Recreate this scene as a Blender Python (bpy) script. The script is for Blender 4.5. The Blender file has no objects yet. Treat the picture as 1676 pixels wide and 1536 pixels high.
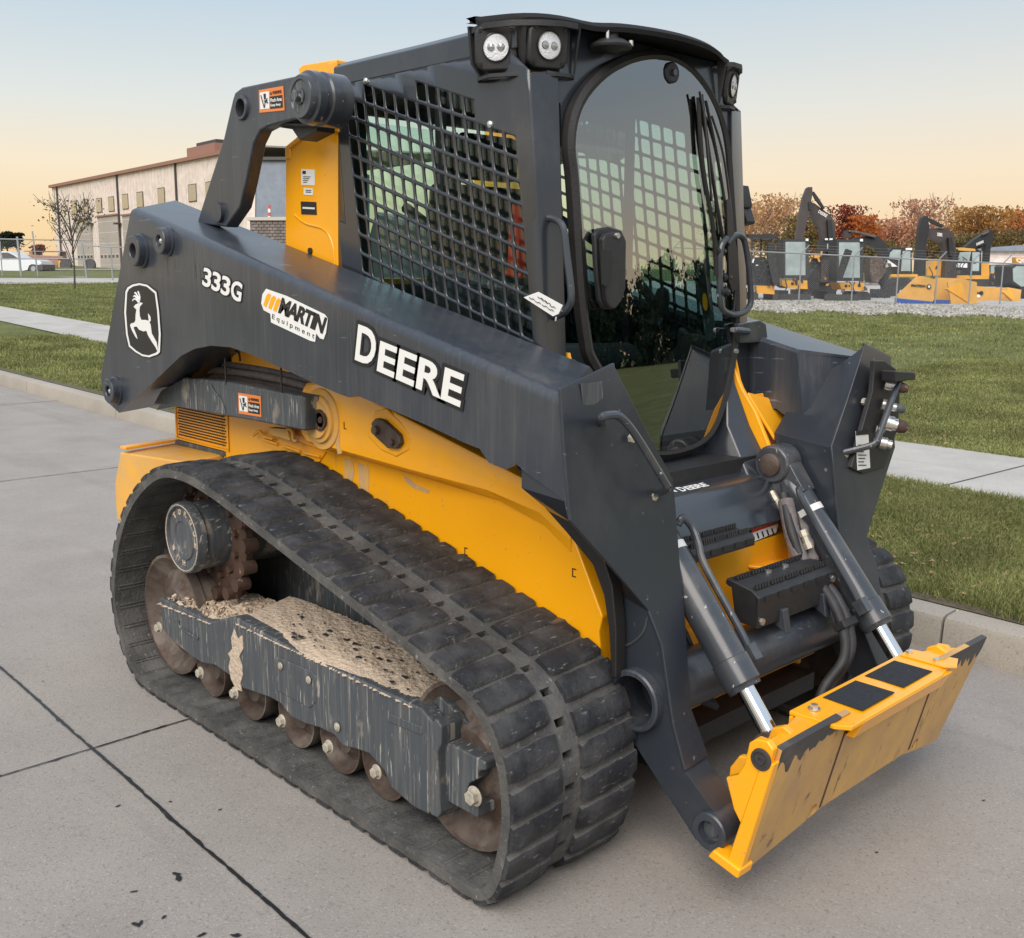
import bpy, math, random
import numpy as np
from mathutils import Vector, Matrix
S = bpy.context.scene
COL = S.collection
rad = math.radians
# ------------------------------------------------------------------ camera
CAM = np.array([2.7716, -2.5667, 1.539]); FPX = 1715.7
_y, _p, _r = rad(136.247), rad(10.562), rad(0.442)
_fh = np.array([math.cos(_y), math.sin(_y), 0.]); _R = np.array([math.sin(_y), -math.cos(_y), 0.]); _U = np.array([0, 0, 1.])
_f = _fh*math.cos(_p)-_U*math.sin(_p); _u = _fh*math.sin(_p)+_U*math.cos(_p)
RR = _R*math.cos(_r)+_u*math.sin(_r); UU = _u*math.cos(_r)-_R*math.sin(_r); FW = _f
cd = bpy.data.cameras.new('camera'); cam = bpy.data.objects.new('camera', cd); COL.objects.link(cam)
cd.sensor_fit = 'HORIZONTAL'; cd.sensor_width = 36; cd.lens = 36*FPX/1676; cd.clip_start = .05; cd.clip_end = 3000
m = Matrix(((RR[0], UU[0], -FW[0], CAM[0]), (RR[1], UU[1], -FW[1], CAM[1]), (RR[2], UU[2], -FW[2], CAM[2]), (0, 0, 0, 1)))
cam.matrix_world = m; S.camera = cam
# ------------------------------------------------------------------ sky, sun, exposure
SUN_EL, SUN_AZ = 44, 265      # soft glow of the bright twilight arch, left of and behind the viewer
W = bpy.data.worlds.new("World"); S.world = W; W.use_nodes = True
nt = W.node_tree; N = nt.nodes; L = nt.links; N.clear()
out = N.new('ShaderNodeOutputWorld'); bg = N.new('ShaderNodeBackground'); L.new(bg.outputs[0], out.inputs[0])
sky = N.new('ShaderNodeTexSky'); sky.sky_type = 'NISHITA'; sky.sun_disc = False
sky.sun_elevation = rad(3); sky.sun_rotation = rad(90-SUN_AZ); sky.air_density = 1.0; sky.dust_density = 1.2
skm = N.new('ShaderNodeVectorMath'); skm.operation = 'SCALE'; skm.inputs['Scale'].default_value = 0.9; L.new(sky.outputs[0], skm.inputs[0])
tc = N.new('ShaderNodeTexCoord'); sp = N.new('ShaderNodeSeparateXYZ'); L.new(tc.outputs['Generated'], sp.inputs[0])
def ramp(n, stops):
    cr = n.color_ramp
    while len(cr.elements) > 1: cr.elements.remove(cr.elements[-1])
    cr.elements[0].position = stops[0][0]; cr.elements[0].color = (*stops[0][1], 1)
    for p_, c_ in stops[1:]:
        e = cr.elements.new(p_); e.color = (*c_, 1)
def s2l(c): return tuple((x/255/12.92 if x/255 <= .04045 else ((x/255+.055)/1.055)**2.4) for x in c)
rp = N.new('ShaderNodeValToRGB'); L.new(sp.outputs['Z'], rp.inputs[0])
K = 10.0  # visible gradient written at picture brightness, strength 0.1
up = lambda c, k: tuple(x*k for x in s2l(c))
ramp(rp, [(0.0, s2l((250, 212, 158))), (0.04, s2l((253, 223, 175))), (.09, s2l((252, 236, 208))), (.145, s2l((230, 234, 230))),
          (.20, s2l((210, 223, 230))), (.25, s2l((192, 214, 231))), (.45, up((192, 206, 220), 1.35)), (1.0, up((178, 192, 212), 1.5))])  # upper sky out of view, raised above its real brightness to add light
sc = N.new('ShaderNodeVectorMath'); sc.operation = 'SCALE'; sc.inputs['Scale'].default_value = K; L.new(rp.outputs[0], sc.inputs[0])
# pinkish belt on the side opposite the glow
dt = N.new('ShaderNodeVectorMath'); dt.operation = 'DOT_PRODUCT'; L.new(tc.outputs['Generated'], dt.inputs[0]); dt.inputs[1].default_value = (RR[0], RR[1], 0)
mr = N.new('ShaderNodeMapRange'); mr.inputs[1].default_value = -.1; mr.inputs[2].default_value = .6; L.new(dt.outputs['Value'], mr.inputs[0])
mrz = N.new('ShaderNodeMapRange'); mrz.inputs[1].default_value = .3; mrz.inputs[2].default_value = 0; L.new(sp.outputs['Z'], mrz.inputs[0])
mu = N.new('ShaderNodeMath'); mu.operation = 'MULTIPLY'; L.new(mr.outputs[0], mu.inputs[0]); L.new(mrz.outputs[0], mu.inputs[1])
mu2 = N.new('ShaderNodeMath'); mu2.operation = 'MULTIPLY'; mu2.inputs[1].default_value = .55; L.new(mu.outputs[0], mu2.inputs[0])
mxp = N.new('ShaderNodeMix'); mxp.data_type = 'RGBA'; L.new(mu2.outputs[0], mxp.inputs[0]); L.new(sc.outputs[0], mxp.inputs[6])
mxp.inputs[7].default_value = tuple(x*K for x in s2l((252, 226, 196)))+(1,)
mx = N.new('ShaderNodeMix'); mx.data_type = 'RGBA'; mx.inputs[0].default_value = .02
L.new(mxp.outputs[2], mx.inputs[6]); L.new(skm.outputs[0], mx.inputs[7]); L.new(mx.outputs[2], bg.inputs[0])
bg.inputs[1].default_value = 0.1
sl = bpy.data.lights.new('sun', 'SUN'); sl.energy = 3.3; sl.angle = rad(50); sl.color = (1, .90, .80)
so = bpy.data.objects.new('sun', sl); COL.objects.link(so)
_d = Vector((math.cos(rad(SUN_AZ+30))*math.cos(rad(SUN_EL)), math.sin(rad(SUN_AZ+30))*math.cos(rad(SUN_EL)), math.sin(rad(SUN_EL))))
so.rotation_euler = (-_d).to_track_quat('-Z', 'Y').to_euler()
S.view_settings.view_transform = 'Standard'; S.view_settings.look = 'None'; S.view_settings.exposure = 0; S.view_settings.gamma = 1
S.render.engine = 'CYCLES'
S.cycles.max_bounces = 8; S.cycles.transparent_max_bounces = 24

# ------------------------------------------------------------------ helpers
def ray(u, v): return RR*(u-838)/FPX-UU*(v-768)/FPX+FW
def on(ax, c, u, v):
    d = ray(u, v); i = 'xyz'.index(ax); t = (c-CAM[i])/d[i]; return CAM+t*d
def Y(c, *pts): return [tuple(on('y', c, *p)) for p in pts]
def X(c, *pts): return [tuple(on('x', c, *p)) for p in pts]
def Z(c, *pts): return [tuple(on('z', c, *p)) for p in pts]
def D(d, u, v):                                   # point at horizontal-depth d along the view
    r = ray(u, v); return tuple(CAM+r*(d/(r@FW)))
def hz(x, y):                                      # the yards behind the lawn lie a little higher than the street
    dx, dy = x-CAM[0], y-CAM[1]; d = np.hypot(dx, dy); lat = dx*_R[0]+dy*_R[1]; fw = dx*_fh[0]+dy*_fh[1]
    t = np.clip((lat/np.maximum(fw, .1)+.45)/.65, 0, 1); t = t*t*(3-2*t)
    kl = .0215*np.maximum(0, d-17); kr = .0085*np.maximum(0, d-13)
    return .15+np.clip(kl*(1-t)+kr*t, 0, 3.2)
def T(u, v):                                       # ground point seen at a pixel
    r = ray(u, v); r = r/np.hypot(r[0], r[1]); lo = 2.
    for d in np.concatenate([np.arange(2, 60, .25), np.arange(60, 400, 1.)]):
        p = CAM+r*d
        if p[2] < hz(p[0], p[1]): return (p[0], p[1], float(hz(p[0], p[1])))
    return (p[0], p[1], float(hz(p[0], p[1])))
class MB:
    def __init__(s): s.v = []; s.f = []; s.sm = []
    def face(s, pts, smooth=False):
        n = len(s.v); s.v += [tuple(map(float, p)) for p in pts]; s.f.append(tuple(range(n, n+len(pts)))); s.sm.append(smooth); return s
    def raw(s, vs, fs, smooth=False):
        n = len(s.v); s.v += [tuple(map(float, p)) for p in vs]
        for f in fs: s.f.append(tuple(i+n for i in f)); s.sm.append(smooth)
        return s
    def box(s, x0, x1, y0, y1, z0, z1):
        v = [(x, y, z) for x in (x0, x1) for y in (y0, y1) for z in (z0, z1)]
        return s.raw(v, [(0, 1, 3, 2), (4, 6, 7, 5), (0, 4, 5, 1), (2, 3, 7, 6), (0, 2, 6, 4), (1, 5, 7, 3)])
    def obox(s, c, a, b, n, la, lb, ln):            # oriented box, half sizes
        c, a, b, n = (np.array(q, float) for q in (c, a, b, n)); a = a/np.linalg.norm(a); b = b/np.linalg.norm(b); n = n/np.linalg.norm(n)
        v = [c+a*la*i+b*lb*j+n*ln*k for i in (-1, 1) for j in (-1, 1) for k in (-1, 1)]
        return s.raw(v, [(0, 1, 3, 2), (4, 6, 7, 5), (0, 4, 5, 1), (2, 3, 7, 6), (0, 2, 6, 4), (1, 5, 7, 3)])
    def prism(s, pts, off):
        n = len(pts); o = np.array(off, float); p = [np.array(q, float) for q in pts]; q = [a+o for a in p]
        s.raw(p+q, [tuple(range(n))[::-1], tuple(range(n, 2*n))]+[(i, (i+1) % n, (i+1) % n+n, i+n) for i in range(n)]); return s
    def loft(s, rings, cap=True, smooth=False, closed=True):
        n = len(rings[0]); vs = [p for r in rings for p in r]; fs = []
        for k in range(len(rings)-1):
            for i in range(n if closed else n-1):
                j = (i+1) % n; fs.append((k*n+i, k*n+j, (k+1)*n+j, (k+1)*n+i))
        s.raw(vs, fs, smooth)
        if cap: s.face(rings[0][::-1]); s.face(rings[-1])
        return s
    def ring(s, p0, ax, r, n=20):
        ax = Vector(ax).normalized(); t = ax.orthogonal().normalized(); b = ax.cross(t); p0 = Vector(p0)
        return [tuple(p0+(t*math.cos(2*math.pi*i/n)+b*math.sin(2*math.pi*i/n))*r) for i in range(n)]
    def cyl(s, p0, p1, r0, r1=None, n=20, cap=True):
        r1 = r0 if r1 is None else r1; ax = Vector(p1)-Vector(p0)
        return s.loft([s.ring(p0, ax, r0, n), s.ring(p1, ax, r1, n)], cap, True)
    def lathe(s, p0, ax, prof, n=28, cap=True):      # prof: (distance along axis, radius)
        ax = Vector(ax).normalized(); p0 = Vector(p0)
        rs = [s.ring(p0+ax*a, ax, max(r, 1e-4), n) for a, r in prof]
        return s.loft(rs, cap, True)
    def tube(s, pts, r, n=10, cap=True, res=6):
        P = [Vector(p) for p in pts]; Q = []
        if len(P) > 2 and res:
            for i in range(len(P)-1):
                a = P[max(i-1, 0)]; b = P[i]; c = P[i+1]; d = P[min(i+2, len(P)-1)]
                for k in range(res):
                    t = k/res; Q.append(.5*((2*b)+(c-a)*t+(2*a-5*b+4*c-d)*t*t+(3*b-a-3*c+d)*t**3))
            Q.append(P[-1])
        else: Q = P
        rs = []; t0 = (Q[1]-Q[0]).normalized(); nn = t0.orthogonal().normalized()
        for i, q in enumerate(Q):
            t = (Q[min(i+1, len(Q)-1)]-Q[max(i-1, 0)])
            t = t.normalized() if t.length > 1e-9 else t0
            nn = (nn-t*nn.dot(t)).normalized(); b = t.cross(nn); rr = r(i/(len(Q)-1)) if callable(r) else r
            rs.append([tuple(q+(nn*math.cos(2*math.pi*j/n)+b*math.sin(2*math.pi*j/n))*rr) for j in range(n)])
        return s.loft(rs, cap, True)
    def mirror_y(s): s.v = [(a, -b, c) for a, b, c in s.v]; s.f = [f[::-1] for f in s.f]; return s
    def build(s, name, mat, parent=None, bevel=0, seg=2, sharp=35, smooth=None, loc=None, weld=False):
        me = bpy.data.meshes.new(name); me.from_pydata(s.v, [], s.f); 
        me.polygons.foreach_set('use_smooth', s.sm if smooth is None else [smooth]*len(s.f))
        if mat: 
            for mm in (mat if isinstance(mat, (list, tuple)) else [mat]): me.materials.append(mm)
        me.update(); me.validate()
        import bmesh
        if len(s.f) < 60000:
            bm = bmesh.new(); bm.from_mesh(me)
            if weld or bevel: bmesh.ops.remove_doubles(bm, verts=bm.verts, dist=.0002)
            bmesh.ops.recalc_face_normals(bm, faces=bm.faces); bm.to_mesh(me); bm.free()
            me.set_sharp_from_angle(angle=rad(sharp))
        o = bpy.data.objects.new(name, me); COL.objects.link(o)
        if parent: o.parent = parent
        if loc: o.location = loc
        if bevel:
            b = o.modifiers.new('bevel', 'BEVEL'); b.width = bevel; b.segments = seg; b.limit_method = 'ANGLE'; b.angle_limit = rad(38); b.use_clamp_overlap = True
            b.harden_normals = True
        return o
def empty(name, loc=(0, 0, 0), label=None, cat=None, group=None, rz=0, parent=None):
    o = bpy.data.objects.new(name, None); COL.objects.link(o); o.location = loc; o.rotation_euler = (0, 0, rz); o.empty_display_size = .2
    if parent: o.parent = parent
    return tag(o, label, cat, group)
def tag(o, label=None, cat=None, group=None, kind=None):
    if label: o['label'] = label
    if cat: o['category'] = cat
    if group: o['group'] = group
    if kind: o['kind'] = kind
    return o
def cut(o, cutter):                                # carve a shape out of a mesh for good
    c = cutter.build('cutter', None)
    md = o.modifiers.new('b', 'BOOLEAN'); md.object = c; md.operation = 'DIFFERENCE'; md.solver = 'EXACT'
    bvs = [x for x in o.modifiers if x.type == 'BEVEL']
    keep = [(x.width, x.segments) for x in bvs]
    for x in bvs: o.modifiers.remove(x)
    dg = bpy.context.evaluated_depsgraph_get(); me = bpy.data.meshes.new_from_object(o.evaluated_get(dg))
    o.modifiers.clear(); o.data = me; bpy.data.objects.remove(c)
    me.set_sharp_from_angle(angle=rad(35))
    for w_, s_ in keep:
        b = o.modifiers.new('bevel', 'BEVEL'); b.width = w_; b.segments = s_; b.limit_method = 'ANGLE'; b.angle_limit = rad(38)
    return o
def text_mesh(txt, bold=0, space=1.0, extr=.01, size=1.0):
    cu = bpy.data.curves.new('t', 'FONT'); cu.body = txt; cu.size = size; cu.offset = bold; cu.space_character = space; cu.extrude = extr; cu.resolution_u = 4
    ob = bpy.data.objects.new('t', cu); COL.objects.link(ob)
    dg = bpy.context.evaluated_depsgraph_get(); me = bpy.data.meshes.new_from_object(ob.evaluated_get(dg))
    bpy.data.objects.remove(ob)
    v = np.zeros(len(me.vertices)*3); me.vertices.foreach_get('co', v); v = v.reshape(-1, 3)
    fs = [tuple(p.vertices) for p in me.polygons]; bpy.data.meshes.remove(me); return v, fs
def text(mb, txt, bl, br, tl, nrm, th=.0015, bold=0, space=1.0, fit=None, pad=0):
    """letters laid into the parallelogram bl-br-tl, standing th proud along nrm"""
    v, fs = text_mesh(txt, bold, space)
    bl, br, tl, nrm = (np.array(q, float) for q in (bl, br, tl, nrm)); nrm = nrm/np.linalg.norm(nrm)
    if fit is None: a = v[:, :2].min(0); b = v[:, :2].max(0)
    else: a, b = fit
    x = (v[:, 0]-a[0])/(b[0]-a[0]); y = (v[:, 1]-a[1])/(b[1]-a[1]); z = (v[:, 2] > 0)*th
    co = bl+np.outer(x, br-bl)+np.outer(y, tl-bl)+np.outer(z, nrm)
    mb.raw(co, fs); return (a, b)

# ------------------------------------------------------------------ materials
def newmat(name):
    m_ = bpy.data.materials.new(name); m_.use_nodes = True; n = m_.node_tree.nodes; l = m_.node_tree.links
    b = n['Principled BSDF']; return m_, n, l, b
def simple(name, col, rough=.5, metal=0, spec=.5, bump=0, bs=60, var=.0, vs=6, coat=0):
    m_, n, l, b = newmat(name); b.inputs['Roughness'].default_value = rough; b.inputs['Metallic'].default_value = metal
    b.inputs['Base Color'].default_value = (*col, 1); b.inputs['Specular IOR Level'].default_value = spec; b.inputs['Coat Weight'].default_value = coat; b.inputs['Coat Roughness'].default_value = .12
    t = n.new('ShaderNodeTexCoord')
    if var:
        no = n.new('ShaderNodeTexNoise'); no.inputs['Scale'].default_value = vs; no.inputs['Detail'].default_value = 8; no.inputs['Roughness'].default_value = .6; l.new(t.outputs['Object'], no.inputs[0])
        mr_ = n.new('ShaderNodeMapRange'); mr_.inputs[1].default_value = .3; mr_.inputs[2].default_value = .7; mr_.inputs[3].default_value = 1-var; mr_.inputs[4].default_value = 1+var; l.new(no.outputs[0], mr_.inputs[0])
        vm = n.new('ShaderNodeVectorMath'); vm.operation = 'SCALE'; vm.inputs[0].default_value = col; l.new(mr_.outputs[0], vm.inputs['Scale']); l.new(vm.outputs[0], b.inputs['Base Color'])
    if bump:
        no = n.new('ShaderNodeTexNoise'); no.inputs['Scale'].default_value = bs; no.inputs['Detail'].default_value = 6; l.new(t.outputs['Object'], no.inputs[0])
        bp = n.new('ShaderNodeBump'); bp.inputs['Strength'].default_value = bump; bp.inputs['Distance'].default_value = .01; l.new(no.outputs[0], bp.inputs['Height']); l.new(bp.outputs[0], b.inputs['Normal'])
    return m_
def layered(name, base, layers, rough=.4, spec=.5, coat=0, bump=None, metal=0, bvar=.12):
    """base paint + wear layers: each (colour, roughness, scale xyz, lo, hi, amount, detail) from its own noise"""
    m_, n, l, b = newmat(name); t = n.new('ShaderNodeTexCoord'); b.inputs['Specular IOR Level'].default_value = spec
    b.inputs['Coat Weight'].default_value = coat; b.inputs['Coat Roughness'].default_value = .15; b.inputs['Metallic'].default_value = metal
    no = n.new('ShaderNodeTexNoise'); no.inputs['Scale'].default_value = 2.3; no.inputs['Detail'].default_value = 7; l.new(t.outputs['Object'], no.inputs[0])
    mr_ = n.new('ShaderNodeMapRange'); mr_.inputs[1].default_value = .3; mr_.inputs[2].default_value = .7; mr_.inputs[3].default_value = 1-bvar; mr_.inputs[4].default_value = 1+bvar; l.new(no.outputs[0], mr_.inputs[0])
    vm = n.new('ShaderNodeVectorMath'); vm.operation = 'SCALE'; vm.inputs[0].default_value = base; l.new(mr_.outputs[0], vm.inputs['Scale'])
    col = vm.outputs[0]; rv = n.new('ShaderNodeValue'); rv.outputs[0].default_value = rough; ro = rv.outputs[0]
    for i, (c, r_, sc3, lo, hi, amt, det) in enumerate(layers):
        mp = n.new('ShaderNodeMapping'); mp.inputs['Scale'].default_value = sc3; mp.inputs['Location'].default_value = (i*3.1+.7, i*1.7, i*.9); l.new(t.outputs['Object'], mp.inputs[0])
        nz = n.new('ShaderNodeTexNoise'); nz.inputs['Scale'].default_value = 1; nz.inputs['Detail'].default_value = det; nz.inputs['Roughness'].default_value = .62; l.new(mp.outputs[0], nz.inputs[0])
        q = n.new('ShaderNodeMapRange'); q.inputs[1].default_value = lo; q.inputs[2].default_value = hi; q.inputs[3].default_value = 0; q.inputs[4].default_value = amt; l.new(nz.outputs[0], q.inputs[0])
        mx_ = n.new('ShaderNodeMix'); mx_.data_type = 'RGBA'; l.new(q.outputs[0], mx_.inputs[0]); l.new(col, mx_.inputs[6]); mx_.inputs[7].default_value = (*c, 1); col = mx_.outputs[2]
        mf = n.new('ShaderNodeMix'); mf.data_type = 'FLOAT'; l.new(q.outputs[0], mf.inputs[0]); l.new(ro, mf.inputs[2]); mf.inputs[3].default_value = r_; ro = mf.outputs[0]
    l.new(col, b.inputs['Base Color']); l.new(ro, b.inputs['Roughness'])
    if bump:
        nz = n.new('ShaderNodeTexNoise'); nz.inputs['Scale'].default_value = bump[1]; nz.inputs['Detail'].default_value = 8; l.new(t.outputs['Object'], nz.inputs[0])
        bp = n.new('ShaderNodeBump'); bp.inputs['Strength'].default_value = bump[0]; bp.inputs['Distance'].default_value = bump[2]; l.new(nz.outputs[0], bp.inputs['Height']); l.new(bp.outputs[0], b.inputs['Normal'])
    return m_
DUST = (.21, .19, .17)
M = {}
M['arm'] = layered('charcoal_arm_paint', (.030, .037, .050), [(DUST, .7, (85, 85, 2.2), .5, .78, .19, 4), (DUST, .7, (14, 14, 1.2), .52, .8, .16, 6), ((.12, .12, .12), .75, (3, 3, 2.2), .5, .75, .3, 8), ((.3, .3, .3), .6, (7, 9, 70), .68, .71, .35, 3)], rough=.36, coat=.25, bump=(.05, 90, .004))
M['leg'] = layered('satin_leg_paint', (.026, .032, .042), [(DUST, .6, (4, 4, 3), .5, .85, .16, 8), ((.30, .29, .28), .6, (38, 38, 38), .68, .71, .5, 5), ((.12, .05, .03), .8, (16, 16, 16), .73, .76, .6, 6)], rough=.36, coat=.2, bump=(.06, 90, .004))
M['cab'] = layered('dark_cab_paint', (.024, .028, .036), [(DUST, .6, (5, 5, 3), .55, .85, .2, 8)], rough=.24, coat=.5, bump=(.08, 40, .003))
M['frame'] = layered('scuffed_grey_frame_paint', (.060, .070, .080), [(DUST, .8, (60, 60, 2.5), .48, .75, .45, 6), ((.36, .31, .25), .9, (9, 9, 5), .60, .68, .6, 9), ((.42, .40, .36), .7, (100, 20, 9), .62, .66, .7, 4), ((.42, .40, .36), .7, (140, 30, 2.2), .62, .67, .55, 3)], rough=.5, bump=(.15, 60, .004))
M['yellow'] = layered('machine_yellow_paint', (.97, .42, .004), [((.55, .33, .12), .75, (4, 4, 2.5), .56, .78, .35, 8), ((.34, .20, .10), .85, (22, 22, 3), .64, .72, .4, 8), ((.25, .15, .08), .8, (60, 60, 60), .68, .71, .5, 4)], rough=.3, coat=.35, bvar=.04)
M['yelworn'] = layered('worn_yellow_paint', (.92, .40, .010), [((.50, .33, .16), .7, (9, 9, 6), .52, .75, .55, 8), ((.10, .06, .04), .85, (26, 7, 7), .68, .75, .6, 8)], rough=.38, coat=.15)
M['plateface'] = layered('scraped_yellow_plate', (.58, .34, .10), [((.40, .25, .13), .7, (6, 4, 3), .38, .62, .8, 8), ((.05, .04, .035), .6, (16, 22, 7.0), .60, .68, .8, 8), ((.16, .07, .035), .9, (40, 12, 12), .66, .72, .7, 8)], rough=.5, bump=(.12, 50, .004))
M['duskyel'] = layered('dusty_yellow_paint', (.78, .40, .06), [((.42, .33, .22), .85, (6, 6, 6), .42, .7, .6, 8)], rough=.55)
M['rubber'] = layered('track_rubber', (.020, .022, .027), [((.12, .12, .12), .95, (9, 9, 9), .42, .72, .55, 10), ((.26, .26, .25), .9, (75, 22, 75), .62, .70, .5, 5), ((.24, .24, .23), .9, (24, 110, 60), .66, .72, .45, 5)], rough=.72, spec=.3, bump=(.45, 90, .006))
M['belt'] = layered('dusty_track_belt', (.066, .065, .063), [((.17, .165, .155), .95, (9, 9, 9), .40, .70, .65, 10), ((.36, .35, .33), .95, (50, 70, 50), .62, .72, .6, 6)], rough=.85, spec=.3, bump=(.5, 90, .008))
M['steel'] = layered('worn_roller_steel', (.12, .095, .08), [((.07, .04, .028), .8, (12, 12, 12), .42, .62, .8, 8), ((.34, .29, .24), .9, (7, 7, 7), .52, .72, .6, 8)], rough=.55, metal=.3, bump=(.2, 80, .004))
M['bolt'] = simple('dusty_bolt', (.50, .46, .38), .55, .4, var=.25, vs=60)
M['bright'] = simple('bright_zinc_bolt', (.7, .7, .68), .3, .9)
M['rust'] = layered('rusty_steel', (.075, .040, .026), [((.05, .035, .03), .7, (20, 20, 20), .45, .65, .8, 8), ((.45, .30, .22), .9, (30, 30, 30), .64, .7, .8, 6)], rough=.8, bump=(.4, 80, .005))
M['wearsteel'] = layered('bare_worn_steel', (.045, .042, .042), [((.16, .14, .12), .7, (18, 9, 9), .5, .7, .6, 8), ((.09, .045, .03), .85, (9, 9, 9), .55, .7, .6, 6)], rough=.5)
M['chrome'] = simple('chromed_rod', (.75, .76, .78), .08, 1.0)
M['cyl'] = layered('glossy_cylinder_paint', (.040, .046, .056), [(DUST, .7, (8, 8, 6), .52, .8, .4, 8), ((.5, .5, .5), .5, (55, 55, 40), .665, .70, .7, 4)], rough=.28, coat=.4)
M['black'] = simple('black_plastic', (.02, .02, .022), .5, var=.2, vs=30, bump=.1, bs=200)
M['visor'] = simple('rough_black_plastic', (.013, .013, .014), .8, spec=.3, bump=.3, bs=250)
M['blackgl'] = simple('black_trim', (.012, .012, .014), .25)
M['seal'] = simple('black_rubber_seal', (.014, .013, .013), .55, bump=.15, bs=120)
M['hose'] = simple('hydraulic_hose', (.028, .028, .03), .55, var=.4, vs=20, bump=.2, bs=300)
M['sleeve'] = simple('nylon_hose_sleeve', (.16, .14, .14), .85, var=.3, vs=25, bump=.5, bs=90)
M['white'] = simple('white_sticker', (.78, .78, .76), .45)
M['decalblack'] = simple('black_sticker', (.012, .012, .013), .45)
M['drip'] = simple('dried_drip', (.105, .108, .112), .75)
M['orange'] = simple('orange_sticker', (.75, .22, .05), .5)
M['redst'] = simple('red_sticker', (.6, .04, .03), .5)
M['tape'] = simple('white_tape', (.72, .72, .70), .5)
M['grip'] = simple('grip_pad', (.022, .026, .034), .9, var=.4, vs=90, bump=.6, bs=700)
M['seat'] = simple('seat_vinyl', (.03, .03, .032), .6)
M['belt_red'] = simple('red_seat_bar', (.62, .04, .02), .45)
M['inner'] = simple('cab_lining', (.05, .05, .055), .7)
M['linerlight'] = simple('grey_cab_lining', (.07, .07, .075), .7)
M['lens'] = simple('lamp_lens', (.80, .82, .86), .12, coat=1, bump=.5, bs=220)
M['reflector'] = simple('lamp_reflector', (.45, .46, .48), .15, .8)
M['sand'] = layered('dried_sand', (.56, .45, .34), [((.30, .22, .15), .95, (14, 14, 14), .55, .75, .5, 9), ((.66, .58, .48), .95, (60, 60, 60), .55, .7, .5, 4)], rough=.95, bump=(.9, 70, .012))
def glassmat(name, tint, refl=1.0, k=.12):
    m_ = bpy.data.materials.new(name); m_.use_nodes = True; n = m_.node_tree.nodes; l = m_.node_tree.links; n.clear()
    o = n.new('ShaderNodeOutputMaterial'); t = n.new('ShaderNodeBsdfTransparent'); t.inputs[0].default_value = (*tint, 1)
    g = n.new('ShaderNodeBsdfGlossy'); g.inputs['Roughness'].default_value = .006; g.inputs['Color'].default_value = (refl, refl, refl, 1)
    fr = n.new('ShaderNodeFresnel'); gm = n.new('ShaderNodeNewGeometry'); im = n.new('ShaderNodeMapRange'); im.inputs[3].default_value = 1.5; im.inputs[4].default_value = 1/1.5; l.new(gm.outputs['Backfacing'], im.inputs[0]); l.new(im.outputs[0], fr.inputs[0])
    ad = n.new('ShaderNodeMath'); ad.operation = 'ADD'; ad.inputs[1].default_value = k; ad.use_clamp = True; l.new(fr.outputs[0], ad.inputs[0])
    mx_ = n.new('ShaderNodeMixShader'); l.new(ad.outputs[0], mx_.inputs[0]); l.new(t.outputs[0], mx_.inputs[1]); l.new(g.outputs[0], mx_.inputs[2]); l.new(mx_.outputs[0], o.inputs[0]); return m_
M['doorglass'] = glassmat('tinted_door_glass', (.40, .53, .53), .95, .225)
M['cabglass'] = glassmat('tinted_side_glass', (.84, .94, .91), .8, .0)
M['winglass'] = glassmat('window_glass', (.55, .65, .62), .9, .15)
# ================================================================== the loader (one thing)
rnd = random.Random(4)
LD = empty('track_loader', (0, 0, 0), 'large yellow and charcoal compact track loader with rubber tracks, parked on the concrete street', 'loader')
PATH = [(0, 0), (.6, 0), (.90, .0), (1.03, .004), (1.105, .06), (1.150, .19), (1.160, .32), (1.128, .45), (1.045, .55), (.90, .605), (.5, .705), (0, .825), (-.25, .882), (-.45, .905),
        (-.62, .885), (-.79, .80), (-.93, .68), (-1.03, .53), (-1.085, .38), (-1.08, .24), (-1.02, .11), (-.92, .025), (-.8, 0), (-.4, 0)]
def cr_closed(P, res=12):
    P = np.array(P, float); n = len(P); o = []
    for i in range(n):
        a, b, c, d = P[i-1], P[i], P[(i+1) % n], P[(i+2) % n]
        for k in range(res):
            t = k/res; o.append(.5*(2*b+(c-a)*t+(2*a-5*b+4*c-d)*t*t+(3*b-a-3*c+d)*t**3))
    return np.array(o)
PP = cr_closed(PATH); seg = np.linalg.norm(np.roll(PP, -1, 0)-PP, axis=1); cum = np.concatenate([[0], np.cumsum(seg)]); LEN = cum[-1]
NP_ = round(LEN/.088); PITCH = LEN/NP_
def pathat(s):
    s = s % LEN; i = min(np.searchsorted(cum, s, 'right')-1, len(PP)-1); t = (s-cum[i])/seg[i]; a, b = PP[i], PP[(i+1) % len(PP)]
    return a*(1-t)+b*t
def frame_at(s):
    a, b = pathat(s-.012), pathat(s+.012); t = (b-a)/np.linalg.norm(b-a); return pathat(s), t, np.array([t[1], -t[0]])
def tp(s, y, off):                                  # off: outward offset from the lug-top line
    p, t, n = frame_at(s); q = p+n*off; return (q[0], y, max(q[1], .0005))
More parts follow.
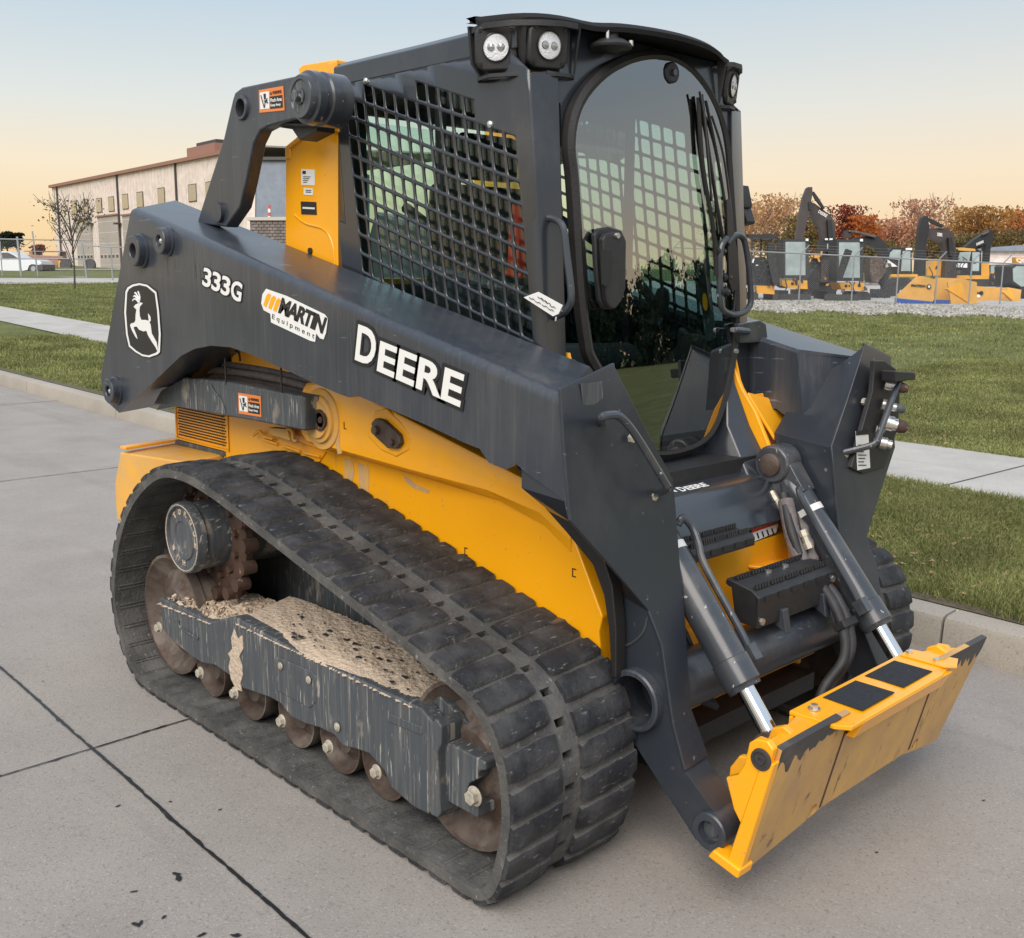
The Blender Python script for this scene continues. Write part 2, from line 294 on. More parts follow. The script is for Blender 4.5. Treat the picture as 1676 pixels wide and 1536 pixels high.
def make_track(side):
    root = empty('crawler_track', (0, 0, 0), parent=LD)
    mb = MB(); sub = 4; NR = NP_*sub
    ys = [-1.005, -.93, -.818, -.783, -.62, -.555]
    H = -.019; B = -.048
    nz = lambda: rnd.uniform(-.0012, .0012)
    go = [[tp(i*PITCH/sub, y+(rnd.uniform(-.002, .002) if y < -1 else 0), H) for y in ys] for i in range(NR)]
    gi = [[tp(i*PITCH/sub, y, B) for y in ys] for i in range(NR)]
    vs = [p for r in go for p in r]+[p for r in gi for p in r]; ny = len(ys); off = NR*ny; fs = []
    for i in range(NR):
        j = (i+1) % NR; hole = (i % sub == 2)
        for c in range(ny-1):
            a, b, d, e = i*ny+c, j*ny+c, j*ny+c+1, i*ny+c+1
            if hole and c == 2:
                fs += [(a, b, b+off, a+off), (b, d, d+off, b+off), (d, e, e+off, d+off), (e, a, a+off, e+off)]; continue
            fs.append((a, e, d, b)); fs.append((a+off, b+off, d+off, e+off))
        fs.append((i*ny, j*ny, j*ny+off, i*ny+off)); fs.append((i*ny+ny-1, i*ny+ny-1+off, j*ny+ny-1+off, j*ny+ny-1))
    mb.raw(vs, fs, True)
    for k in range(NP_):                            # ribs on the inside of the belt and centre guides
        s0 = k*PITCH
        for ds in (-.007, .007):
            r = [[tp(s0+ds+dd, y, B-.0035*hh) for dd, hh in ((-.004, 0), (-.002, 1), (.002, 1), (.004, 0))] for y in (-.99, -.87)]
            mb.loft(r, True, False, False)
        r = [[tp(s0+dd+.5*PITCH, y, B-hh*.035) for dd, hh in ((-.022, 0), (-.012, 1), (.012, 1), (.022, 0))] for y in (-.815, -.775)]
        mb.loft(r, True, False, False)
    lg = MB(); sd_ = MB()
    for k in range(NP_):
        for (ya, yb, sh, ex) in ((-1.004, -.838, 0, 0), (-.760, -.557, .5, 0)):
            s0 = (k+sh)*PITCH; hw = .0325; nj = 8; rows = []
            jit = rnd.uniform(-.002, .002)
            for j in range(nj):
                f_ = j/(nj-1); y = ya+(yb-ya)*f_; sk = (.012*(f_-.5))*(1 if sh == 0 else 1)+jit
                e0 = rnd.uniform(-.0025, .0025); e1 = rnd.uniform(-.0025, .0025)
                endd = .35 if j in (0, nj-1) else 1
                yy = y+(.010 if j == 0 else -.010 if j == nj-1 else 0)*0
                t_ = -.003+rnd.uniform(-.001, .001)+( -.004 if j in (0, nj-1) else 0)
                ww = hw*(.90 if j in (0, nj-1) else 1)
                rows.append([tp(s0+sk-ww-.005, y, H-.001), tp(s0+sk-ww+e0, y, t_-.0015), tp(s0+sk-ww*.88, y, t_+.001), tp(s0+sk, y, t_+.0012+nz()), tp(s0+sk+ww*.88, y, t_+.001), tp(s0+sk+ww+e1, y, t_-.0015), tp(s0+sk+ww+.005, y, H-.001)])
            for rr_ in rows: pass
            lg.loft([q[1:6] for q in rows], False, False, False); sd_.loft([[q[0], q[1]] for q in rows], False, False, False); sd_.loft([[q[5], q[6]] for q in rows], False, False, False); lg.face(rows[0][::-1]); lg.face(rows[-1])
    mb.v, mb.f, mb.sm = mb.v+sd_.v, mb.f+[tuple(i+len(mb.v) for i in f) for f in sd_.f], mb.sm+sd_.sm
    if side > 0: mb.mirror_y(); lg.mirror_y()
    mb.build('rubber_belt', M['belt'], root, sharp=30)
    lg.build('tread_lugs', M['rubber'], root, sharp=50)
    ip = MB().prism([(x, -.5535, z) for x, z in ((-.86, .2), (-.9, .5), (-.62, .76), (-.40, .79), (0, .72), (.9, .50), (1.03, .3), (.9, .18))], (0, .0025, 0))
    if side > 0: ip.mirror_y()
    ip.build('inner_guard', M['frame'], root)
    # rollers
    def wheel(name, x, z, r, y0=-.90, wd=.17, spokes=False, mat=M['steel']):
        a = MB()
        a.lathe((x, y0, z), (0, 1, 0), [(0.012, .001), (.012, r*.42), (.03, r*.5), (.045, r*.72), (.012, r*.92), (0, r*.95), (0, r), (.035, r), (.04, r*.97), (wd-.04, r*.97), (wd-.035, r), (wd, r), (wd, .001)], 36)
        if side > 0: a.mirror_y()
        return a.build(name, mat, root, sharp=40)
    wheel('rear_idler_wheel', -.79, .285, .225)
    wheel('front_idler_wheel', .865, .285, .225)
    for x in (-.505, -.235, .05, .29, .51): wheel('road_wheel', x, .158, .104)
    # drive sprocket with pins and its motor
    a = MB(); a.lathe((-.585, -.81, .615), (0, 1, 0), [(0, .05), (0, .17), (.004, .2), (.03, .2), (.03, .05)], 40)
    for k in range(16):
        an = 2*math.pi*k/16; c = (-.585+.215*math.cos(an), .615+.215*math.sin(an)); a.cyl((c[0], -.832, c[1]), (c[0], -.78, c[1]), .024, n=12)
    for k in range(12):
        an = 2*math.pi*k/12+.2; c = (-.585+.145*math.cos(an), .615+.145*math.sin(an)); a.cyl((c[0], -.826, c[1]), (c[0], -.80, c[1]), .014, n=6)
    if side > 0: a.mirror_y()
    a.build('drive_sprocket', M['rust'], root)
    a = MB(); a.lathe((-.60, -.935, .62), (0, 1, 0), [(.004, .001), (.004, .055), (0, .06), (0, .078), (.006, .082), (.006, .108), (-.004, .112), (-.004, .124), (.01, .128), (.03, .128), (.034, .120), (.36, .13)], 40)
    if side > 0: a.mirror_y()
    a.build('drive_motor', M['frame'], root)
    # raised words round the hub face
    a = MB(); wd_ = "TORQUE  HUB  "
    for k, ch in enumerate(wd_):
        if ch == ' ': continue
        an = math.pi*.72-k*2*math.pi/len(wd_); c = np.array([-.60+.083*math.cos(an), -.9295, .62+.083*math.sin(an)]); rd_ = np.array([math.cos(an), 0, math.sin(an)]); tg_ = np.array([math.sin(an), 0, -math.cos(an)])
        text(a, ch, c-tg_*.009-rd_*.002, c+tg_*.009-rd_*.002, c-tg_*.009+rd_*.018, (0, -1, 0), th=.003, bold=.02)
    a.lathe((-.60, -.9375, .62), (0, 1, 0), [(0, .114), (-.003, .117), (0, .121)], 48, cap=False)
    if side > 0: a.mirror_y()
    a.build('hub_lettering', M['sand'], root)
    # roller frame
    f = MB()
    P = Y(-.93, (262, 978), (345, 1018), (372, 1012), (385, 1010), (500, 1074), (600, 1118), (690, 1160), (712, 1190), (712, 1330), (700, 1334), (676, 1322), (640, 1290), (628, 1262), (604, 1235), (585, 1228), (560, 1222), (548, 1205), (522, 1192), (500, 1186), (478, 1176), (458, 1152),
          (440, 1142), (418, 1135), (398, 1128), (380, 1110), (352, 1090), (330, 1086), (312, 1075), (285, 1052), (266, 1030))
    f.prism(P, (0, .05, 0))
    P2 = [(x, -.88, z) for x, z in ((-.40, .36), (.70, .37), (.72, .2), (-.4, .2))]; f.prism(P2, (0, .22, 0))
    P3 = [(x, -.88, z) for x, z in ((-.83, .30), (-.40, .31), (-.4, .22), (-.83, .22))]; f.prism(P3, (0, .2, 0))
    if side > 0: f.mirror_y()
    f.build('roller_frame', M['frame'], root, bevel=.007, seg=3)
    # raised cover, weld slot, front tensioner
    for nm_, kk in (('frame_cover', 0), ('frame_rib', 1), ('weld_bead', 2)):
        d = MB()
        if kk == 0: d.prism(Y(-.934, (452, 1075), (510, 1100), (516, 1108), (516, 1150), (506, 1160), (452, 1130)), (0, .006, 0))
        elif kk == 1: d.prism(Y(-.934, (635, 1168), (690, 1190), (690, 1204), (635, 1182)), (0, .006, 0))
        else: d.tube(Y(-.933, (293, 1016), (296, 1028), (325, 1046)), .004, 6)
        if side > 0: d.mirror_y()
        d.build(nm_, M['frame'], root, bevel=.003 if kk < 2 else 0)
    e = MB()
    e.prism(Y(-.955, (712, 1176), (722, 1190), (722, 1218), (716, 1232), (722, 1330), (716, 1340), (704, 1334), (704, 1186)), (0, .09, 0))
    e.prism(Y(-.93, (724, 1212), (795, 1248), (795, 1262), (783, 1262), (781, 1276), (768, 1283), (762, 1300), (766, 1312), (782, 1320), (782, 1340), (724, 1308)), (0, .10, 0))
    e.prism([(x, -.88, z) for x, z in ((.70, .44), (.95, .36), (.95, .22), (.70, .22))], (0, .15, 0))
    if side > 0: e.mirror_y()
    e.build('track_tensioner', M['frame'], root, bevel=.005)
    def bolt(u, v, y, r=.016, h=.018, mat=M['bolt']):
        p = on('y', y, u, v); a = MB(); a.cyl((p[0], y, p[2]), (p[0], y-.005, p[2]), r*1.35, n=20); a.cyl((p[0], y-.004, p[2]), (p[0], y-h, p[2]), r, n=6)
        if side > 0: a.mirror_y()
        a.build('bolt', mat, root, bevel=.002)
    for u, v in ((262, 1027), (330, 1101), (386, 1134), (463, 1180), (540, 1222), (618, 1263)): bolt(u, v, -.932)
    bolt(778, 1303, -.93, .02, .022); bolt(460, 1090, -.936, .009, .008); bolt(506, 1113, -.936, .009, .008); bolt(553, 1190, -.932, .010, .008)
    return root
TR = make_track(-1); TL = make_track(1)

# ---- body
BODY = empty('machine_body', (0, 0, 0), parent=LD)
b = MB()
b.prism([(x, -.55, z) for x, z in ((-1.0, .30), (-1.0, .98), (-.3, 1.02), (.60, 1.02), (.80, .98), (.898, .857), (1.016, .645), (1.005, .60), (1.035, .40), (1.02, .30), (.9, .22), (-.9, .22))], (0, .05, 0))
b.prism([(x, .50, z) for x, z in ((-1.0, .30), (-1.0, .98), (-.3, 1.02), (.60, 1.02), (.80, .98), (.898, .857), (1.016, .645), (1.005, .60), (1.035, .40), (1.02, .30), (.9, .22), (-.9, .22))], (0, .05, 0))
b.build('side_plate', M['yellow'], BODY, bevel=.006, seg=3)
for s in (-1, 1):                                  # raised upper band of the side, chamfered below
    a = MB(); st = []
    for x, zt, zb in ((-.315, 1.10, .99), (-.30, 1.14, .955), (-.27, 1.17, .935), (-.1, 1.19, .93), (.30, 1.10, .915), (.62, 1.02, .90), (.80, .965, .86), (.90, .86, .80)):
        yo = -.625+.073*max(0, (x-.45)/.46)**1.3; st.append([(x, -.545, zt), (x, yo+.005, zt), (x, yo, zt-.01), (x, yo, zb+min(.035, (zt-zb)*.5)), (x, max(-.56, yo), zb), (x, -.545, zb)])
    a.loft(st, True, False)
    if s > 0: a.mirror_y()
    a.build('side_band', M['yellow'], BODY, bevel=.008, seg=3)
    a = MB(); a.lathe((*on('y', -.625, 527, 686)[:1], -.622, on('y', -.625, 527, 686)[2]), (0, -1, 0), [(0, .105), (.008, .102), (.01, .082), (.02, .078), (.022, .066), (.03, .062), (.03, .001)], 40)
    if s > 0: a.mirror_y()
    a.build('pivot_boss', M['duskyel'], BODY)
    a = MB(); p = on('y', -.655, 523, 688); a.lathe((p[0], -.650, p[2]), (0, -1, 0), [(0, .036), (.008, .036), (.008, .026), (.002, .024), (.002, .012), (.006, .010), (.006, .001)], 28)
    if s > 0: a.mirror_y()
    a.build('pivot_pin', M['rust'], BODY)
a = MB(); a.prism(Y(-.628, (612, 672), (632, 668), (655, 690), (672, 715), (670, 738), (648, 750), (622, 738), (600, 715)), (0, .02, 0)); a.build('latch_pad', M['yellow'], BODY, bevel=.008, seg=3)
a = MB(); a.prism(Y(-.645, (607, 693), (614, 685), (626, 688), (652, 712), (655, 726), (648, 735), (634, 734), (612, 714)), (0, .018, 0)); p = on('y', -.645, 618, 704); a.cyl((p[0], -.645, p[2]), (p[0], -.662, p[2]), .014, n=16); p = on('y', -.645, 643, 724); a.cyl((p[0], -.645, p[2]), (p[0], -.657, p[2]), .011, n=6)
a.build('latch_plate', M['steel'], BODY, bevel=.003)
a = MB()
for c, h, t in (((563, 0), 0, 0),) if 0 else (): pass
for u, v in ((502, 672), (565, 697), (763, 903), (940, 938)):   # small stamped corner marks
    p = on('y', -.6262 if v < 800 else -.5512, u, v); y_ = p[1]
    a.box(p[0]-.008, p[0]-.005, y_-.0006, y_, p[2]-.012, p[2]+.012); a.box(p[0]-.0049, p[0]+.006, y_-.0006, y_, p[2]-.012, p[2]-.009); a.box(p[0]-.0049, p[0]+.006, y_-.0006, y_, p[2]+.009, p[2]+.012) if v > 800 else None
a.build('stamped_mark', M['decalblack'], BODY)
# inner front frame (yellow), floor and black core box added for interior shade
b = MB()
b.box(-.95, .88, -.498, .498, .28, .96)
b.build('core_shade_box', M['black'], BODY)
b = MB()
for s in (-1, 1):
    pts = [(.72, 1.30), (.79, 1.17), (.845, 1.10), (.955, .90), (1.0, .78), (1.03, .62), (1.00, .44), (1.06, .38), (1.06, .28), (.88, .26), (.88, .9), (.70, 1.1)]
    b.prism([(x, s*.385 if s > 0 else -.40, z) for x, z in pts], (0, .018, 0))
b.box(.90, 1.0, -.40, .40, .26, .72)
b.prism([(x, -.40, z) for x, z in ((1.001, .52), (1.09, .50), (1.12, .40), (1.11, .33), (1.0, .30))], (0, .8, 0))
b.build('front_frame', M['yelworn'], BODY, bevel=.006)
for s in (-1, 1):                                  # outboard front corners and gusset ledge
    b = MB()
    b.prism([(x, s*.50, z) for x, z in ((.80, 1.15), (.90, .86), (1.012, .62), (1.03, .40), (.98, .36), (.85, .5))], (0, -s*.11, 0))
    b.prism([(.99, s*.33, .62), (1.00, s*.15, .64), (1.06, s*.20, .632), (1.075, s*.30, .63), (1.06, s*.385, .625), (.99, s*.39, .62)], (0, 0, .012))
    b.prism([(.80, s*.40, 1.14), (.83, s*.56, 1.10), (.87, s*.58, 1.02), (.90, s*.42, 1.0)], (0, 0, .02))
    b.build('front_gusset', M['yelworn'], BODY, bevel=.006)
# rear: grille box, ledge, corner fender, bonnet
b = MB(); b.box(-1.40, -1.001, -.55, .55, .835, 1.03); b.box(-1.38, -.95, -.50, .50, .4, .83); b.build('rear_housing', M['yellow'], BODY, bevel=.006)
g = MB()
for i in range(26):
    for j in range(11):
        x = -1.375+i*.0155+(j % 2)*.0075; z = .857+j*.0115; g.box(x, x+.010, -.5530, -.5508, z, z+.0055)
g.build('side_grille', M['rust'], BODY)
g = MB(); fx0, fx1, fz0, fz1 = -1.388, -.955, .845, .99
g.box(fx0-.008, fx0, -.5545, -.5508, fz0, fz1); g.box(fx1, fx1+.008, -.5545, -.5508, fz0, fz1); g.box(fx0-.008, fx1+.008, -.5545, -.5508, fz0-.008, fz0-.0001); g.build('grille_frame', M['yellow'], BODY, bevel=.002)
b = MB()
st = [[(-1.50, -.79, .50), (-1.50, -.79, .66), (-1.47, -.77, .795), (-1.02, -.70, .805), (-1.0, -.70, .5)], [(-1.50, -.5, .50), (-1.50, -.5, .66), (-1.47, -.5, .812), (-1.02, -.5, .822), (-1.0, -.5, .5)]]
b.loft(st); b.build('rear_fender', M['duskyel'], BODY, bevel=.008)
b = MB().box(-1.5, -1.38, -.4995, .5, .45, .79); b.build('rear_bumper', M['yellow'], BODY, bevel=.008)
b = MB(); b.prism([(-1.455, -.775, .812), (-1.40, -.775, .812), (-1.40, -.52, .824), (-1.455, -.52, .824)], (0, 0, .012)); b.build('fender_trim', M['yelworn'], BODY, bevel=.003)
b = MB(); b.box(-1.41, -.98, -.555, -.53, .815, .834); b.build('grille_sill', M['frame'], BODY, bevel=.003)
b = MB(); b.prism([(x, -.50, z) for x, z in ((-1.40, 1.031), (-1.36, 1.30), (-.95, 1.36), (-.36, 1.38), (-.36, 1.031))], (0, 1.0, 0)); b.build('engine_bonnet', M['arm'], BODY, bevel=.03, seg=4)
b = MB()                                            # side access panel with stamped ribs, lip and hook
b.prism(Y(-.556, (425, 717), (440, 708), (533, 740), (520, 760), (427, 728)), (0, .008, 0))
for u0, v0, u1, v1 in ((432, 720, 455, 728), (466, 731, 492, 740), (500, 742, 524, 748)): b.tube(Y(-.560, (u0, v0), (u1, v1)), .006, 8)
b.tube(Y(-.575, (415, 713), (425, 706), (430, 713), (445, 718), (447, 716)), .006, 6)
b.build('access_panel', M['yelworn'], BODY, bevel=.003)
b = MB(); b.prism(Y(-.60, (440, 700), (470, 703), (474, 722), (440, 711)), (0, .03, 0)); b.tube(Y(-.60, (470, 702), (478, 706), (480, 720), (486, 722)), .006, 6); b.build('panel_hook', M['duskyel'], BODY, bevel=.003)
b = MB(); b.prism(Y(-.60, (735, 955), (770, 975), (860, 1005), (905, 1020), (920, 1040), (922, 1066), (900, 1075), (740, 1000)), (0, .05, 0)); b.build('track_guard', M['arm'], BODY, bevel=.004)
# cab tower behind the cab: two yellow uprights with a bridge
for s in (-1, 1):
    t = empty('rear_tower', (0, 0, 0), parent=LD)
    a = MB(); a.prism(Y(-.495, (467, 246), (470, 237), (513, 204), (553, 210), (553, 460), (467, 420)), (0, .10, 0))
    p = [np.array(q) for q in Y(-.501, (466, 262), (466, 240), (514, 201), (553, 207), (553, 217), (516, 211), (474, 244), (474, 260))]
    a.prism(p, (0, .01, 0))
    if s > 0: a.mirror_y()
    a.build('lower_post', M['yellow'], t, bevel=.006, seg=3)
    a = MB(); a.prism(Y(-.475, (488, 112), (495, 106), (550, 97), (553, 240), (500, 240)), (0, .10, 0)); a.prism(Y(-.488, (535, 104), (550, 98), (553, 208), (546, 208), (546, 150)), (0, .012, 0))
    if s > 0: a.mirror_y()
    a.build('upper_post', M['yellow'], t, bevel=.006, seg=3)
    if s < 0:
        a = MB(); a.prism(Y(-.497, (493, 277), (515, 278), (515, 304), (493, 303)), (0, .0015, 0)); a.prism(Y(-.497, (497, 308), (512, 309), (512, 320), (497, 319)), (0, .0015, 0)); a.build('white_label', M['white'], t)
        a = MB(); a.prism(Y(-.497, (492, 330), (517, 331), (518, 352), (493, 351)), (0, .0015, 0)); a.build('serial_plate', M['black'], t)
        a = MB()
        for r in range(3): a.prism(Y(-.4985, (495, 280+r*0), (500, 280), (500, 285), (495, 285)), (0, .001, 0)) if r == 0 else None
        for r in range(4): a.prism(Y(-.4985, (496, 289+r*3), (508-r*2, 289.3+r*3), (508-r*2, 290.3+r*3), (496, 290+r*3)), (0, .001, 0))
        for r in range(2): a.prism(Y(-.4985, (500, 311+r*3), (509, 311.3+r*3), (509, 312.5+r*3), (500, 312.2+r*3)), (0, .001, 0))
        a.build('fine_print', M['decalblack'], t)
        a = MB(); a.prism(Y(-.4985, (495, 339), (515, 340), (515, 343), (495, 342)), (0, .001, 0)); a.build('serial_strip', M['tape'], t)
        a = MB(); p = on('y', -.495, 509, 411); a.cyl((p[0], -.495, p[2]), (p[0], -.502, p[2]), .011, n=16); a.build('plug', M['black'], t)
        a = MB(); a.tube([tuple(q+np.array([0, .001, 0])) for q in map(np.array, Y(-.497, (482, 352), (500, 366), (530, 376), (544, 400), (548, 440)))], .004, 6); a.build('stamped_arc', M['yellow'], t)
a = MB(); a.box(-.42, -.30, -.40, .40, 1.42, 1.52); a.build('tower_bridge', M['yellow'], LD, bevel=.006)
# ---- boom arms, links, cylinders
TOPR, TOPF = np.array([-1.158, 1.773]), np.array([1.083, 1.263])
def topat(t): return TOPR+(TOPF-TOPR)*t
def make_arm(s):
    A = empty('loader_arm', (0, 0, 0), parent=LD)
    bot_px = [(165, 618), (166, 632), (172, 655), (195, 676), (212, 660), (248, 629), (274, 604), (296, 583), (319, 571), (345, 566), (378, 569), (410, 580), (443, 595), (475, 609), (508, 625), (550, 643), (571, 651), (583, 647), (640, 671), (700, 697), (760, 725), (785, 735), (800, 758), (828, 769), (845, 760), (862, 775), (899, 801), (924, 821), (929, 848)]
    bot = [(p[0], p[2]) for p in Y(-.8, *bot_px)]
    # station parameter along the top edge for each bottom point
    xs = np.array([q[0] for q in bot]); tt = []
    for i, (x, z) in enumerate(bot):
        if i <= 3: tt.append(i*.006)
        else: tt.append(np.clip((x+1.27)/(1.12+1.27), .02, 1))
    tt = np.maximum.accumulate(tt); tt[-1] = 1
    r = .028; rings = []
    for (bx, bz), t in zip(bot, tt):
        tx, tz = topat(t); d = np.array([tx-bx, tz-bz]); L_ = np.hypot(*d); d = d/L_; yo, yi = -.80, -.50
        ring = [(bx, yo, bz), (bx+d[0]*L_*.5, yo, bz+d[1]*L_*.5), (tx-d[0]*r, yo, tz-d[1]*r)]
        for k in range(1, 6):
            a = k/6*math.pi/2; ring.append((tx-d[0]*r*(1-math.sin(a)), yo+r*(1-math.cos(a)), tz-d[1]*r*(1-math.sin(a))))
        dx = -.22*max(0, 1-t/.10)-.165*max(0, (t-.80)/.20); ring.append((tx, yo+r, tz)); ring.append((tx+dx, yi-.012, tz-.2276*dx)); ring.append((tx+dx-d[0]*.012, yi, tz-.2276*dx-d[1]*.012)); ring.append((bx+dx*.9, yi, bz-.2276*dx*(t > .5)))
        rings.append(ring)
    a = MB(); a.loft(rings, True, False)
    if s > 0: a.mirror_y()
    o = a.build('boom', M['arm'], A, sharp=28, smooth=True); o.data.set_sharp_from_angle(angle=rad(32))
    # inner rail under the arch and the dark liner behind the boom
    a = MB(); a.prism(Y(-.53, (255, 672), (292, 664), (372, 600), (392, 584), (372, 570), (330, 575), (290, 610)), (0, .03, 0))
    if s > 0: a.mirror_y()
    a.build('arch_flange', M['arm'], A, bevel=.004)
    # front leg (box that narrows to the lower pin) : rings front-out, front-in, back-in, back-out
    R = [((1.084, -.7995, 1.262), (1.086, -.62, 1.312), (1.02, -.62, 1.26), (1.02, -.76, 1.24)),
         ((1.098, -.7995, 1.13), (1.098, -.512, 1.155), (.88, -.60, 1.17), (.94, -.78, 1.13)),
         ((1.115, -.7995, 1.01), (1.11, -.406, 1.01), (.90, -.42, 1.03), (.96, -.7995, 1.02)),
         ((1.122, -.7995, .965), (1.122, -.406, .94), (.92, -.41, .96), (.99, -.73, .955)),
         ((1.145, -.675, .835), (1.14, -.408, .82), (.95, -.41, .86), (1.03, -.56, .86)),
         ((1.168, -.552, .70), (1.165, -.41, .68), (1.0, -.41, .72), (1.03, -.55, .73)),
         ((1.212, -.550, .62), (1.195, -.43, .57), (1.03, -.43, .60), (1.045, -.55, .62)),
         ((1.256, -.550, .425), (1.232, -.455, .43), (1.065, -.455, .46), (1.06, -.55, .45)),
         ((1.30, -.550, .312), (1.295, -.455, .315), (1.15, -.455, .33), (1.135, -.55, .33)),
         ((1.438, -.550, .205), (1.438, -.46, .205), (1.345, -.46, .140), (1.345, -.55, .140))]
    # the front face is a separate plate whose edges stand a little proud
    fp = []
    for q in R[:9]:
        (ox, oy, oz), (ix, iy, iz) = q[0], q[1]; fp.append([(ox+.010, oy-.006, oz+.004), (ix+.010, iy+.004, iz+.004), (ix+.0005, iy+.004, iz+.002), (ox+.0005, oy-.006, oz+.002)])
    q = fp[0]; fp.insert(0, [(p[0]-.003, p[1], p[2]+.012) for p in q])
    pa = MB(); pa.loft(fp)
    if s > 0: pa.mirror_y()
    pa.build('front_plate', M['leg'], A, bevel=.003)
    a = MB(); a.loft([[p for p in q] for q in R], True, False)
    if s > 0: a.mirror_y()
    leg = a.build('front_leg', M['leg'], A, bevel=.006, seg=3)
    a = MB(); a.lathe((1.149, -.580, .458), (0, 1, 0), [(0, .067), (0, .077), (.004, .082), (.09, .082), (.09, .067), (0, .067)], 40, cap=False)
    if s > 0: a.mirror_y()
    a.build('tube_collar', M['arm'], A)
    c = MB(); c.cyl((1.149, s*.75, .458), (1.149, s*.40, .458), .0675, n=40); cut(leg, c)
    c = MB(); c.cyl((1.393, s*.66, .187), (1.393, s*.40, .187), .030, n=24); cut(leg, c)
    a = MB(); a.lathe((1.393, -.568, .187), (0, 1, 0), [(0, .030), (0, .046), (.004, .050), (.12, .050), (.12, .03), (.0, .03)], 36, cap=False); 
    if s > 0: a.mirror_y()
    a.build('pin_boss', M['arm'], A)
    a = MB(); a.cyl((1.393, -.545, .187), (1.393, -.40, .187), .0298, n=24); a.lathe((1.393, -.545, .187), (0, -1, 0), [(0, .02), (.006, .018), (.006, .001)], 12)
    if s > 0: a.mirror_y()
    a.build('lower_pin', M['frame'], A)
    a = MB(); a.cyl((1.393, -.459, .187), (1.393, -.42, .187), .052, .050, n=32)
    if s > 0: a.mirror_y()
    a.build('rusty_collar', M['rust'], A)
    # weld seam and the small holes
    a = MB(); a.tube(Y(-.5515, (1000, 1065), (1030, 1055), (1052, 1036), (1060, 1010)), .0035, 6); 
    for u, v in ((1101, 1258), (1123, 1268)): p = on('y', -.5515, u, v); a.cyl((p[0], -.5515, p[2]), (p[0], -.549, p[2]), .006, n=12)
    if s > 0: a.mirror_y()
    a.build('weld_seam', M['cyl'], A)
    # pivot bosses on the side
    for (u, v, ro, ri, pin) in ((228, 411, .058, .027, False), (271, 395, .048, .021, True), (187, 640, .052, .022, True)):
        p = on('y', -.81, u, v); a = MB(); a.lathe((p[0], -.80, p[2]), (0, -1, 0), [(0, ro*1.12), (.008, ro*1.1), (.010, ro), (.034, ro*.97), (.037, ro*.9), (.037, ri*1.1), (.034, ri), (.001, ri), (.001, .001)], 36)
        if s > 0: a.mirror_y()
        a.build('pivot_boss', M['arm'], A)
        if pin:
            a = MB(); a.lathe((p[0], -.803, p[2]), (0, -1, 0), [(0, .010), (.026, .010), (.030, .006), (.031, .001)], 14)
            if s > 0: a.mirror_y()
            a.build('grease_nipple', M['bright'], A)
    # grab rail on the front plate
    a = MB()
    P = [on('x', 1.105, 985, 692), on('x', 1.175, 984, 684), on('x', 1.185, 996, 680), on('x', 1.185, 1015, 683), on('x', 1.19, 1040, 712), on('x', 1.20, 1087, 788), on('x', 1.20, 1092, 798), on('x', 1.18, 1088, 803), on('x', 1.12, 1072, 808)]
    a.tube(P, .0105, 10)
    if s > 0: a.mirror_y()
    a.build('grab_rail', M['cyl'], A)
    for u, v in ((1032, 717), (1068, 812)):
        a = MB(); p = on('x', 1.12, u, v); a.cyl((p[0], p[1], p[2]), (p[0]+.01, p[1], p[2]), .012, n=6)
        if s > 0: a.mirror_y()
        a.build('bolt', M['bolt'], A)
    return A
ARM = make_arm(-1); ARMF = make_arm(1)
# liner edge under the near boom (hose guard)
for s, A in ((-1, ARM), (1, ARMF)):
    a = MB(); a.prism(Y(-.60, (843, 764), (862, 771), (925, 850), (945, 862), (985, 905), (1002, 960), (1008, 1030), (1008, 1110), (1001, 1110), (996, 1030), (988, 975), (970, 925), (925, 870), (885, 825)), (0, .04, 0))
    if s > 0: a.mirror_y()
    a.build('hose_guard', M['seal'], A, bevel=.004)
# lettering on the near boom
yl = -.8015
def Q(u, v, y=yl): return on('y', y, u, v)
NY = (0, -1, 0)
def outline_text(parent, groups, name, m_front, m_back, bold, th=.0012):
    bk = MB(); fr = MB()
    for txt, bl, br, tl, sp in groups:
        fit = text(fr, txt, Q(*bl, y=yl-.0014), Q(*br, y=yl-.0014), Q(*tl, y=yl-.0014), NY, th=th, bold=.025, space=sp)
        text(bk, txt, Q(*bl), Q(*br), Q(*tl), NY, th=th, bold=bold, space=sp, fit=fit)
    bo = bk.build(name+'_outline', m_back, parent); fr.build(name, m_front, parent)
outline_text(ARM, [('D', (581, 589), (612, 602), (587, 531), 1), ('EERE', (617, 607), (753, 667), (623, 558), 1.0)], 'maker_lettering', M['white'], M['decalblack'], .10)
outline_text(ARM, [('333', (331, 467), (375, 487), (334, 437), .92), ('G', (377, 488), (394, 496), (380.5, 457), 1)], 'number_lettering', M['white'], M['decalblack'], .07)
# dealer sticker
a = MB()
a.prism([Q(*p) for p in ((428, 497), (430, 482), (436, 473), (470, 485), (532, 515), (537, 522), (534, 545), (530, 556), (524, 554), (518, 546), (516, 560), (508, 558), (444, 528), (443, 514), (432, 508))], (0, -.0012, 0))
LB = a.build('dealer_sticker', M['white'], ARM)
a = MB(); text(a, 'MARTIN', Q(455, 512, yl-.0015), Q(528, 547, yl-.0015), Q(462, 487, yl-.0015), NY, th=.0008, bold=.045, space=.88); a.build('dealer_name', M['decalblack'], LB)
a = MB(); text(a, 'E q u i p m e n t', Q(445, 524, yl-.0015), Q(514, 557, yl-.0015), Q(446, 514, yl-.0015), NY, th=.0008); a.build('dealer_subtitle', M['rubber'], LB)
a = MB()
for k in range(3): u = 431+k*8; v = 500+k*4; a.prism([Q(*p, yl-.0015) for p in ((u, v), (u+5, v+3), (u+13, v-17), (u+9, v-20), (u+5, v-16))], (0, -.0008, 0))
a.build('dealer_slashes', M['yellow'], LB)
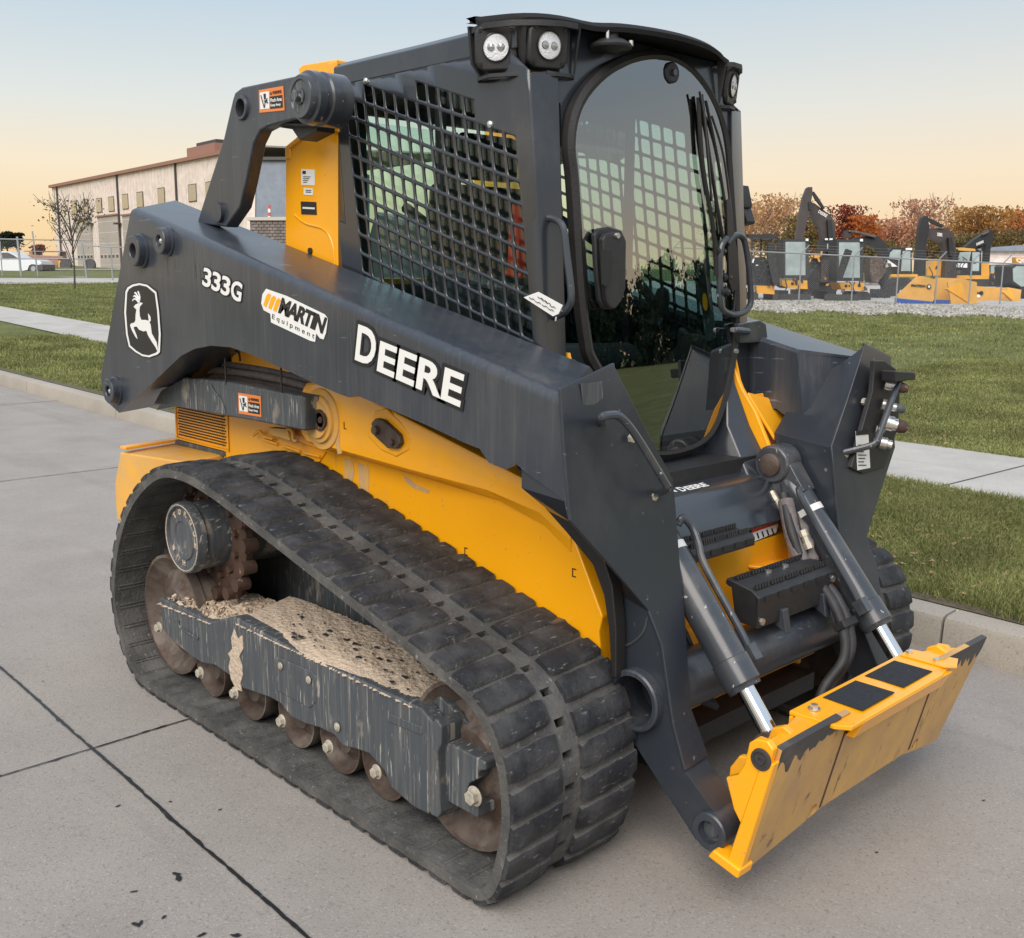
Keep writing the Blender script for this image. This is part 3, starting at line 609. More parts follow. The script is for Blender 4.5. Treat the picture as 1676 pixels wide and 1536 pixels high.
# emblem: frame and leaping deer
ez = lambda x, y_: (150+x/3.072, 300+y_/3.072)
outer = [(170, 545), (180, 525), (205, 510), (240, 503), (280, 512), (325, 548), (338, 640), (347, 760), (343, 850), (330, 862), (290, 876), (255, 870), (220, 850), (187, 822), (173, 760), (164, 650)]
cx_ = sum(p[0] for p in outer)/len(outer); cy_ = sum(p[1] for p in outer)/len(outer)
grow = lambda f, g=1: [(cx_+(p[0]-cx_)*f, cy_+(p[1]-cy_)*(1+(f-1)*g)) for p in outer]
EM = MB().prism([Q(*ez(*p), yl) for p in grow(1.05, .5)], (0, -.0008, 0)).build('deer_emblem', M['decalblack'], ARM)
a = MB(); n_ = len(outer); o1 = [Q(*ez(*p), yl-.0012) for p in outer]; o2 = [Q(*ez(*p), yl-.0012) for p in grow(.90, .5)]
for i in range(n_): j = (i+1) % n_; a.face([o1[i], o1[j], o2[j], o2[i]])
a.build('emblem_frame', M['white'], EM)
deer = [(212, 622), (226, 636), (222, 660), (221, 690), (215, 702), (198, 706), (194, 716), (203, 740), (222, 775), (231, 784), (226, 765), (212, 730), (214, 722), (228, 722), (240, 738), (262, 746), (276, 742), (284, 765), (305, 800), (322, 825), (331, 845), (334, 838), (327, 800), (303, 757), (297, 712), (291, 700), (298, 692), (296, 672), (284, 655), (288, 692), (270, 688), (250, 688), (243, 670), (241, 640), (243, 622), (258, 604), (246, 600), (232, 606), (222, 610)]
a = MB(); a.prism([Q(*ez(*p), yl-.0012) for p in deer], (0, -.0008, 0))
for st in ([(240, 604), (244, 580), (240, 560), (234, 545)], [(238, 602), (228, 588), (214, 583), (208, 592)], [(242, 590), (230, 580), (218, 568), (212, 570)], [(244, 585), (232, 570), (224, 556), (218, 552)]):
    a.tube([Q(*ez(*p), yl-.0016) for p in st], .0035, 5)
a.build('leaping_deer', M['white'], EM)
rs_ = random.Random(12); a = MB()
for k in range(46):                                 # dried drip lines on the boom side
    u = rs_.choice([rs_.uniform(262, 345), rs_.uniform(250, 620)]); v0 = 372+(u-262)*.43+rs_.uniform(0, 40); L_ = rs_.uniform(12, 60); w_ = rs_.uniform(.25, .9)
    a.prism([Q(u, v0, -.8003), Q(u+w_, v0, -.8003), Q(u+L_*.07+w_*.3, v0+L_, -.8003), Q(u+L_*.07, v0+L_, -.8003)], (0, -.0002, 0))
tag(a.build('dried_drips', M['drip'], ARM), kind='stuff')
a = MB(); p4 = X(1.094, (948, 628), (983, 624), (985, 660), (952, 664)); a.prism([(p[0]+.004, p[1], p[2]) for p in p4], (.001, 0, 0)); a.build('sticker_residue', M['frame'], ARM)

def make_link(s):
    K = empty('upper_link', (0, 0, 0), parent=LD)
    a = MB(); a.prism(Y(-.645, (380, 165), (384, 152), (396, 143), (482, 125), (505, 132), (526, 152), (526, 178), (510, 194), (478, 196), (440, 206), (425, 214), (415, 235), (402, 300), (392, 340), (370, 372), (322, 366), (333, 330), (365, 230)), (0, .05, 0))
    if s > 0: a.mirror_y()
    lk = a.build('link_plate', M['arm'], K, bevel=.006, seg=3)
    p = on('y', -.645, 397, 177); c = MB().cyl((p[0], s*.7, p[2]), (p[0], s*.55, p[2]), .030, n=28); cut(lk, c)
    a = MB(); a.lathe((p[0], -.655, p[2]), (0, 1, 0), [(0, .030), (0, .038), (.006, .042), (.08, .042), (.08, .03), (0, .03)], 32, cap=False)
    if s > 0: a.mirror_y()
    a.build('link_eye', M['arm'], K)
    p = on('y', -.745, 490, 158); a = MB(); a.lathe((p[0], -.745, p[2]), (0, 1, 0), [(.008, .001), (.008, .045), (0, .05), (0, .062), (.006, .066), (.022, .068), (.026, .078), (.05, .080), (.055, .073), (.07, .073), (.075, .08), (.145, .08), (.146, .035), (.16, .035)], 40)
    if s > 0: a.mirror_y()
    a.build('pivot_drum', M['cyl'], K)
    a = MB(); a.lathe((p[0], -.745, p[2]), (0, 1, 0), [(.004, .001), (.004, .05), (.02, .05)], 30); a.cyl((p[0], -.742, p[2]), (p[0], -.765, p[2]), .018, n=6); a.cyl((p[0], -.742, p[2]), (p[0], -.748, p[2]), .024, n=20)
    if s > 0: a.mirror_y()
    a.build('pivot_cap', M['frame'], K, bevel=.002)
    a = MB(); a.prism(Y(-.60, (448, 198), (470, 195), (520, 200), (518, 215), (490, 230), (478, 212), (452, 208)), (0, .07, 0)); a.tube(Y(-.62, (455, 203), (500, 205), (550, 206)), .006, 8)
    if s > 0: a.mirror_y()
    a.build('link_bracket', M['black'], K, bevel=.004)
    for u, v in ((452, 198), (460, 196)):
        q = on('y', -.62, u, v); a = MB(); a.cyl((q[0], -.60, q[2]), (q[0], -.635, q[2]), .008, n=6)
        if s > 0: a.mirror_y()
        a.build('bolt', M['bright'], K)
    a = MB(); pin = on('y', -.65, 358, 348); a.lathe((pin[0], -.66, pin[2]), (0, 1, 0), [(0, .026), (0, .036), (.06, .036)], 28)
    if s > 0: a.mirror_y()
    a.build('link_pin', M['arm'], K)
    return K
KN = make_link(-1); KF = make_link(1)
def warning(parent, quad, name='pinch_warning'):
    tl, tr, br, bl = [np.array(q) for q in quad]
    f = lambda x, y_: tl+(tr-tl)*x+(bl-tl)*y_+(br-bl-tr+tl)*x*y_
    w = MB().prism([tl, tr, br, bl], (0, -.001, 0)).build(name, M['orange'], parent)
    o_ = np.array([0, -.0014, 0]); pr = lambda pts: [f(*p)+o_ for p in pts]
    MB().prism(pr([(.05, .12), (.42, .12), (.42, .86), (.05, .86)]), (0, -.0006, 0)).build('label_panel', M['white'], w)
    MB().prism(pr([(.45, .36), (.95, .36), (.95, .88), (.45, .88)]), (0, -.0006, 0)).build('label_text_panel', M['decalblack'], w)
    q = np.array([0, -.0023, 0]); a = MB()
    a.prism([f(*p)+q for p in ((.20, .2), (.30, .2), (.30, .45), (.22, .45))], (0, -.0004, 0))
    for pts in ([(.10, .25), (.22, .8)], [(.22, .5), (.38, .62)], [(.36, .42), (.26, .6), (.24, .8)], [(.28, .5), (.36, .52)]): a.tube([f(*p)+q for p in pts], .0022, 5, res=0)
    a.prism([f(*p)+q for p in ((.47, .28), (.55, .28), (.51, .14))], (0, -.0004, 0))
    text(a, 'WARNING', f(.57, .28)+q, f(.93, .28)+q, f(.57, .14)+q, NY, th=.0004, bold=.02)
    a.build('label_symbol', M['decalblack'], w)
    a = MB(); text(a, 'Pinch Area', f(.48, .60)+q, f(.93, .60)+q, f(.48, .44)+q, NY, th=.0004, bold=.02); text(a, 'Keep Away', f(.48, .82)+q, f(.88, .82)+q, f(.48, .67)+q, NY, th=.0004, bold=.02); a.build('label_words', M['white'], w)
warning(KN, Y(-.646, (424, 148), (464, 141), (466, 181), (425, 185)))
for s in (-1, 1):                                  # lower link bar and the hoses lying on it
    K = empty('lower_link', (0, 0, 0), parent=LD)
    a = MB(); a.prism(Y(-.70, (262, 640), (300, 618), (372, 625), (498, 650), (498, 706), (440, 694), (290, 667), (250, 662)), (0, .07, 0))
    if s > 0: a.mirror_y()
    a.build('link_bar', M['frame'], K, bevel=.008, seg=3)
    a = MB(); a.tube(Y(-.703, (345, 630), (350, 640), (362, 655), (369, 676)), .003, 6)
    if s > 0: a.mirror_y()
    a.build('weld_seam', M['frame'], K)
    a = MB()
    for k, (v0, r) in enumerate(((0, .013), (-11, .013), (8, .014))): a.tube(Y(-.59+.02*k, (300, 612+v0), (350, 606+v0), (430, 616+v0), (505, 634+v0), (560, 655+v0)), r, 10)
    if s > 0: a.mirror_y()
    a.build('sleeved_hoses', M['sleeve'], K)
    a = MB()
    for u in (368, 459): a.tube(Y(-.70, (u, 586 if u < 400 else 600), (u+1, 605), (u+2, 630 if u < 400 else 642)), .0035, 6)
    a.tube(Y(-.60, (368, 582), (375, 576), (390, 577), (393, 592)), .004, 6)
    if s > 0: a.mirror_y()
    a.build('hose_hoop', M['black'], K)
    if s < 0: warning(K, Y(-.701, (390, 643), (427, 649), (428, 683), (391, 677)))
for s in (-1, 1): MB().prism([(x, s*.50, z) for x, z in ((-1.0, 1.035), (.2, 1.035), (.2, 1.2), (-1.0, 1.2))], (0, s*.06, 0)).build('engine_bay_side', M['black'], BODY)
b = MB(); b.box(-.86, -.45, -.575, -.565, 1.165, 1.26); b.build('bay_brace', M['yelworn'], BODY, bevel=.004)

# ---- torque tube with step
TT = MB(); TT.lathe((1.149, -.456, .458), (0, 1, 0), [(.45, .001), (.45, .067), (0, .067), (0, .077), (.912, .077), (.912, .001)], 44)
TUBE = TT.build('torque_tube', M['arm'], LD)
def grip(mb, x0, x1, y0, y1, z, n=7):
    for k in range(n):
        y = y0+(y1-y0)*(k+.5)/n; w = abs(y1-y0)/n*.36
        for t in range(5): yy = y-w+2*w*t/4; mb.prism([(x0, yy-w*.16, z), (x0+.012, yy-w*.16, z+.014), (x0+.016, yy-w*.16, z)], (0, w*.3, 0))
st = MB()
st.prism([(x, -.13, z) for x, z in ((1.11, .675), (1.115, .69), (1.20, .672), (1.225, .655), (1.225, .565), (1.215, .565), (1.212, .652), (1.12, .668))], (0, .41, 0))
for y in (-.13, .275): st.prism([(x, y, z) for x, z in ((1.13, .672), (1.22, .655), (1.22, .57), (1.15, .57))], (0, .006, 0))
STEP = st.build('entry_step', M['black'], LD, bevel=.004)
for x_, z_ in ((1.125, .687), (1.19, .673)):
    a = MB(); grip(a, x_, 1, -.12, .27, z_, 5); a.build('tooth_row', M['black'], STEP)
a = MB()
for k in range(6): y = -.10+k*.068; a.box(1.2248, 1.229, y, y+.032, .64, .656)
a.build('edge_teeth', M['black'], STEP)
for y, z in ((-.115, .585), (.262, .575), (.262, .635)):
    a = MB(); a.cyl((1.2255, y, z), (1.233, y, z), .011, n=6); a.build('bolt', M['bright'], STEP)
for y, x in ((.03, 1.15), (.12, 1.15)):
    a = MB(); a.cyl((x, y, .682), (x, y, .690), .010, n=16); a.build('bolt', M['bright'], STEP)
for y in (-.02, .20): MB().prism([(1.215, y, .60), (1.20, y, .556), (1.25, y, .53), (1.235, y, .60)], (0, .03, 0)).build('step_bracket', M['arm'], TUBE, bevel=.003)
st = MB(); st.prism([(x, -.27, z) for x, z in ((1.0, .80), (1.09, .792), (1.10, .78), (1.10, .755), (1.09, .755), (1.085, .775), (1.0, .785))], (0, .30, 0)); U2 = st.build('upper_step', M['black'], LD, bevel=.004)
for x_, z_ in ((1.02, .799), (1.065, .793)):
    a = MB(); grip(a, x_, 1, -.26, .03, z_, 5); a.build('tooth_row', M['black'], U2)
a = MB()
for k in range(5): y = -.25+k*.058; a.box(1.0998, 1.104, y, y+.028, .765, .781)
a.build('edge_teeth', M['black'], U2)

# ---- bucket cylinders
def make_cyl(s):
    C_ = empty('bucket_cylinder', (0, 0, 0), parent=LD)
    y = -.355; top = np.array([.962, y, .945]); end = np.array([1.338, y, .492]); rod = np.array([1.432, y, .375])
    ax = (end-top)/np.linalg.norm(end-top)
    a = MB(); a.lathe(tuple(top+ax*.05), tuple(ax), [(0, .03), (.02, .040), (.05, .047), (.07, .048), (.46, .048), (.462, .051), (.53, .051), (.534, .047), (.545, .045)], 40)
    if s > 0: a.mirror_y()
    a.build('barrel', M['cyl'], C_)
    a = MB(); a.lathe((top[0], y-.045, top[2]), (0, 1, 0), [(0, .035), (0, .056), (.006, .062), (.084, .062), (.09, .056), (.09, .035)], 36)
    n_ = np.cross(ax, (0, 1, 0)); a.prism([tuple(top+n_*.055-np.array([0, .035, 0])), tuple(top+ax*.13+n_*.047-np.array([0, .035, 0])), tuple(top+ax*.13-n_*.047-np.array([0, .035, 0])), tuple(top-n_*.055-np.array([0, .035, 0]))], (0, .07, 0))
    if s > 0: a.mirror_y()
    a.build('barrel_eye', M['cyl'], C_, bevel=.006, seg=3)
    a = MB(); a.lathe((top[0], y+.043, top[2]), (0, 1, 0), [(0, .036), (.012, .036), (.014, .033), (.014, .001)], 32)
    if s > 0: a.mirror_y()
    a.build('upper_pin', M['steel'], C_)
    a = MB(); a.cyl(tuple(end-ax*.01), tuple(rod), .0245, n=32)
    if s > 0: a.mirror_y()
    a.build('chrome_rod', M['chrome'], C_)
    a = MB(); a.cyl(tuple(top+ax*.175), tuple(top+ax*.196), .0492, n=40)
    if s > 0: a.mirror_y()
    a.build('white_band', M['tape'], C_)
    a = MB(); a.lathe((rod[0]+.005, y-.035, rod[2]-.01), (0, 1, 0), [(0, .02), (0, .042), (.07, .042), (.07, .02)], 28)
    if s > 0: a.mirror_y()
    a.build('rod_eye', M['steel'], C_)
    # steel feed pipe along the barrel with its end fitting
    sd = np.array([0, 1, 0]); up = n_ if n_[2] > 0 else -n_
    o = lambda t, k, h: tuple(top+ax*t+sd*k+up*h)
    a = MB(); a.tube([o(.13, .045, .035), o(.12, .06, .05), (o(.15, .075, .05)), o(.20, .07, .045), o(.26, .06, .035), o(.45, .062, .03), o(.50, .062, .026)], .011, 10)
    a.obox(o(.52, .06, .026), ax, sd, up, .022, .016, .017)
    if s > 0: a.mirror_y()
    a.build('feed_pipe', M['cyl'], C_)
    return C_
CN = make_cyl(-1); CF = make_cyl(1)
# hoses between arm and coupler on the far side, sleeves, fittings
a = MB()
for k in (0, 1):
    a.tube([(1.02, .33-.03*k, .86), (1.09, .28-.03*k, .75), (1.15, .27-.03*k, .66), (1.245, .26-.035*k, .585), (1.30, .25-.035*k, .50), (1.32, .22-.03*k, .42), (1.30, .12, .32+.02*k), (1.32, .02+.02*k, .25), (1.40, .0, .23+.02*k), (1.46, .08+.03*k, .27), (1.48, .20, .30)], .0155, 12)
HS = a.build('auxiliary_hoses', M['hose'], LD)
a = MB(); a.tube([(1.03, .30, .84), (1.085, .262, .74), (1.13, .245, .67)], .026, 12); a.tube([(1.06, .33, .80), (1.11, .295, .72), (1.16, .275, .64), (1.19, .265, .62)], lambda t: .024+.003*math.sin(t*40), 14, res=10); a.build('hose_sleeve', M['sleeve'], HS)
a = MB(); a.obox((1.295, .235, .515), (0, 1, 0), (.6, 0, -.8), (.8, 0, .6), .04, .012, .02); a.obox((1.185, .25, .64), (0, 1, 0), (.6, 0, -.8), (.8, 0, .6), .035, .014, .02); a.build('hose_clamp', M['black'], HS, bevel=.003)
a = MB()
for t in range(5):
    p = np.array(on('y', .30, 1262+t*11, 805+t*15)); a.cyl(tuple(p), tuple(p+np.array([.022, 0, -.026])), .015 if t % 2 else .011, n=6)
for t in range(3): p = np.array(on('y', .26, 1313+t*4, 868+t*10)); a.cyl(tuple(p), tuple(p+np.array([.01, 0, -.018])), .014 if t % 2 == 0 else .011, n=6)
a.build('hose_fitting', M['bolt'], HS)
a = MB(); a.tube([(1.05, -.25, .66), (1.12, -.22, .60), (1.16, -.2, .56)], lambda t: .020+.003*math.sin(t*50), 12, res=10); a.tube([(1.00, -.30, .84), (1.05, -.27, .78), (1.06, -.26, .68), (1.04, -.26, .6)], .010, 8)
for k in range(4): a.tube([(1.04, -.36+k*.03, .60), (1.10, -.33+k*.02, .52), (1.09, -.3+k*.03, .40), (1.15, -.2, .33)], .009, 8)
a.build('tucked_hoses', M['hose'], HS)

# ---- coupler (attachment plate)
CP = empty('quick_coupler', (0, 0, 0), parent=LD)
p0 = np.array([1.4626, 0, 0]); av = np.array([.2364, 0, .9717]); nv = np.array([.9717, 0, -.2364]); base = np.array([1.494, 0, .129])
def pl(y, t, d=0): return tuple(base+np.array([0, y, 0])+av*t+nv*d)
out_ = [(-.548, 0), (-.52, -.005), (-.30, .03), (-.22, .045), (.22, .045), (.30, .03), (.45, .006), (.478, .012), (.583, .343), (.28, .35), (.275, .275), (.20, .268), (-.20, .268), (-.225, .275), (-.24, .345), (-.552, .343)]
a = MB(); a.prism([pl(y, t) for y, t in out_], tuple(-nv*.016)); cpl = a.build('face_plate', M['plateface'], CP)
for yy, tt_ in ((-.30, .03), (.16, .045), (-.05, .06)) if 0 else ((-.27, .035), (.30, .035)):
    c = MB(); q = np.array(pl(yy, tt_+.02)); c.cyl(tuple(q+nv*.05), tuple(q-nv*.05), .018, n=20); cut(cpl, c)
for s in (-1, 1):
    e_ = .551 if s < 0 else .575; rl_ = random.Random(31+s); ed = [pl(s*(e_-(e_-.285)*k/22), .315-.055*(1-k/22)*rl_.random()-.012*rl_.random(), .0008) for k in range(23)]
    a = MB(); a.prism(ed+[pl(s*.285, .347, .0008), pl(s*.40, .3465, .0008), pl(s*(.552 if s < 0 else .583), .3445, .0008)], tuple(-nv*.0172)); a.build('worn_lip', M['wearsteel'], CP)
a = MB()                                            # grooves pressed in the face
for y in (-.235, .262): a.prism([pl(y-.004, .05, .0015), pl(y+.004, .05, .0015), pl(y+.004, .30, .0015), pl(y-.004, .30, .0015)], tuple(-nv*.0012))
a.build('face_seam', M['rust'], CP)
for s in (-1, 1):
    B_ = empty('hinge_bracket', (0, 0, 0), parent=CP)
    a = MB(); a.prism(Y(-.575, (1226, 1216), (1238, 1209), (1256, 1214), (1266, 1228), (1262, 1242), (1225, 1345), (1212, 1350), (1200, 1325), (1187, 1273), (1207, 1268), (1218, 1250)), (0, .022, 0))
    if s > 0: a.mirror_y(); a.v = [(x-.07, y-.03, z-.06) for x, y, z in a.v]
    o = a.build('outer_cheek', M['yellow'], B_, bevel=.005, seg=3)
    if s < 0:
        p = on('y', -.575, 1247, 1243); c = MB().cyl((p[0]-.0, s*.6, p[2]), (p[0], s*.5, p[2]), .018, n=24)
        a = MB(); a.lathe((p[0], -.577, p[2]), (0, -1, 0), [(0, .027), (.005, .026), (.006, .022), (.006, .020), (.002, .019), (.002, .012), (.006, .011), (.006, .006), (.002, .005), (.002, .001)], 28)
        if s > 0: a.mirror_y()
        a.build('pivot_bush', M['wearsteel'], B_)
    for yy in (-.43, -.285):
        a = MB(); a.prism([(x, yy, z) for x, z in ((1.46, .12), (1.545, .44), (1.50, .46), (1.47, .445), (1.455, .40), (1.43, .35), (1.38, .34), (1.355, .30), (1.35, .20), (1.385, .14))], (0, .022, 0))
        if s > 0: a.mirror_y()
        a.build('inner_cheek', M['yelworn'], B_, bevel=.005, seg=3)
    a = MB(); a.prism([pl(-.578, .318, .003), pl(-.582, 0, .003), pl(-.582, 0, -.038), pl(-.578, .30, -.030)], (0, .029, 0))
    a.prism([pl(-.592, .018, .007), pl(-.592, -.010, .007), pl(-.592, -.010, -.085), pl(-.592, .018, -.075)], (0, .06, 0))
    if s > 0: a.mirror_y(); a.v = [(x-.05, y-.10, z) for x, y, z in a.v]
    a.build('side_bar', M['yellow'], B_, bevel=.006, seg=3)
    a = MB(); a.prism([pl(-.5, .30, -.02), pl(-.27, .31, -.02), pl(-.27, .30, -.10), pl(-.5, .27, -.07)], tuple(av*.02))
    if s > 0: a.mirror_y()
    a.build('top_web', M['yelworn'], B_, bevel=.005)
TP = empty('top_step', (0, 0, 0), parent=CP)
zt = .462
a = MB(); a.prism([(1.462, -.34, zt), (1.585, -.335, zt), (1.612, -.30, zt-.006), (1.612, .20, zt-.006), (1.590, .30, zt), (1.462, .315, zt)], (0, 0, -.012))
a.prism([(1.600, -.235, zt-.012), (1.614, -.235, zt-.012), (1.585, -.235, .395), (1.560, -.235, .395)], (0, .50, 0))
a.prism([(1.462, -.34, zt-.013), (1.474, -.34, zt-.013), (1.474, -.34, zt-.08), (1.462, -.34, zt-.08)], (0, .65, 0))
a.build('step_plate', M['yellow'], TP, bevel=.003)
for y0, y1 in ((-.205, -.035), (.015, .185)):
    a = MB(); a.prism([(1.478, y0, zt+.0005), (1.590, y0, zt+.0005), (1.590, y1, zt+.0005), (1.478, y1, zt+.0005)], (0, 0, .0018)); a.build('grip_pad', M['grip'], TP, bevel=.0005)
for x, y in ((1.50, -.285), (1.485, .262), (1.565, .262)):
    a = MB(); a.cyl((x, y, zt), (x, y, zt+.003), .016, n=20); a.cyl((x, y, zt+.003), (x, y, zt+.013), .010, n=6); a.build('bolt', M['bright'], TP)
a = MB(); a.prism([(1.47, .235, zt+.001), (1.60, .235, zt+.001), (1.625, .26, zt+.001), (1.60, .325, zt+.001), (1.47, .30, zt+.001)], (0, 0, .004)); a.build('wear_tab', M['yellow'], TP)
MB().tube([(1.47, -.34, .24), (1.44, -.25, .23), (1.43, -.1, .22), (1.46, -.02, .21)], .02, 10).build('latch_rod', M['duskyel'], CP)
a = MB(); a.tube([(1.47, .34, .24), (1.42, .2, .2), (1.40, .1, .19)], .02, 10)
a.build('latch_rod', M['duskyel'], CP)
b = MB(); b.box(.95, 1.10, -.42, .42, .20, .258); b.build('belly_shade_box', M['black'], BODY)  # black box put under the machine to stand for its shade

# ---- far arm manifold: couplers on the outer face of the far front plate
MF = empty('hydraulic_manifold', (0, 0, 0), parent=ARMF)
a = MB(); P = [on('x', 1.13, *q) for q in ((1424, 590), (1440, 590), (1458, 603), (1466, 625), (1462, 700), (1440, 765), (1405, 775), (1385, 765), (1395, 730), (1420, 640))]; a.prism(P, (.018, 0, 0)); a.build('manifold_plate', M['black'], MF, bevel=.004)
ex = np.array([.75, .45, -.35])*.9
def coupler(u, v, r, L_, capmat):
    p = np.array(on('x', 1.15, u, v)); d = np.array([.80, .55, -.22]); d = d/np.linalg.norm(d)
    a = MB(); a.lathe(tuple(p), tuple(d), [(0, r*1.15), (.02, r*1.15), (.022, r), (L_*.45, r), (L_*.47, r*.82), (L_*.6, r*.82)], 24); c_ = a.build('quick_coupling', M['bright'], MF)
    a = MB(); a.lathe(tuple(p+d*L_*.6), tuple(d), [(0, r*.86), (.012, r*.9), (L_*.3, r*.78), (L_*.4, r*.55), (L_*.4, .001)], 20); a.build('coupling_tip', capmat, c_)
coupler(1448, 628, .019, .075, M['rust']); coupler(1443, 662, .017, .075, M['frame']); coupler(1442, 690, .025, .085, M['rust']); coupler(1440, 724, .018, .04, M['bright']); coupler(1433, 703, .012, .03, M['frame'])
a = MB(); P = [on('x', 1.16, *q) for q in ((1442, 606), (1474, 608), (1476, 620), (1442, 624))]; a.prism(P, (.05, 0, 0)); a.build('socket_box', M['black'], MF, bevel=.004)
a = MB(); P = [on('x', 1.1315+.018, *q) for q in ((1400, 706), (1421, 712), (1424, 766), (1403, 770))]; a.prism(P, (.001, 0, 0)); lb = a.build('notice_sticker', M['white'], MF)
a = MB(); P = [on('x', 1.1515, *q) for q in ((1401, 706), (1421, 704), (1421, 711), (1401, 713))]; a.prism(P, (.001, 0, 0))
for k in range(7): P = [on('x', 1.1515, *q) for q in ((1405, 728+k*5.5), (1418-(k % 3)*2, 728+k*5.5), (1418-(k % 3)*2, 729.5+k*5.5), (1405, 729.5+k*5.5))]; a.prism(P, (.0006, 0, 0))
a.build('notice_text', M['decalblack'], lb)
# ================================================================== cab
CAB = empty('operator_cab', (0, 0, 0), parent=LD)
def xf(z): return .661+(2.071-z)*.093
def xg(z): return .690+(2.17-z)*.062
XR = -.252
# perforated side screens
def screen(s):
    e1 = np.array([.053, -.0165])*1.03; e2 = np.array([.0085, -.061])*1.03; o = np.array([-.206, 2.168])
    inside = [(p[0], p[2]) for p in Y(-.49, (573, 160), (592, 162), (596, 146), (758, 152), (790, 192), (830, 212), (850, 255), (872, 600), (860, 700), (600, 600), (586, 440), (577, 300))]
    def pin(q):
        c = False; n = len(inside)
        for i in range(n):
            a, b = inside[i], inside[(i+1) % n]
            if (a[1] > q[1]) != (b[1] > q[1]) and q[0] < (b[0]-a[0])*(q[1]-a[1])/(b[1]-a[1])+a[0]: c = not c
        return c
    zt, zb = 2.142, 1.02
    rect = [(XR, zb), (xf(zb), zb), (xf(2.075), 2.075), (.575, zt), (XR, zt)]
    def clip(P):
        for i in range(5):
            a, b = np.array(rect[i]), np.array(rect[(i+1) % 5]); nrm = np.array([-(b-a)[1], (b-a)[0]]); o_ = []
            for k in range(len(P)):
                p, q = np.array(P[k]), np.array(P[(k+1) % len(P)]); dp, dq = (p-a)@nrm, (q-a)@nrm
                if dp >= 0: o_.append(tuple(p))
                if dp*dq < 0: o_.append(tuple(p+(q-p)*dp/(dp-dq)))
            P = o_
            if len(P) < 3: return []
        return P
    m = MB(); y = -.49
    for i in range(-8, 26):
        for j in range(-8, 30):
            c0 = o+e1*i+e2*j; C4 = [c0, c0+e1, c0+e1+e2, c0+e2]; ctr = c0+(e1+e2)/2
            cl = clip([tuple(q) for q in C4])
            if not cl: continue
            full = len(cl) == 4 and all(np.allclose(np.array(cl[k]), C4[k], atol=1e-6) or True for k in range(4)) and all(rect[0][0] < q[0] < xf(q[1]) and zb < q[1] < zt for q in C4)
            if full and pin(ctr):
                H = []
                for k in range(4):
                    cc = ctr+(C4[k]-ctr)*.815; pv = ctr+(C4[k-1]-ctr)*.815; nx_ = ctr+(C4[(k+1) % 4]-ctr)*.815
                    a_ = cc+(pv-cc)/np.linalg.norm(pv-cc)*.009; b_ = cc+(nx_-cc)/np.linalg.norm(nx_-cc)*.009; mid = (a_+b_)/2*.45+cc*.55
                    H.append([a_, mid, b_])
                T3 = lambda q: (q[0], y, q[1])
                for k in range(4):
                    k2 = (k+1) % 4
                    m.face([T3(C4[k]), T3(C4[k2]), T3(H[k2][0]), T3(H[k][2])]); m.face([T3(C4[k]), T3(H[k][1]), T3(H[k][0])]); m.face([T3(C4[k]), T3(H[k][2]), T3(H[k][1])])
            else: m.face([(q[0], y, q[1]) for q in cl])
    if s > 0: m.mirror_y()
    ob = m.build('side_screen', M['cab'], CAB, weld=True, smooth=False)
    sd = ob.modifiers.new('solid', 'SOLIDIFY'); sd.thickness = .006; sd.offset = 0
    return ob
import bmesh
for s in (-1, 1): screen(s)
for s in (-1, 1):
    a = MB(); a.prism([(XR+.02, -.455, 1.05), (.66, -.455, 1.05), (.62, -.455, 2.12), (XR+.02, -.455, 2.12)], (0, .004, 0))
    if s > 0: a.mirror_y()
    a.build('side_window', M['cabglass'], CAB)
    for u, v in ((598, 133), (801, 204)):
        p = on('y', -.496, u, v); a = MB(); a.lathe((p[0], -.493, p[2]), (0, -1, 0), [(0, .011), (.004, .010), (.007, .006), (.008, .001)], 16)
        if s > 0: a.mirror_y()
        a.build('screen_bolt', M['bright'], CAB)
    # posts: rear corner, front corner with its inward return, sliding window bar
    a = MB(); a.prism([(XR, -.4865, 1.02), (XR+.045, -.4865, 1.02), (XR+.045, -.4865, 2.135), (XR, -.4865, 2.135)], (0, .06, 0))
    a.prism([(.22, -.452, 1.05), (.255, -.452, 1.05), (.245, -.452, 2.12), (.21, -.452, 2.12)], (0, .02, 0))
    if s > 0: a.mirror_y()
    a.build('cab_post', M['black'], CAB, bevel=.004)
    a = MB()
    zz = [1.02, 1.4, 1.8, 2.0, 2.07]
    a.loft([[(xf(z)+.001, -.4935, z), (xf(z)+.004, -.487, z), (xg(z)-.01, -.405, z), (xg(z)-.04, -.400, z), (xf(z)-.03, -.475, z), (xf(z)-.03, -.485, z)] for z in zz])
    if s > 0: a.mirror_y()
    a.build('front_pillar', M['cab'], CAB, bevel=.004)
# roof with its raised lip, top cover seam
a = MB()
prof = lambda x, dz=0: [(x, -.494, 2.139), (x, -.494, 2.197+dz), (x, -.478, 2.212+dz), (x, .478, 2.212+dz), (x, .494, 2.197+dz), (x, .494, 2.139)]
a.loft([prof(XR-.004), prof(.15), prof(.45, .002), prof(.61, .002)]); a.build('roof', M['cab'], CAB, bevel=.004, seg=3)
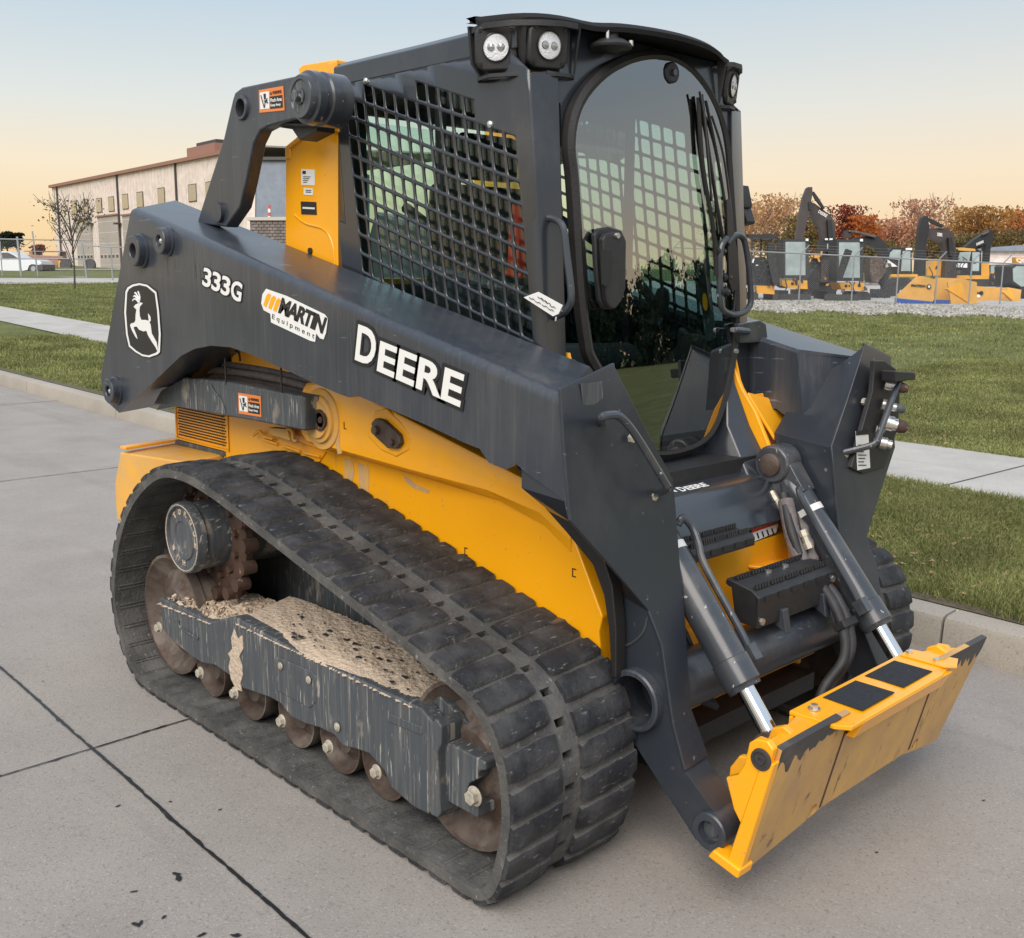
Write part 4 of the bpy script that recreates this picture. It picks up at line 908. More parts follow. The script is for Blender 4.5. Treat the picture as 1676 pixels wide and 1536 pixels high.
# visor: thin curved sheet that overhangs the door
xs_ = lambda y: .80-.80*y*y-max(0, abs(y)-.50)*.9
top, bot = [], []
ys_ = np.linspace(-.545, .545, 41)
def zv(y):
    a_ = abs(y); return 2.224+.006*math.cos(min(a_, .6)/.6*math.pi*.5)+.012*math.exp(-((a_-.44)/.10)**2)-.006*math.exp(-((a_-.30)/.05)**2)
G = []
for y in ys_:
    xe = xs_(y); G.append([(.478, y, zv(y)-.004), (.50, y, zv(y)), (xe-.06, y, zv(y)), (xe-.02, y, zv(y)-.004), (xe, y, zv(y)-.018), (xe-.004, y, zv(y)-.030), (xe-.018, y, zv(y)-.022), (xe-.06, y, zv(y)-.014), (.478, y, zv(y)-.014)])
a = MB(); a.loft(G, True, True); VI = a.build('roof_visor', M['visor'], CAB, sharp=50)
a = MB(); a.lathe((.722, -.235, 2.170), (0, 0, -1), [(-.03, .020), (-.012, .022), (-.010, .040), (.0, .056), (.006, .060), (.012, .058), (.016, .03), (.022, .022), (.024, .001)], 36); hn = a.build('horn', M['black'], CAB)
a = MB(); a.cyl((.735, -.265, 2.175), (.735, -.265, 2.205), .006, n=6); a.cyl((.76, -.195, 2.165), (.76, -.195, 2.180), .007, n=6); a.build('bolt', M['bright'], hn)
def lamp(parent, c, d, r=.048):
    c = np.array(c, float); d = Vector(d).normalized(); L_ = empty('work_lamp', (0, 0, 0), parent=parent)
    q = d.to_track_quat('Z', 'Y'); ux = np.array(q @ Vector((1, 0, 0))); uy = np.array(q @ Vector((0, 1, 0))); dd = np.array(d)
    def sq(rr, off): return [tuple(c+ux*x*rr+uy*y*rr+dd*off) for x, y in ((-1, -.6), (-.86, -.86), (-.6, -1), (.6, -1), (.86, -.86), (1, -.6), (1, .6), (.86, .86), (.6, 1), (-.6, 1), (-.86, .86), (-1, .6))]
    a = MB(); a.loft([sq(r*.8, -.06), sq(r*1.14, -.03), sq(r*1.26, -.008), sq(r*1.26, .006), sq(r*1.16, .012)]); hs = a.build('lamp_housing', M['black'], L_, bevel=.003)
    a = MB(); a.lathe(tuple(c+dd*.0125), tuple(dd), [(0, r*.78), (.004, r*.80), (.005, r*.74), (.001, r*.72)], 36, cap=False); a.build('lamp_rim', M['blackgl'], L_)
    a = MB(); a.lathe(tuple(c+dd*.0130), tuple(dd), [(0, r*.72), (.002, r*.55), (.003, .001)], 36); a.build('lamp_lens', M['lens'], L_)
    for sg in (-1, 1):
        a = MB(); a.lathe(tuple(c+dd*.0148+ux*sg*r*.28), tuple(dd), [(0, r*.24), (.003, r*.2), (.0045, .001)], 24); a.build('lamp_bulb', M['reflector'], L_)
    a = MB()
    for x, y in ((-1, -1), (1, -1), (1, 1), (-1, 1)): p = c+ux*x*r*.90+uy*y*r*.90; a.cyl(tuple(p+dd*.010), tuple(p+dd*.015), .005, n=6)
    a.build('lamp_screws', M['blackgl'], L_)
for s in (-1, 1):
    lamp(CAB, (.548, s*.508, 2.146), (.62, s*.80, -.10)); lamp(CAB, (.660, s*.425, 2.147), (.95, s*.30, -.10))
    # shroud around the two lamps
    a = MB()
    ch = [(.455, .50), (.465, .53), (.535, .545), (.61, .515), (.665, .465), (.700, .41), (.705, .36), (.68, .33)]
    rings = []
    for x, y in ch: rings.append([(x, -y, 2.205), (x+.012, -y-.004, 2.205), (x+.012, -y-.004, 2.19), (x, -y, 2.19)])
    a.loft(rings)
    ch2 = [(.46, .496), (.475, .515), (.53, .528), (.60, .495), (.65, .45), (.682, .41), (.69, .37), (.675, .34)]
    a.loft([[(x, -y, 2.076), (x+.012, -y-.004, 2.076), (x+.012, -y-.004, 2.066), (x, -y, 2.066)] for x, y in ch2])
    a.loft([[(x-.02, -y+.022, 2.205), (x-.015, -y+.018, 2.205), (x-.015, -y+.018, 2.066), (x-.02, -y+.022, 2.066)] for x, y in ch2])
    a.prism([(.452, -.496, 2.215), (.456, -.535, 2.21), (.468, -.533, 2.11), (.482, -.515, 2.078), (.482, -.492, 2.078)], (.008, 0, 0))
    a.prism([(.60, -.495, 2.21), (.64, -.50, 2.20), (.61, -.475, 2.085)], (.01, .006, 0))
    a.prism([(.68, -.33, 2.21), (.705, -.345, 2.21), (.682, -.345, 2.08)], (.0, .008, 0))
    if s > 0: a.mirror_y()
    a.build('lamp_shroud', M['black'], CAB, bevel=.003)
# front wall above and below the door
GP = np.array([.690, 0, 2.17]); GN = np.array([1, 0, .062])
def onp(u, v, off=0):
    d = ray(u, v); t = ((GP+GN*off-CAM)@GN)/(d@GN); return CAM+d*t
dp = [(934, 300), (928, 240), (934, 190), (952, 150), (985, 115), (1020, 96), (1060, 87), (1100, 93), (1135, 118), (1163, 155), (1182, 200), (1192, 250), (1197, 320), (1203, 420), (1206, 500), (1203, 570), (1190, 640), (1172, 695), (1150, 725), (1115, 742), (1075, 748), (1058, 738), (1040, 712), (1005, 655), (965, 592), (955, 555), (945, 470)]
dpt = [onp(*q) for q in dp]
yz = [(p[1], p[2]) for p in dpt]
# symmetric door outline from the traced one
def sm_outline():
    right = [(y, z) for y, z in yz if True]; return right
OUT = yz
a = MB()
arch = [(y, z) for y, z in OUT if z > 1.80]
arch = sorted(arch, key=lambda q: q[0])
hd = [(-.455, 1.80)]+[(y, z) for y, z in arch]+[(.455, 1.80), (.455, 2.118), (-.455, 2.118)]
# header plate: polygon strip between arch and roof line
for i in range(len(arch)-1):
    (y0, z0), (y1, z1) = arch[i], arch[i+1]
    a.prism([(xg(z0)-.02, y0, z0), (xg(z1)-.02, y1, z1), (xg(2.20)-.02, y1, 2.205), (xg(2.20)-.02, y0, 2.205)], (-.02, 0, 0))
for y0, y1 in ((-.44, arch[0][0]), (arch[-1][0], .44)): a.prism([(xg(2.0)-.02, y0, 2.0), (xg(2.0)-.02, y1, 2.0), (xg(2.08)-.02, y1, 2.08), (xg(2.08)-.02, y0, 2.08)], (-.02, 0, 0))
a.build('door_header', M['cab'], CAB)
DOOR = empty('cab_door', (0, 0, 0), parent=CAB)
def smooth_loop(P, res=5): return cr_closed(P, res)
loop = smooth_loop(OUT, 5); cen = loop.mean(0)
def offs(lp, d):
    n = len(lp); o_ = []
    for i in range(n):
        t = lp[(i+1) % n]-lp[i-1]; t = t/np.linalg.norm(t); nn = np.array([t[1], -t[0]])
        if nn@(cen-lp[i]) < 0: nn = -nn
        o_.append(lp[i]+nn*d)
    return np.array(o_)
a = MB(); rings = []
l0, l1, l2 = offs(loop, -.006), offs(loop, .008), offs(loop, .022)
for i in range(len(loop)):
    def pt(q, dx): return (xg(q[1])+dx, q[0], q[1])
    rings.append([pt(l0[i], -.016), pt(l0[i], .008), pt(l1[i], .018), pt(l2[i], .012), pt(l2[i], -.016)])
n_ = len(rings); vs = [p for r in rings for p in r]; fs = []
for i in range(n_):
    j = (i+1) % n_
    for k in range(5): k2 = (k+1) % 5; fs.append((i*5+k, i*5+k2, j*5+k2, j*5+k))
a.raw(vs, fs, True); a.build('door_seal', M['seal'], DOOR, sharp=40)
# slightly domed pane
a = MB(); lg_ = offs(loop, .020); RN = 8; rr_ = []
def gp(q):
    f_ = (1-((q[0]-cen[0])/.42)**2); return (xg(q[1])+.004+.010*max(0, f_), q[0], q[1])
for k in range(RN+1): rr_.append([gp(cen+(q-cen)*(1-k/RN*.999)) for q in lg_])
vs = [p for r in rr_ for p in r]; fs = []
for k in range(RN):
    for i in range(n_): j = (i+1) % n_; fs.append((k*n_+i, k*n_+j, (k+1)*n_+j, (k+1)*n_+i))
a.raw(vs, fs, True); a.build('door_glass', M['doorglass'], DOOR)
def gx(u, v, off=.01): return tuple(onp(u, v, off))
# latch handle
a = MB(); hp = [(966, 384), (973, 375), (990, 372), (1010, 378), (1015, 388), (1014, 470), (1006, 492), (992, 507), (981, 505), (974, 490), (969, 440)]
a.prism([gx(u, v, .012) for u, v in hp], (.018, 0, .001)); hp2 = [(cx+(1-1)*0, cy) for cx, cy in hp]
a.prism([tuple(np.array(gx(978+(u-966)*.78, 380+(v-372)*.94, .031))) for u, v in hp], (.022, 0, .001)); DH = a.build('latch_handle', M['black'], DOOR, bevel=.006, seg=3)
a = MB(); a.prism([gx(u, v, .0545) for u, v in ((983, 408), (1000, 410), (1002, 418), (1001, 460), (992, 470), (984, 464))], (.001, 0, 0)); a.build('handle_recess', M['decalblack'], DH)
a = MB(); q = np.array(gx(1007, 386, .050)); a.cyl(tuple(q), tuple(q+np.array([.012, 0, 0])), .008, n=16); a.build('key_lock', M['bright'], DH)
a = MB(); q = np.array(gx(1096, 120, .01)); a.lathe(tuple(q), (1, -.1, .05), [(0, .031), (.010, .031), (.014, .026), (.014, .001)], 32); rd = a.build('glass_disc', M['black'], DOOR)
a = MB(); a.cyl(tuple(q+np.array([.013, 0, 0])), tuple(q+np.array([.022, 0, 0])), .010, n=6); a.build('bolt', M['cyl'], rd)
a = MB(); a.prism([gx(u, v, .006) for u, v in ((1141, 435), (1158, 419), (1172, 553), (1155, 560))], (.0008, 0, 0)); sk = a.build('tall_sticker', M['frame'], DOOR)
a = MB(); c0, cu_, cv_ = np.array(gx(1152, 482, .0075)), np.array(gx(1160, 479, .0075)), np.array(gx(1147, 440, .0075))
el = [tuple(c0+(cu_-c0)*math.cos(t)*.95+(cv_-c0)*math.sin(t)*.98) for t in np.linspace(0, 2*math.pi, 24, False)]; a.prism(el, (.0006, 0, 0)); a.build('sticker_oval', M['decalblack'], sk)
a = MB(); a.prism([tuple(c0+(cu_-c0)*math.cos(t)*.5+(cv_-c0)*(math.sin(t)*.35-.3)+np.array([.0008, 0, 0])) for t in np.linspace(0, 2*math.pi, 16, False)], (.0006, 0, 0)); a.build('sticker_drawing', M['yellow'], sk)
# hinge pack and wiper-side linkage on the far edge
a = MB(); p = X(.745, (1182, 525), (1205, 527), (1205, 582), (1182, 580)); a.prism(p, (-.04, 0, 0)); p = X(.755, (1200, 530), (1236, 524), (1246, 530), (1252, 580), (1244, 585), (1240, 560), (1205, 562)); a.prism(p, (.02, 0, 0)); a.tube([tuple(q) for q in X(.782, (1201, 541), (1225, 543))], .012, 10); a.build('door_hinge', M['cyl'], DOOR, bevel=.004)
a = MB()
for u, v in ((1197, 540), (1203, 575)): q = on('x', .776, u, v); a.cyl(tuple(q), tuple(q+np.array([.01, 0, 0])), .008, n=6)
a.build('bolt', M['bright'], DOOR)
a = MB()
G_ = lambda o_, *q: [tuple(onp(*p, o_)) for p in q]
a.tube(G_(.028, (1148, 155), (1160, 250), (1176, 350), (1192, 430)), .006, 8); a.tube(G_(.024, (1155, 165), (1178, 280), (1195, 400), (1196, 460)), .005, 8); a.tube(G_(.026, (1143, 160), (1150, 270), (1168, 380), (1172, 452)), .007, 8)
a.tube(G_(.022, (1165, 190), (1185, 260), (1200, 380), (1206, 440), (1200, 520)), .004, 6); a.tube(G_(.036, (1145, 150), (1153, 200), (1165, 330)), .004, 6)
a.prism(G_(.034, (1186, 330), (1192, 325), (1206, 440), (1204, 470), (1196, 480), (1190, 460)), (.008, 0, 0))
for u, v in ((1180, 412), (1190, 455), (1186, 478)): q = onp(u, v, .028); a.lathe(tuple(q+np.array([0, -.03, 0])), (0, 1, 0), [(0, .012), (.01, .016), (.02, .013), (.03, .017), (.05, .012)], 14)
a.build('wiper_linkage', M['blackgl'], DOOR)
# grab handles on both front posts
for s in (-1, 1):
    a = MB()
    if s < 0: P = [on('y', -.455, *q) for q in ((884, 372), (888, 360), (905, 358), (921, 372), (928, 420), (935, 480), (932, 500), (920, 514), (900, 520), (890, 524))]
    else: P = [on('x', .76, *q) for q in ((1190, 400), (1203, 386), (1214, 388), (1220, 400), (1226, 440), (1229, 490), (1222, 508), (1205, 515), (1190, 512), (1180, 498), (1178, 440), (1180, 405), (1190, 390))]
    a.tube(P, .0105, 10, res=5); a.build('grab_handle', M['cyl'], CAB)
a = MB(); P = Y(.54, (1197, 305), (1212, 303), (1218, 334), (1217, 340), (1199, 340)); a.prism(P, (0, .05, 0)); P = Y(.55, (1200, 341), (1216, 339), (1223, 362), (1222, 366), (1203, 371)); a.prism(P, (0, .05, 0)); a.prism(Y(.50, (1185, 290), (1198, 300), (1198, 372), (1185, 340)), (0, .03, 0)); a.build('side_mirror_bracket', M['black'], CAB, bevel=.003)
a = MB(); a.prism(Y(.50, (1178, 186), (1197, 192), (1194, 235), (1194, 330), (1186, 330)), (0, .02, 0)); a.build('far_guard', M['black'], CAB)
# rear wall with window, floor, lining
b = MB(); b.box(XR, XR+.03, -.425, .425, 1.02, 1.50); b.box(XR, XR+.03, -.425, .425, 2.06, 2.137); b.box(XR, XR+.03, -.425, -.39, 1.5001, 2.059); b.box(XR, XR+.03, .39, .425, 1.5001, 2.059); b.box(XR+.005, XR+.025, -.02, .02, 1.5001, 2.039); b.build('rear_wall', M['inner'], CAB)
b = MB(); b.box(XR+.01, XR+.014, -.39, -.0201, 1.501, 2.038); b.box(XR+.01, XR+.014, .0201, .39, 1.501, 2.038); b.build('rear_window', M['cabglass'], CAB)
MB().box(-.22, .66, -.44, .44, 1.0, 1.02).build('cab_floor', M['inner'], CAB); MB().box(.55, .69, -.40, .40, .93, .97).build('door_sill', M['inner'], CAB); MB().box(-.22, .60, -.46, .46, 2.10, 2.135).build('headliner', M['inner'], CAB)
for s in (-1, 1):
    a = MB(); a.prism([(x, -.445, z) for x, z in ((-.12, 1.0), (.70, .93), (.70, 1.10), (.68, 1.32), (.55, 1.34), (.42, 1.22), (.25, 1.17), (-.12, 1.17))], (0, .05, 0))
    if s > 0: a.mirror_y()
    a.build('side_console', M['linerlight'], CAB, bevel=.01)
b = MB(); b.prism([(x, -.25, z) for x, z in ((.0, 1.18), (.47, 1.20), (.50, 1.26), (.45, 1.31), (.10, 1.29), (.02, 1.60), (-.02, 1.84), (-.08, 1.84), (-.10, 1.5), (-.08, 1.2))], (0, .5, 0)); SE = b.build('operator_seat', M['seat'], CAB, bevel=.03, seg=4)
b = MB(); b.prism([(x, -.13, z) for x, z in ((-.02, 1.86), (-.01, 2.0), (-.06, 2.02), (-.09, 1.86))], (0, .26, 0)); b.build('headrest', M['seat'], SE, bevel=.02, seg=3)
b = MB(); b.tube([(-.05, -.36, 1.75), (.2, -.37, 1.62), (.42, -.36, 1.45), (.50, -.28, 1.36)], .018, 8); b.tube([(-.05, .36, 1.75), (.2, .37, 1.62), (.42, .36, 1.45), (.50, .28, 1.36)], .018, 8); b.build('lap_bar', M['black'], CAB)
b = MB(); b.prism(Y(-.41, (835, 335), (848, 340), (850, 390), (848, 440), (846, 452), (830, 450), (832, 400)), (0, .03, 0)); b.tube(Y(-.40, (828, 448), (855, 452)), .008, 8); b.build('red_lock_bar', M['belt_red'], CAB)
b = MB(); b.tube(Y(-.44, (650, 410), (720, 440), (800, 465), (858, 478)), .016, 8); b.build('control_rod', M['frame'], CAB)
for s in (-1, 1):
    b = MB(); b.tube([(.46, s*.34, 1.2), (.47, s*.34, 1.38)], .014, 8); b.lathe((.47, s*.34, 1.38), (.1, 0, 1), [(0, .02), (.03, .026), (.08, .028), (.11, .02), (.12, .001)], 14); b.build('joystick', M['black'], CAB)
b = MB(); b.prism([(.60, .34, .98), (.58, .34, 1.34), (.54, .36, 1.36), (.5, .36, .98)], (0, .03, 0)); b.build('vent_panel', M['linerlight'], CAB)
# front cowl below the door with maker lettering, side cheeks
b = MB()
prof = [(.70, 1.00), (.738, .955), (.78, .935), (.93, .905), (.955, .895), (1.030, .785), (1.032, .775), (1.015, .772), (.70, .78)]
b.prism([(x, -.36, z) for x, z in prof], (0, .72, 0)); COW = b.build('front_cowl', M['cab'], LD, bevel=.008, seg=3)
for s in (-1, 1):
    a = MB()
    a.loft([[(.70, -.385, 1.32), (.735, -.385, 1.30), (.732, -.36, 1.30), (.70, -.36, 1.30)],
            [(.72, -.385, 1.20), (.768, -.385, 1.18), (.755, -.352, 1.18), (.71, -.345, 1.2)],
            [(.72, -.385, 1.05), (.832, -.385, 1.05), (.785, -.325, 1.05), (.72, -.31, 1.05)],
            [(.73, -.385, .90), (.940, -.385, .885), (.92, -.26, .90), (.72, -.26, .9)],
            [(.73, -.385, .78), (1.015, -.385, .776), (1.015, -.34, .776), (.72, -.30, .78)]])
    if s > 0: a.mirror_y()
    a.build('cowl_cheek', M['cab'], COW, bevel=.008, seg=3)
    a = MB(); a.prism([(x, -.392, z) for x, z in ((.735, 1.32), (.778, 1.18), (.842, 1.05), (.95, .885), (1.025, .775), (1.01, .775), (.935, .885), (.827, 1.05), (.763, 1.18), (.72, 1.32))], (0, -.01, 0))
    if s > 0: a.mirror_y()
    a.build('yellow_edge', M['yellow'], LD)
# lettering on the cowl shelf
d_ = np.array([.95-.79, 0, .897-.932]); d_ = d_/np.linalg.norm(d_); nn = np.array([-d_[2], 0, d_[0]])
bx = np.array([.925, 0, .9065])+nn*.0012
a = MB(); text(a, 'JOHN', bx+np.array([0, -.235, 0]), bx+np.array([0, -.115, 0]), bx+np.array([0, -.235, 0])-d_*.026, nn, th=.0008, bold=.03); text(a, 'D', bx+np.array([0, -.098, 0]), bx+np.array([0, -.072, 0]), bx+np.array([0, -.098, 0])-d_*.030, nn, th=.0008, bold=.03); text(a, 'EERE', bx+np.array([0, -.066, 0]), bx+np.array([0, .035, 0]), bx+np.array([0, -.066, 0])-d_*.026, nn, th=.0008, bold=.03); a.build('front_lettering', M['white'], COW)
# safety sticker on the yellow front frame
a = MB(); P = X(1.003, (1230, 868), (1275, 852), (1270, 872), (1228, 889)); a.prism(P, (.001, 0, 0)); sf = a.build('safety_sticker', M['white'], BODY)
a = MB(); P = X(1.0045, (1230, 868), (1275, 852), (1274, 857), (1230, 873)); a.prism(P, (.0006, 0, 0)); a.build('sticker_band', M['redst'], sf)
a = MB()
for k in range(4): P = X(1.0045, (1238+k*8, 873-k*2.5), (1240+k*8, 872-k*2.5), (1243+k*8, 881-k*2.5), (1241+k*8, 882-k*2.5)); a.prism(P, (.0006, 0, 0))
a.build('sticker_symbol', M['decalblack'], sf)
# paper tag tied to the grab handle : a thing of its own
TG = empty('paper_tag', tuple(on('y', -.505, 912, 516)), 'small white handwritten paper tag tied to the grab handle by the cab door', 'tag')
P = [on('y', -.52, *q) for q in ((857, 487), (881, 478), (921, 500), (914, 514), (905, 518))]
def rel(o_, P): return [tuple(np.array(p)-np.array(o_.location)) for p in P]
MB().prism(rel(TG, P), (0, .0012, 0)).build('tag_card', M['white'], TG)
a = MB()
for k, (u, v) in enumerate(((866, 487), (880, 486), (886, 490), (876, 493), (892, 494), (887, 499), (900, 500), (897, 505))): a.tube(rel(TG, [on('y', -.5215, u, v), on('y', -.5215, u+4, v+3), on('y', -.5215, u+6, v+2), on('y', -.5215, u+9, v+5)]), .0009, 5, res=2)
a.build('handwriting', M['decalblack'], TG)
a = MB(); a.tube(rel(TG, [on('y', -.515, 910, 511), on('y', -.48, 917, 508), on('y', -.45, 921, 514), on('y', -.46, 912, 517), on('y', -.47, 909, 526)]), .0022, 6); a.tube(rel(TG, [on('y', -.465, 912, 512), on('y', -.46, 918, 516), on('y', -.46, 908, 514)]), .003, 6); a.build('tag_string', M['tape'], TG)
# dried sand and gravel lying on the roller frame
def pile(name, quad, h, nx, ny_, amp, seed, label, mat, rag=.012):
    rg = np.random.RandomState(seed); q = [np.array(p) for p in quad]; g = []; nz_ = rg.rand(nx+8, ny_+8)
    for i in range(nx):
        for j in range(ny_):
            s_, t_ = i/(nx-1), j/(ny_-1); p = (q[0]*(1-s_)+q[1]*s_)*(1-t_)+(q[3]*(1-s_)+q[2]*s_)*t_
            e = min(t_*5, 1)*min(s_*12, 1)*min((1-s_)*12, 1)
            n_ = .5*nz_[i, j]+.3*nz_[i//3, j//3]+.35*math.sin(i*.23+j*.4)*.5
            yy = p[1]+(rg.uniform(-rag, rag*.2) if j == 0 else 0)
            g.append((p[0]+rg.uniform(-.001, .001), yy, p[2]+h*e*(.6+.4*math.sin(s_*3))+amp*n_*e-(.004 if j == 0 else 0)))
    fs = [(i*ny_+j, (i+1)*ny_+j, (i+1)*ny_+j+1, i*ny_+j+1) for i in range(nx-1) for j in range(ny_-1)]
    m = MB(); m.raw(g, fs, True); o = m.build(name, mat, None); return tag(o, label, 'dirt' if 'sand' in name else 'gravel', None, 'stuff')
P4 = Y(-.93, (385, 1010), (690, 1158)); Pb = [(p[0], -.62, p[2]) for p in P4]
zt_ = lambda x: .402+.01*x
o = pile('dried_sand', [(-.27, -.928, .396), (.715, -.928, .400), (.60, -.66, .405), (-.36, -.66, .405)], .007, 170, 50, .008, 5, 'pale dried sand spilled over the top of the near track frame', M['sand'])
o = pile('coarse_gravel', [(-.83, -.928, .328), (-.43, -.928, .350), (-.38, -.68, .362), (-.70, -.68, .345)], .012, 70, 34, .014, 8, 'coarse gravel heaped on the rear end of the near track frame', M['sand'])
rg = np.random.RandomState(3); a = MB()
for k in range(500):
    s_, t_ = rg.rand(), rg.rand(); x = -.80+.40*s_; y = -.92+.22*t_; z = .345+.02*s_+rg.rand()*.014; r_ = .0025+.006*rg.rand()**2; a.obox((x, y, z), rg.randn(3), np.cross(rg.randn(3), (1, 2, 3)), rg.randn(3), r_, r_*.8, r_*.7)
a.build('loose_stones', M['sand'], o)

a = MB(); rq = np.random.RandomState(6)
for k in range(46):
    x = rq.uniform(-.15, .62); y = rq.uniform(-.90, -.72); r_ = rq.uniform(.003, .011); aa = rq.rand()*6
    a.face([(x+r_*1.5*math.cos(t)*rq.uniform(.6, 1.1), y+r_*math.sin(t)*rq.uniform(.6, 1.1), .416+.002*math.sin(t*2+aa)) for t in np.linspace(0, 6.283, 8, False)])
tag(a.build('rubber_crumbs', M['rubber']), 'dark rubber crumbs lying on the pale sand of the near track frame', 'crumbs', None, 'stuff')
# dried mud splash down the side of the roller frame
a = MB(); px_ = [(383, 1030), (389, 1046), (396, 1040), (398, 1062), (391, 1075), (396, 1090), (397, 1105), (393, 1120), (396, 1132), (386, 1128), (378, 1112), (374, 1092), (377, 1078), (373, 1070), (380, 1062), (378, 1045)]
a.prism(Y(-.9325, *px_), (0, .002, 0)); a.build('mud_splash', M['sand'], TR)
M['stain'] = layered('dried_mud_stain', (.50, .33, .17), [((.72, .40, .10), .7, (30, 30, 14), .45, .6, .9, 8)], rough=.85)
for P_ in ([(563, 750), (577, 753), (580, 772), (576, 790), (579, 812), (574, 830), (566, 812), (568, 796), (563, 778)], [(586, 757), (604, 765), (603, 800), (606, 838), (600, 850), (590, 835), (588, 800)], [(660, 778), (668, 783), (680, 793), (703, 803), (700, 808), (678, 800), (664, 789)]):
    MB().prism(Y(-.5515, *P_), (0, .001, 0)).build('mud_stain', M['stain'], BODY)
MB().prism(Y(-.6262, (548, 700), (556, 704), (556, 730), (560, 742), (553, 744), (549, 728)), (0, .001, 0)).build('mud_stain', M['stain'], BODY)
# ================================================================== ground
rg = np.random.RandomState(11)
def bline(x): return 1.655-.047*x                     # road face of the kerb
def concrete(name, base, joint=False):
    m_ = layered(name, base, [((.15, .135, .12), .9, (1.1, 1.1, 1.1), .48, .8, .38, 10), ((.13, .12, .11), .9, (.25, 3.5, 1), .55, .75, .28, 6), ((.34, .325, .30), .85, (2.3, .8, 1), .5, .8, .35, 8), ((.11, .10, .095), .8, (120, 120, 120), .55, .72, .6, 3), ((.44, .42, .39), .9, (150, 150, 150), .58, .70, .55, 2), ((.16, .15, .14), .9, (24, 24, 24), .58, .75, .3, 6), ((.04, .04, .04), .7, (9, 9, 9), .745, .77, .7, 5)], rough=.85, spec=.3, bump=(.35, 160, .004), bvar=.06)
    return m_
M['conc'] = concrete('street_concrete', (.303, .275, .249)); M['kerb'] = concrete('kerb_concrete', (.36, .325, .275)); M['walk'] = concrete('walk_concrete', (.45, .43, .395))
M['joint'] = layered('joint_sealant', (.012, .012, .013), [((.1, .1, .1), .8, (40, 40, 40), .6, .7, .5, 5)], rough=.5)
a = MB(); xs = [-300, -60, -20, -8, 0, 4, 12, 40, 200]
for i in range(len(xs)-1): x0, x1 = xs[i], xs[i+1]; a.face([(x0, -9, 0), (x1, -9, 0), (x1, bline(x1), 0), (x0, bline(x0), 0)])
tag(a.build('street', M['conc']), kind='structure')
a = MB(); a.face([(-300, -300, .06), (300, -300, .06), (300, -9, .06), (-300, -9, .06)]); a.face([(-300, -9, .06), (300, -9, .06), (300, -9, -.02), (-300, -9, -.02)])
def strip(mb, pts, w, z, jit=.0, step=.03):
    P = [np.array(p, float) for p in pts]; L_ = sum(np.linalg.norm(P[i+1]-P[i]) for i in range(len(P)-1)); n = int(L_/step)+1; lf, rt = [], []
    for i in range(len(P)-1):
        d = P[i+1]-P[i]; l_ = np.linalg.norm(d); t = d/l_; nn = np.array([-t[1], t[0]]); k = max(2, int(l_/step))
        for q in range(k+(i == len(P)-2)):
            p = P[i]+d*q/k; wob = jit*.5*math.sin((p[0]+p[1])*7); lf.append((*(p+nn*(w/2+rg.uniform(-jit, jit)*.5*(1+3*(rg.rand() > .93)))+nn*wob), z)); rt.append((*(p-nn*(w/2+rg.uniform(-jit, jit)*.5*(1+3*(rg.rand() > .93)))+nn*wob), z))
    for i in range(len(lf)-1): mb.face([lf[i], lf[i+1], rt[i+1], rt[i]])
a = MB(); jy = lambda x: -1.353-.026*x
strip(a, [(-14, jy(-14)), (-1.4, jy(-1.4)), (5, jy(5))], .011, .004, .003, .02)
strip(a, [(-.485, -1.62), (-.47, bline(-.5))], .007, .0041, .003, .02); strip(a, [(-.485, -1.62), (-.56, -6)], .012, .0041, .005, .02)
strip(a, [(-5.36, -6), (-5.30, bline(-5))], .009, .004, .004, .05); strip(a, [(-10.1, -6), (-10.0, bline(-10))], .012, .004, .004, .05); strip(a, [(4.4, -6), (4.42, bline(4.4))], .009, .004, .004, .05)
tag(a.build('sealed_joints', M['joint']), kind='structure')
# tar spots and scuffs
a = MB()
for u, v, r_ in ((193, 1319, .010), (279, 1312, .007), (288, 1430, .014), (292, 1437, .018), (219, 1459, .010), (222, 1513, .016), (230, 1511, .012), (268, 1501, .010), (70, 1115, .006), (360, 1325, .007), (1280, 1340, .008), (480, 1270, .008), (1300, 1338, .006), (1610, 1310, .008), (330, 1530, .014), (385, 1531, .016), (1435, 1395, .006)):
    p = Z(.003, (u, v))[0]; k = 17; aa = rg.rand()*3; a.face([(p[0]+r_*.62*(1.6*math.cos(t)*math.cos(aa)-.7*math.sin(t)*math.sin(aa))*rg.uniform(.6, 1.2), p[1]+r_*.62*(1.6*math.cos(t)*math.sin(aa)+.7*math.sin(t)*math.cos(aa))*rg.uniform(.6, 1.2), .003) for t in np.linspace(0, 6.28, k, False)])
tag(a.build('tar_spots', M['joint']), kind='structure')
# kerb in cast lengths
a = MB(); x = -60.0; k = 0
while x < 20:
    x1 = x+3.05; g = .006
    def sec(xx): b_ = bline(xx); return [(xx, b_+.0, -.01), (xx, b_+.012, .125), (xx, b_+.022, .142), (xx, b_+.045, .150), (xx, b_+.150, .152), (xx, b_+.150, -.01)]
    a.loft([sec(x+g), sec(x1-g)], True, False); x = x1; k += 1
kb = a.build('kerb', M['kerb'], smooth=True); tag(kb, kind='structure')
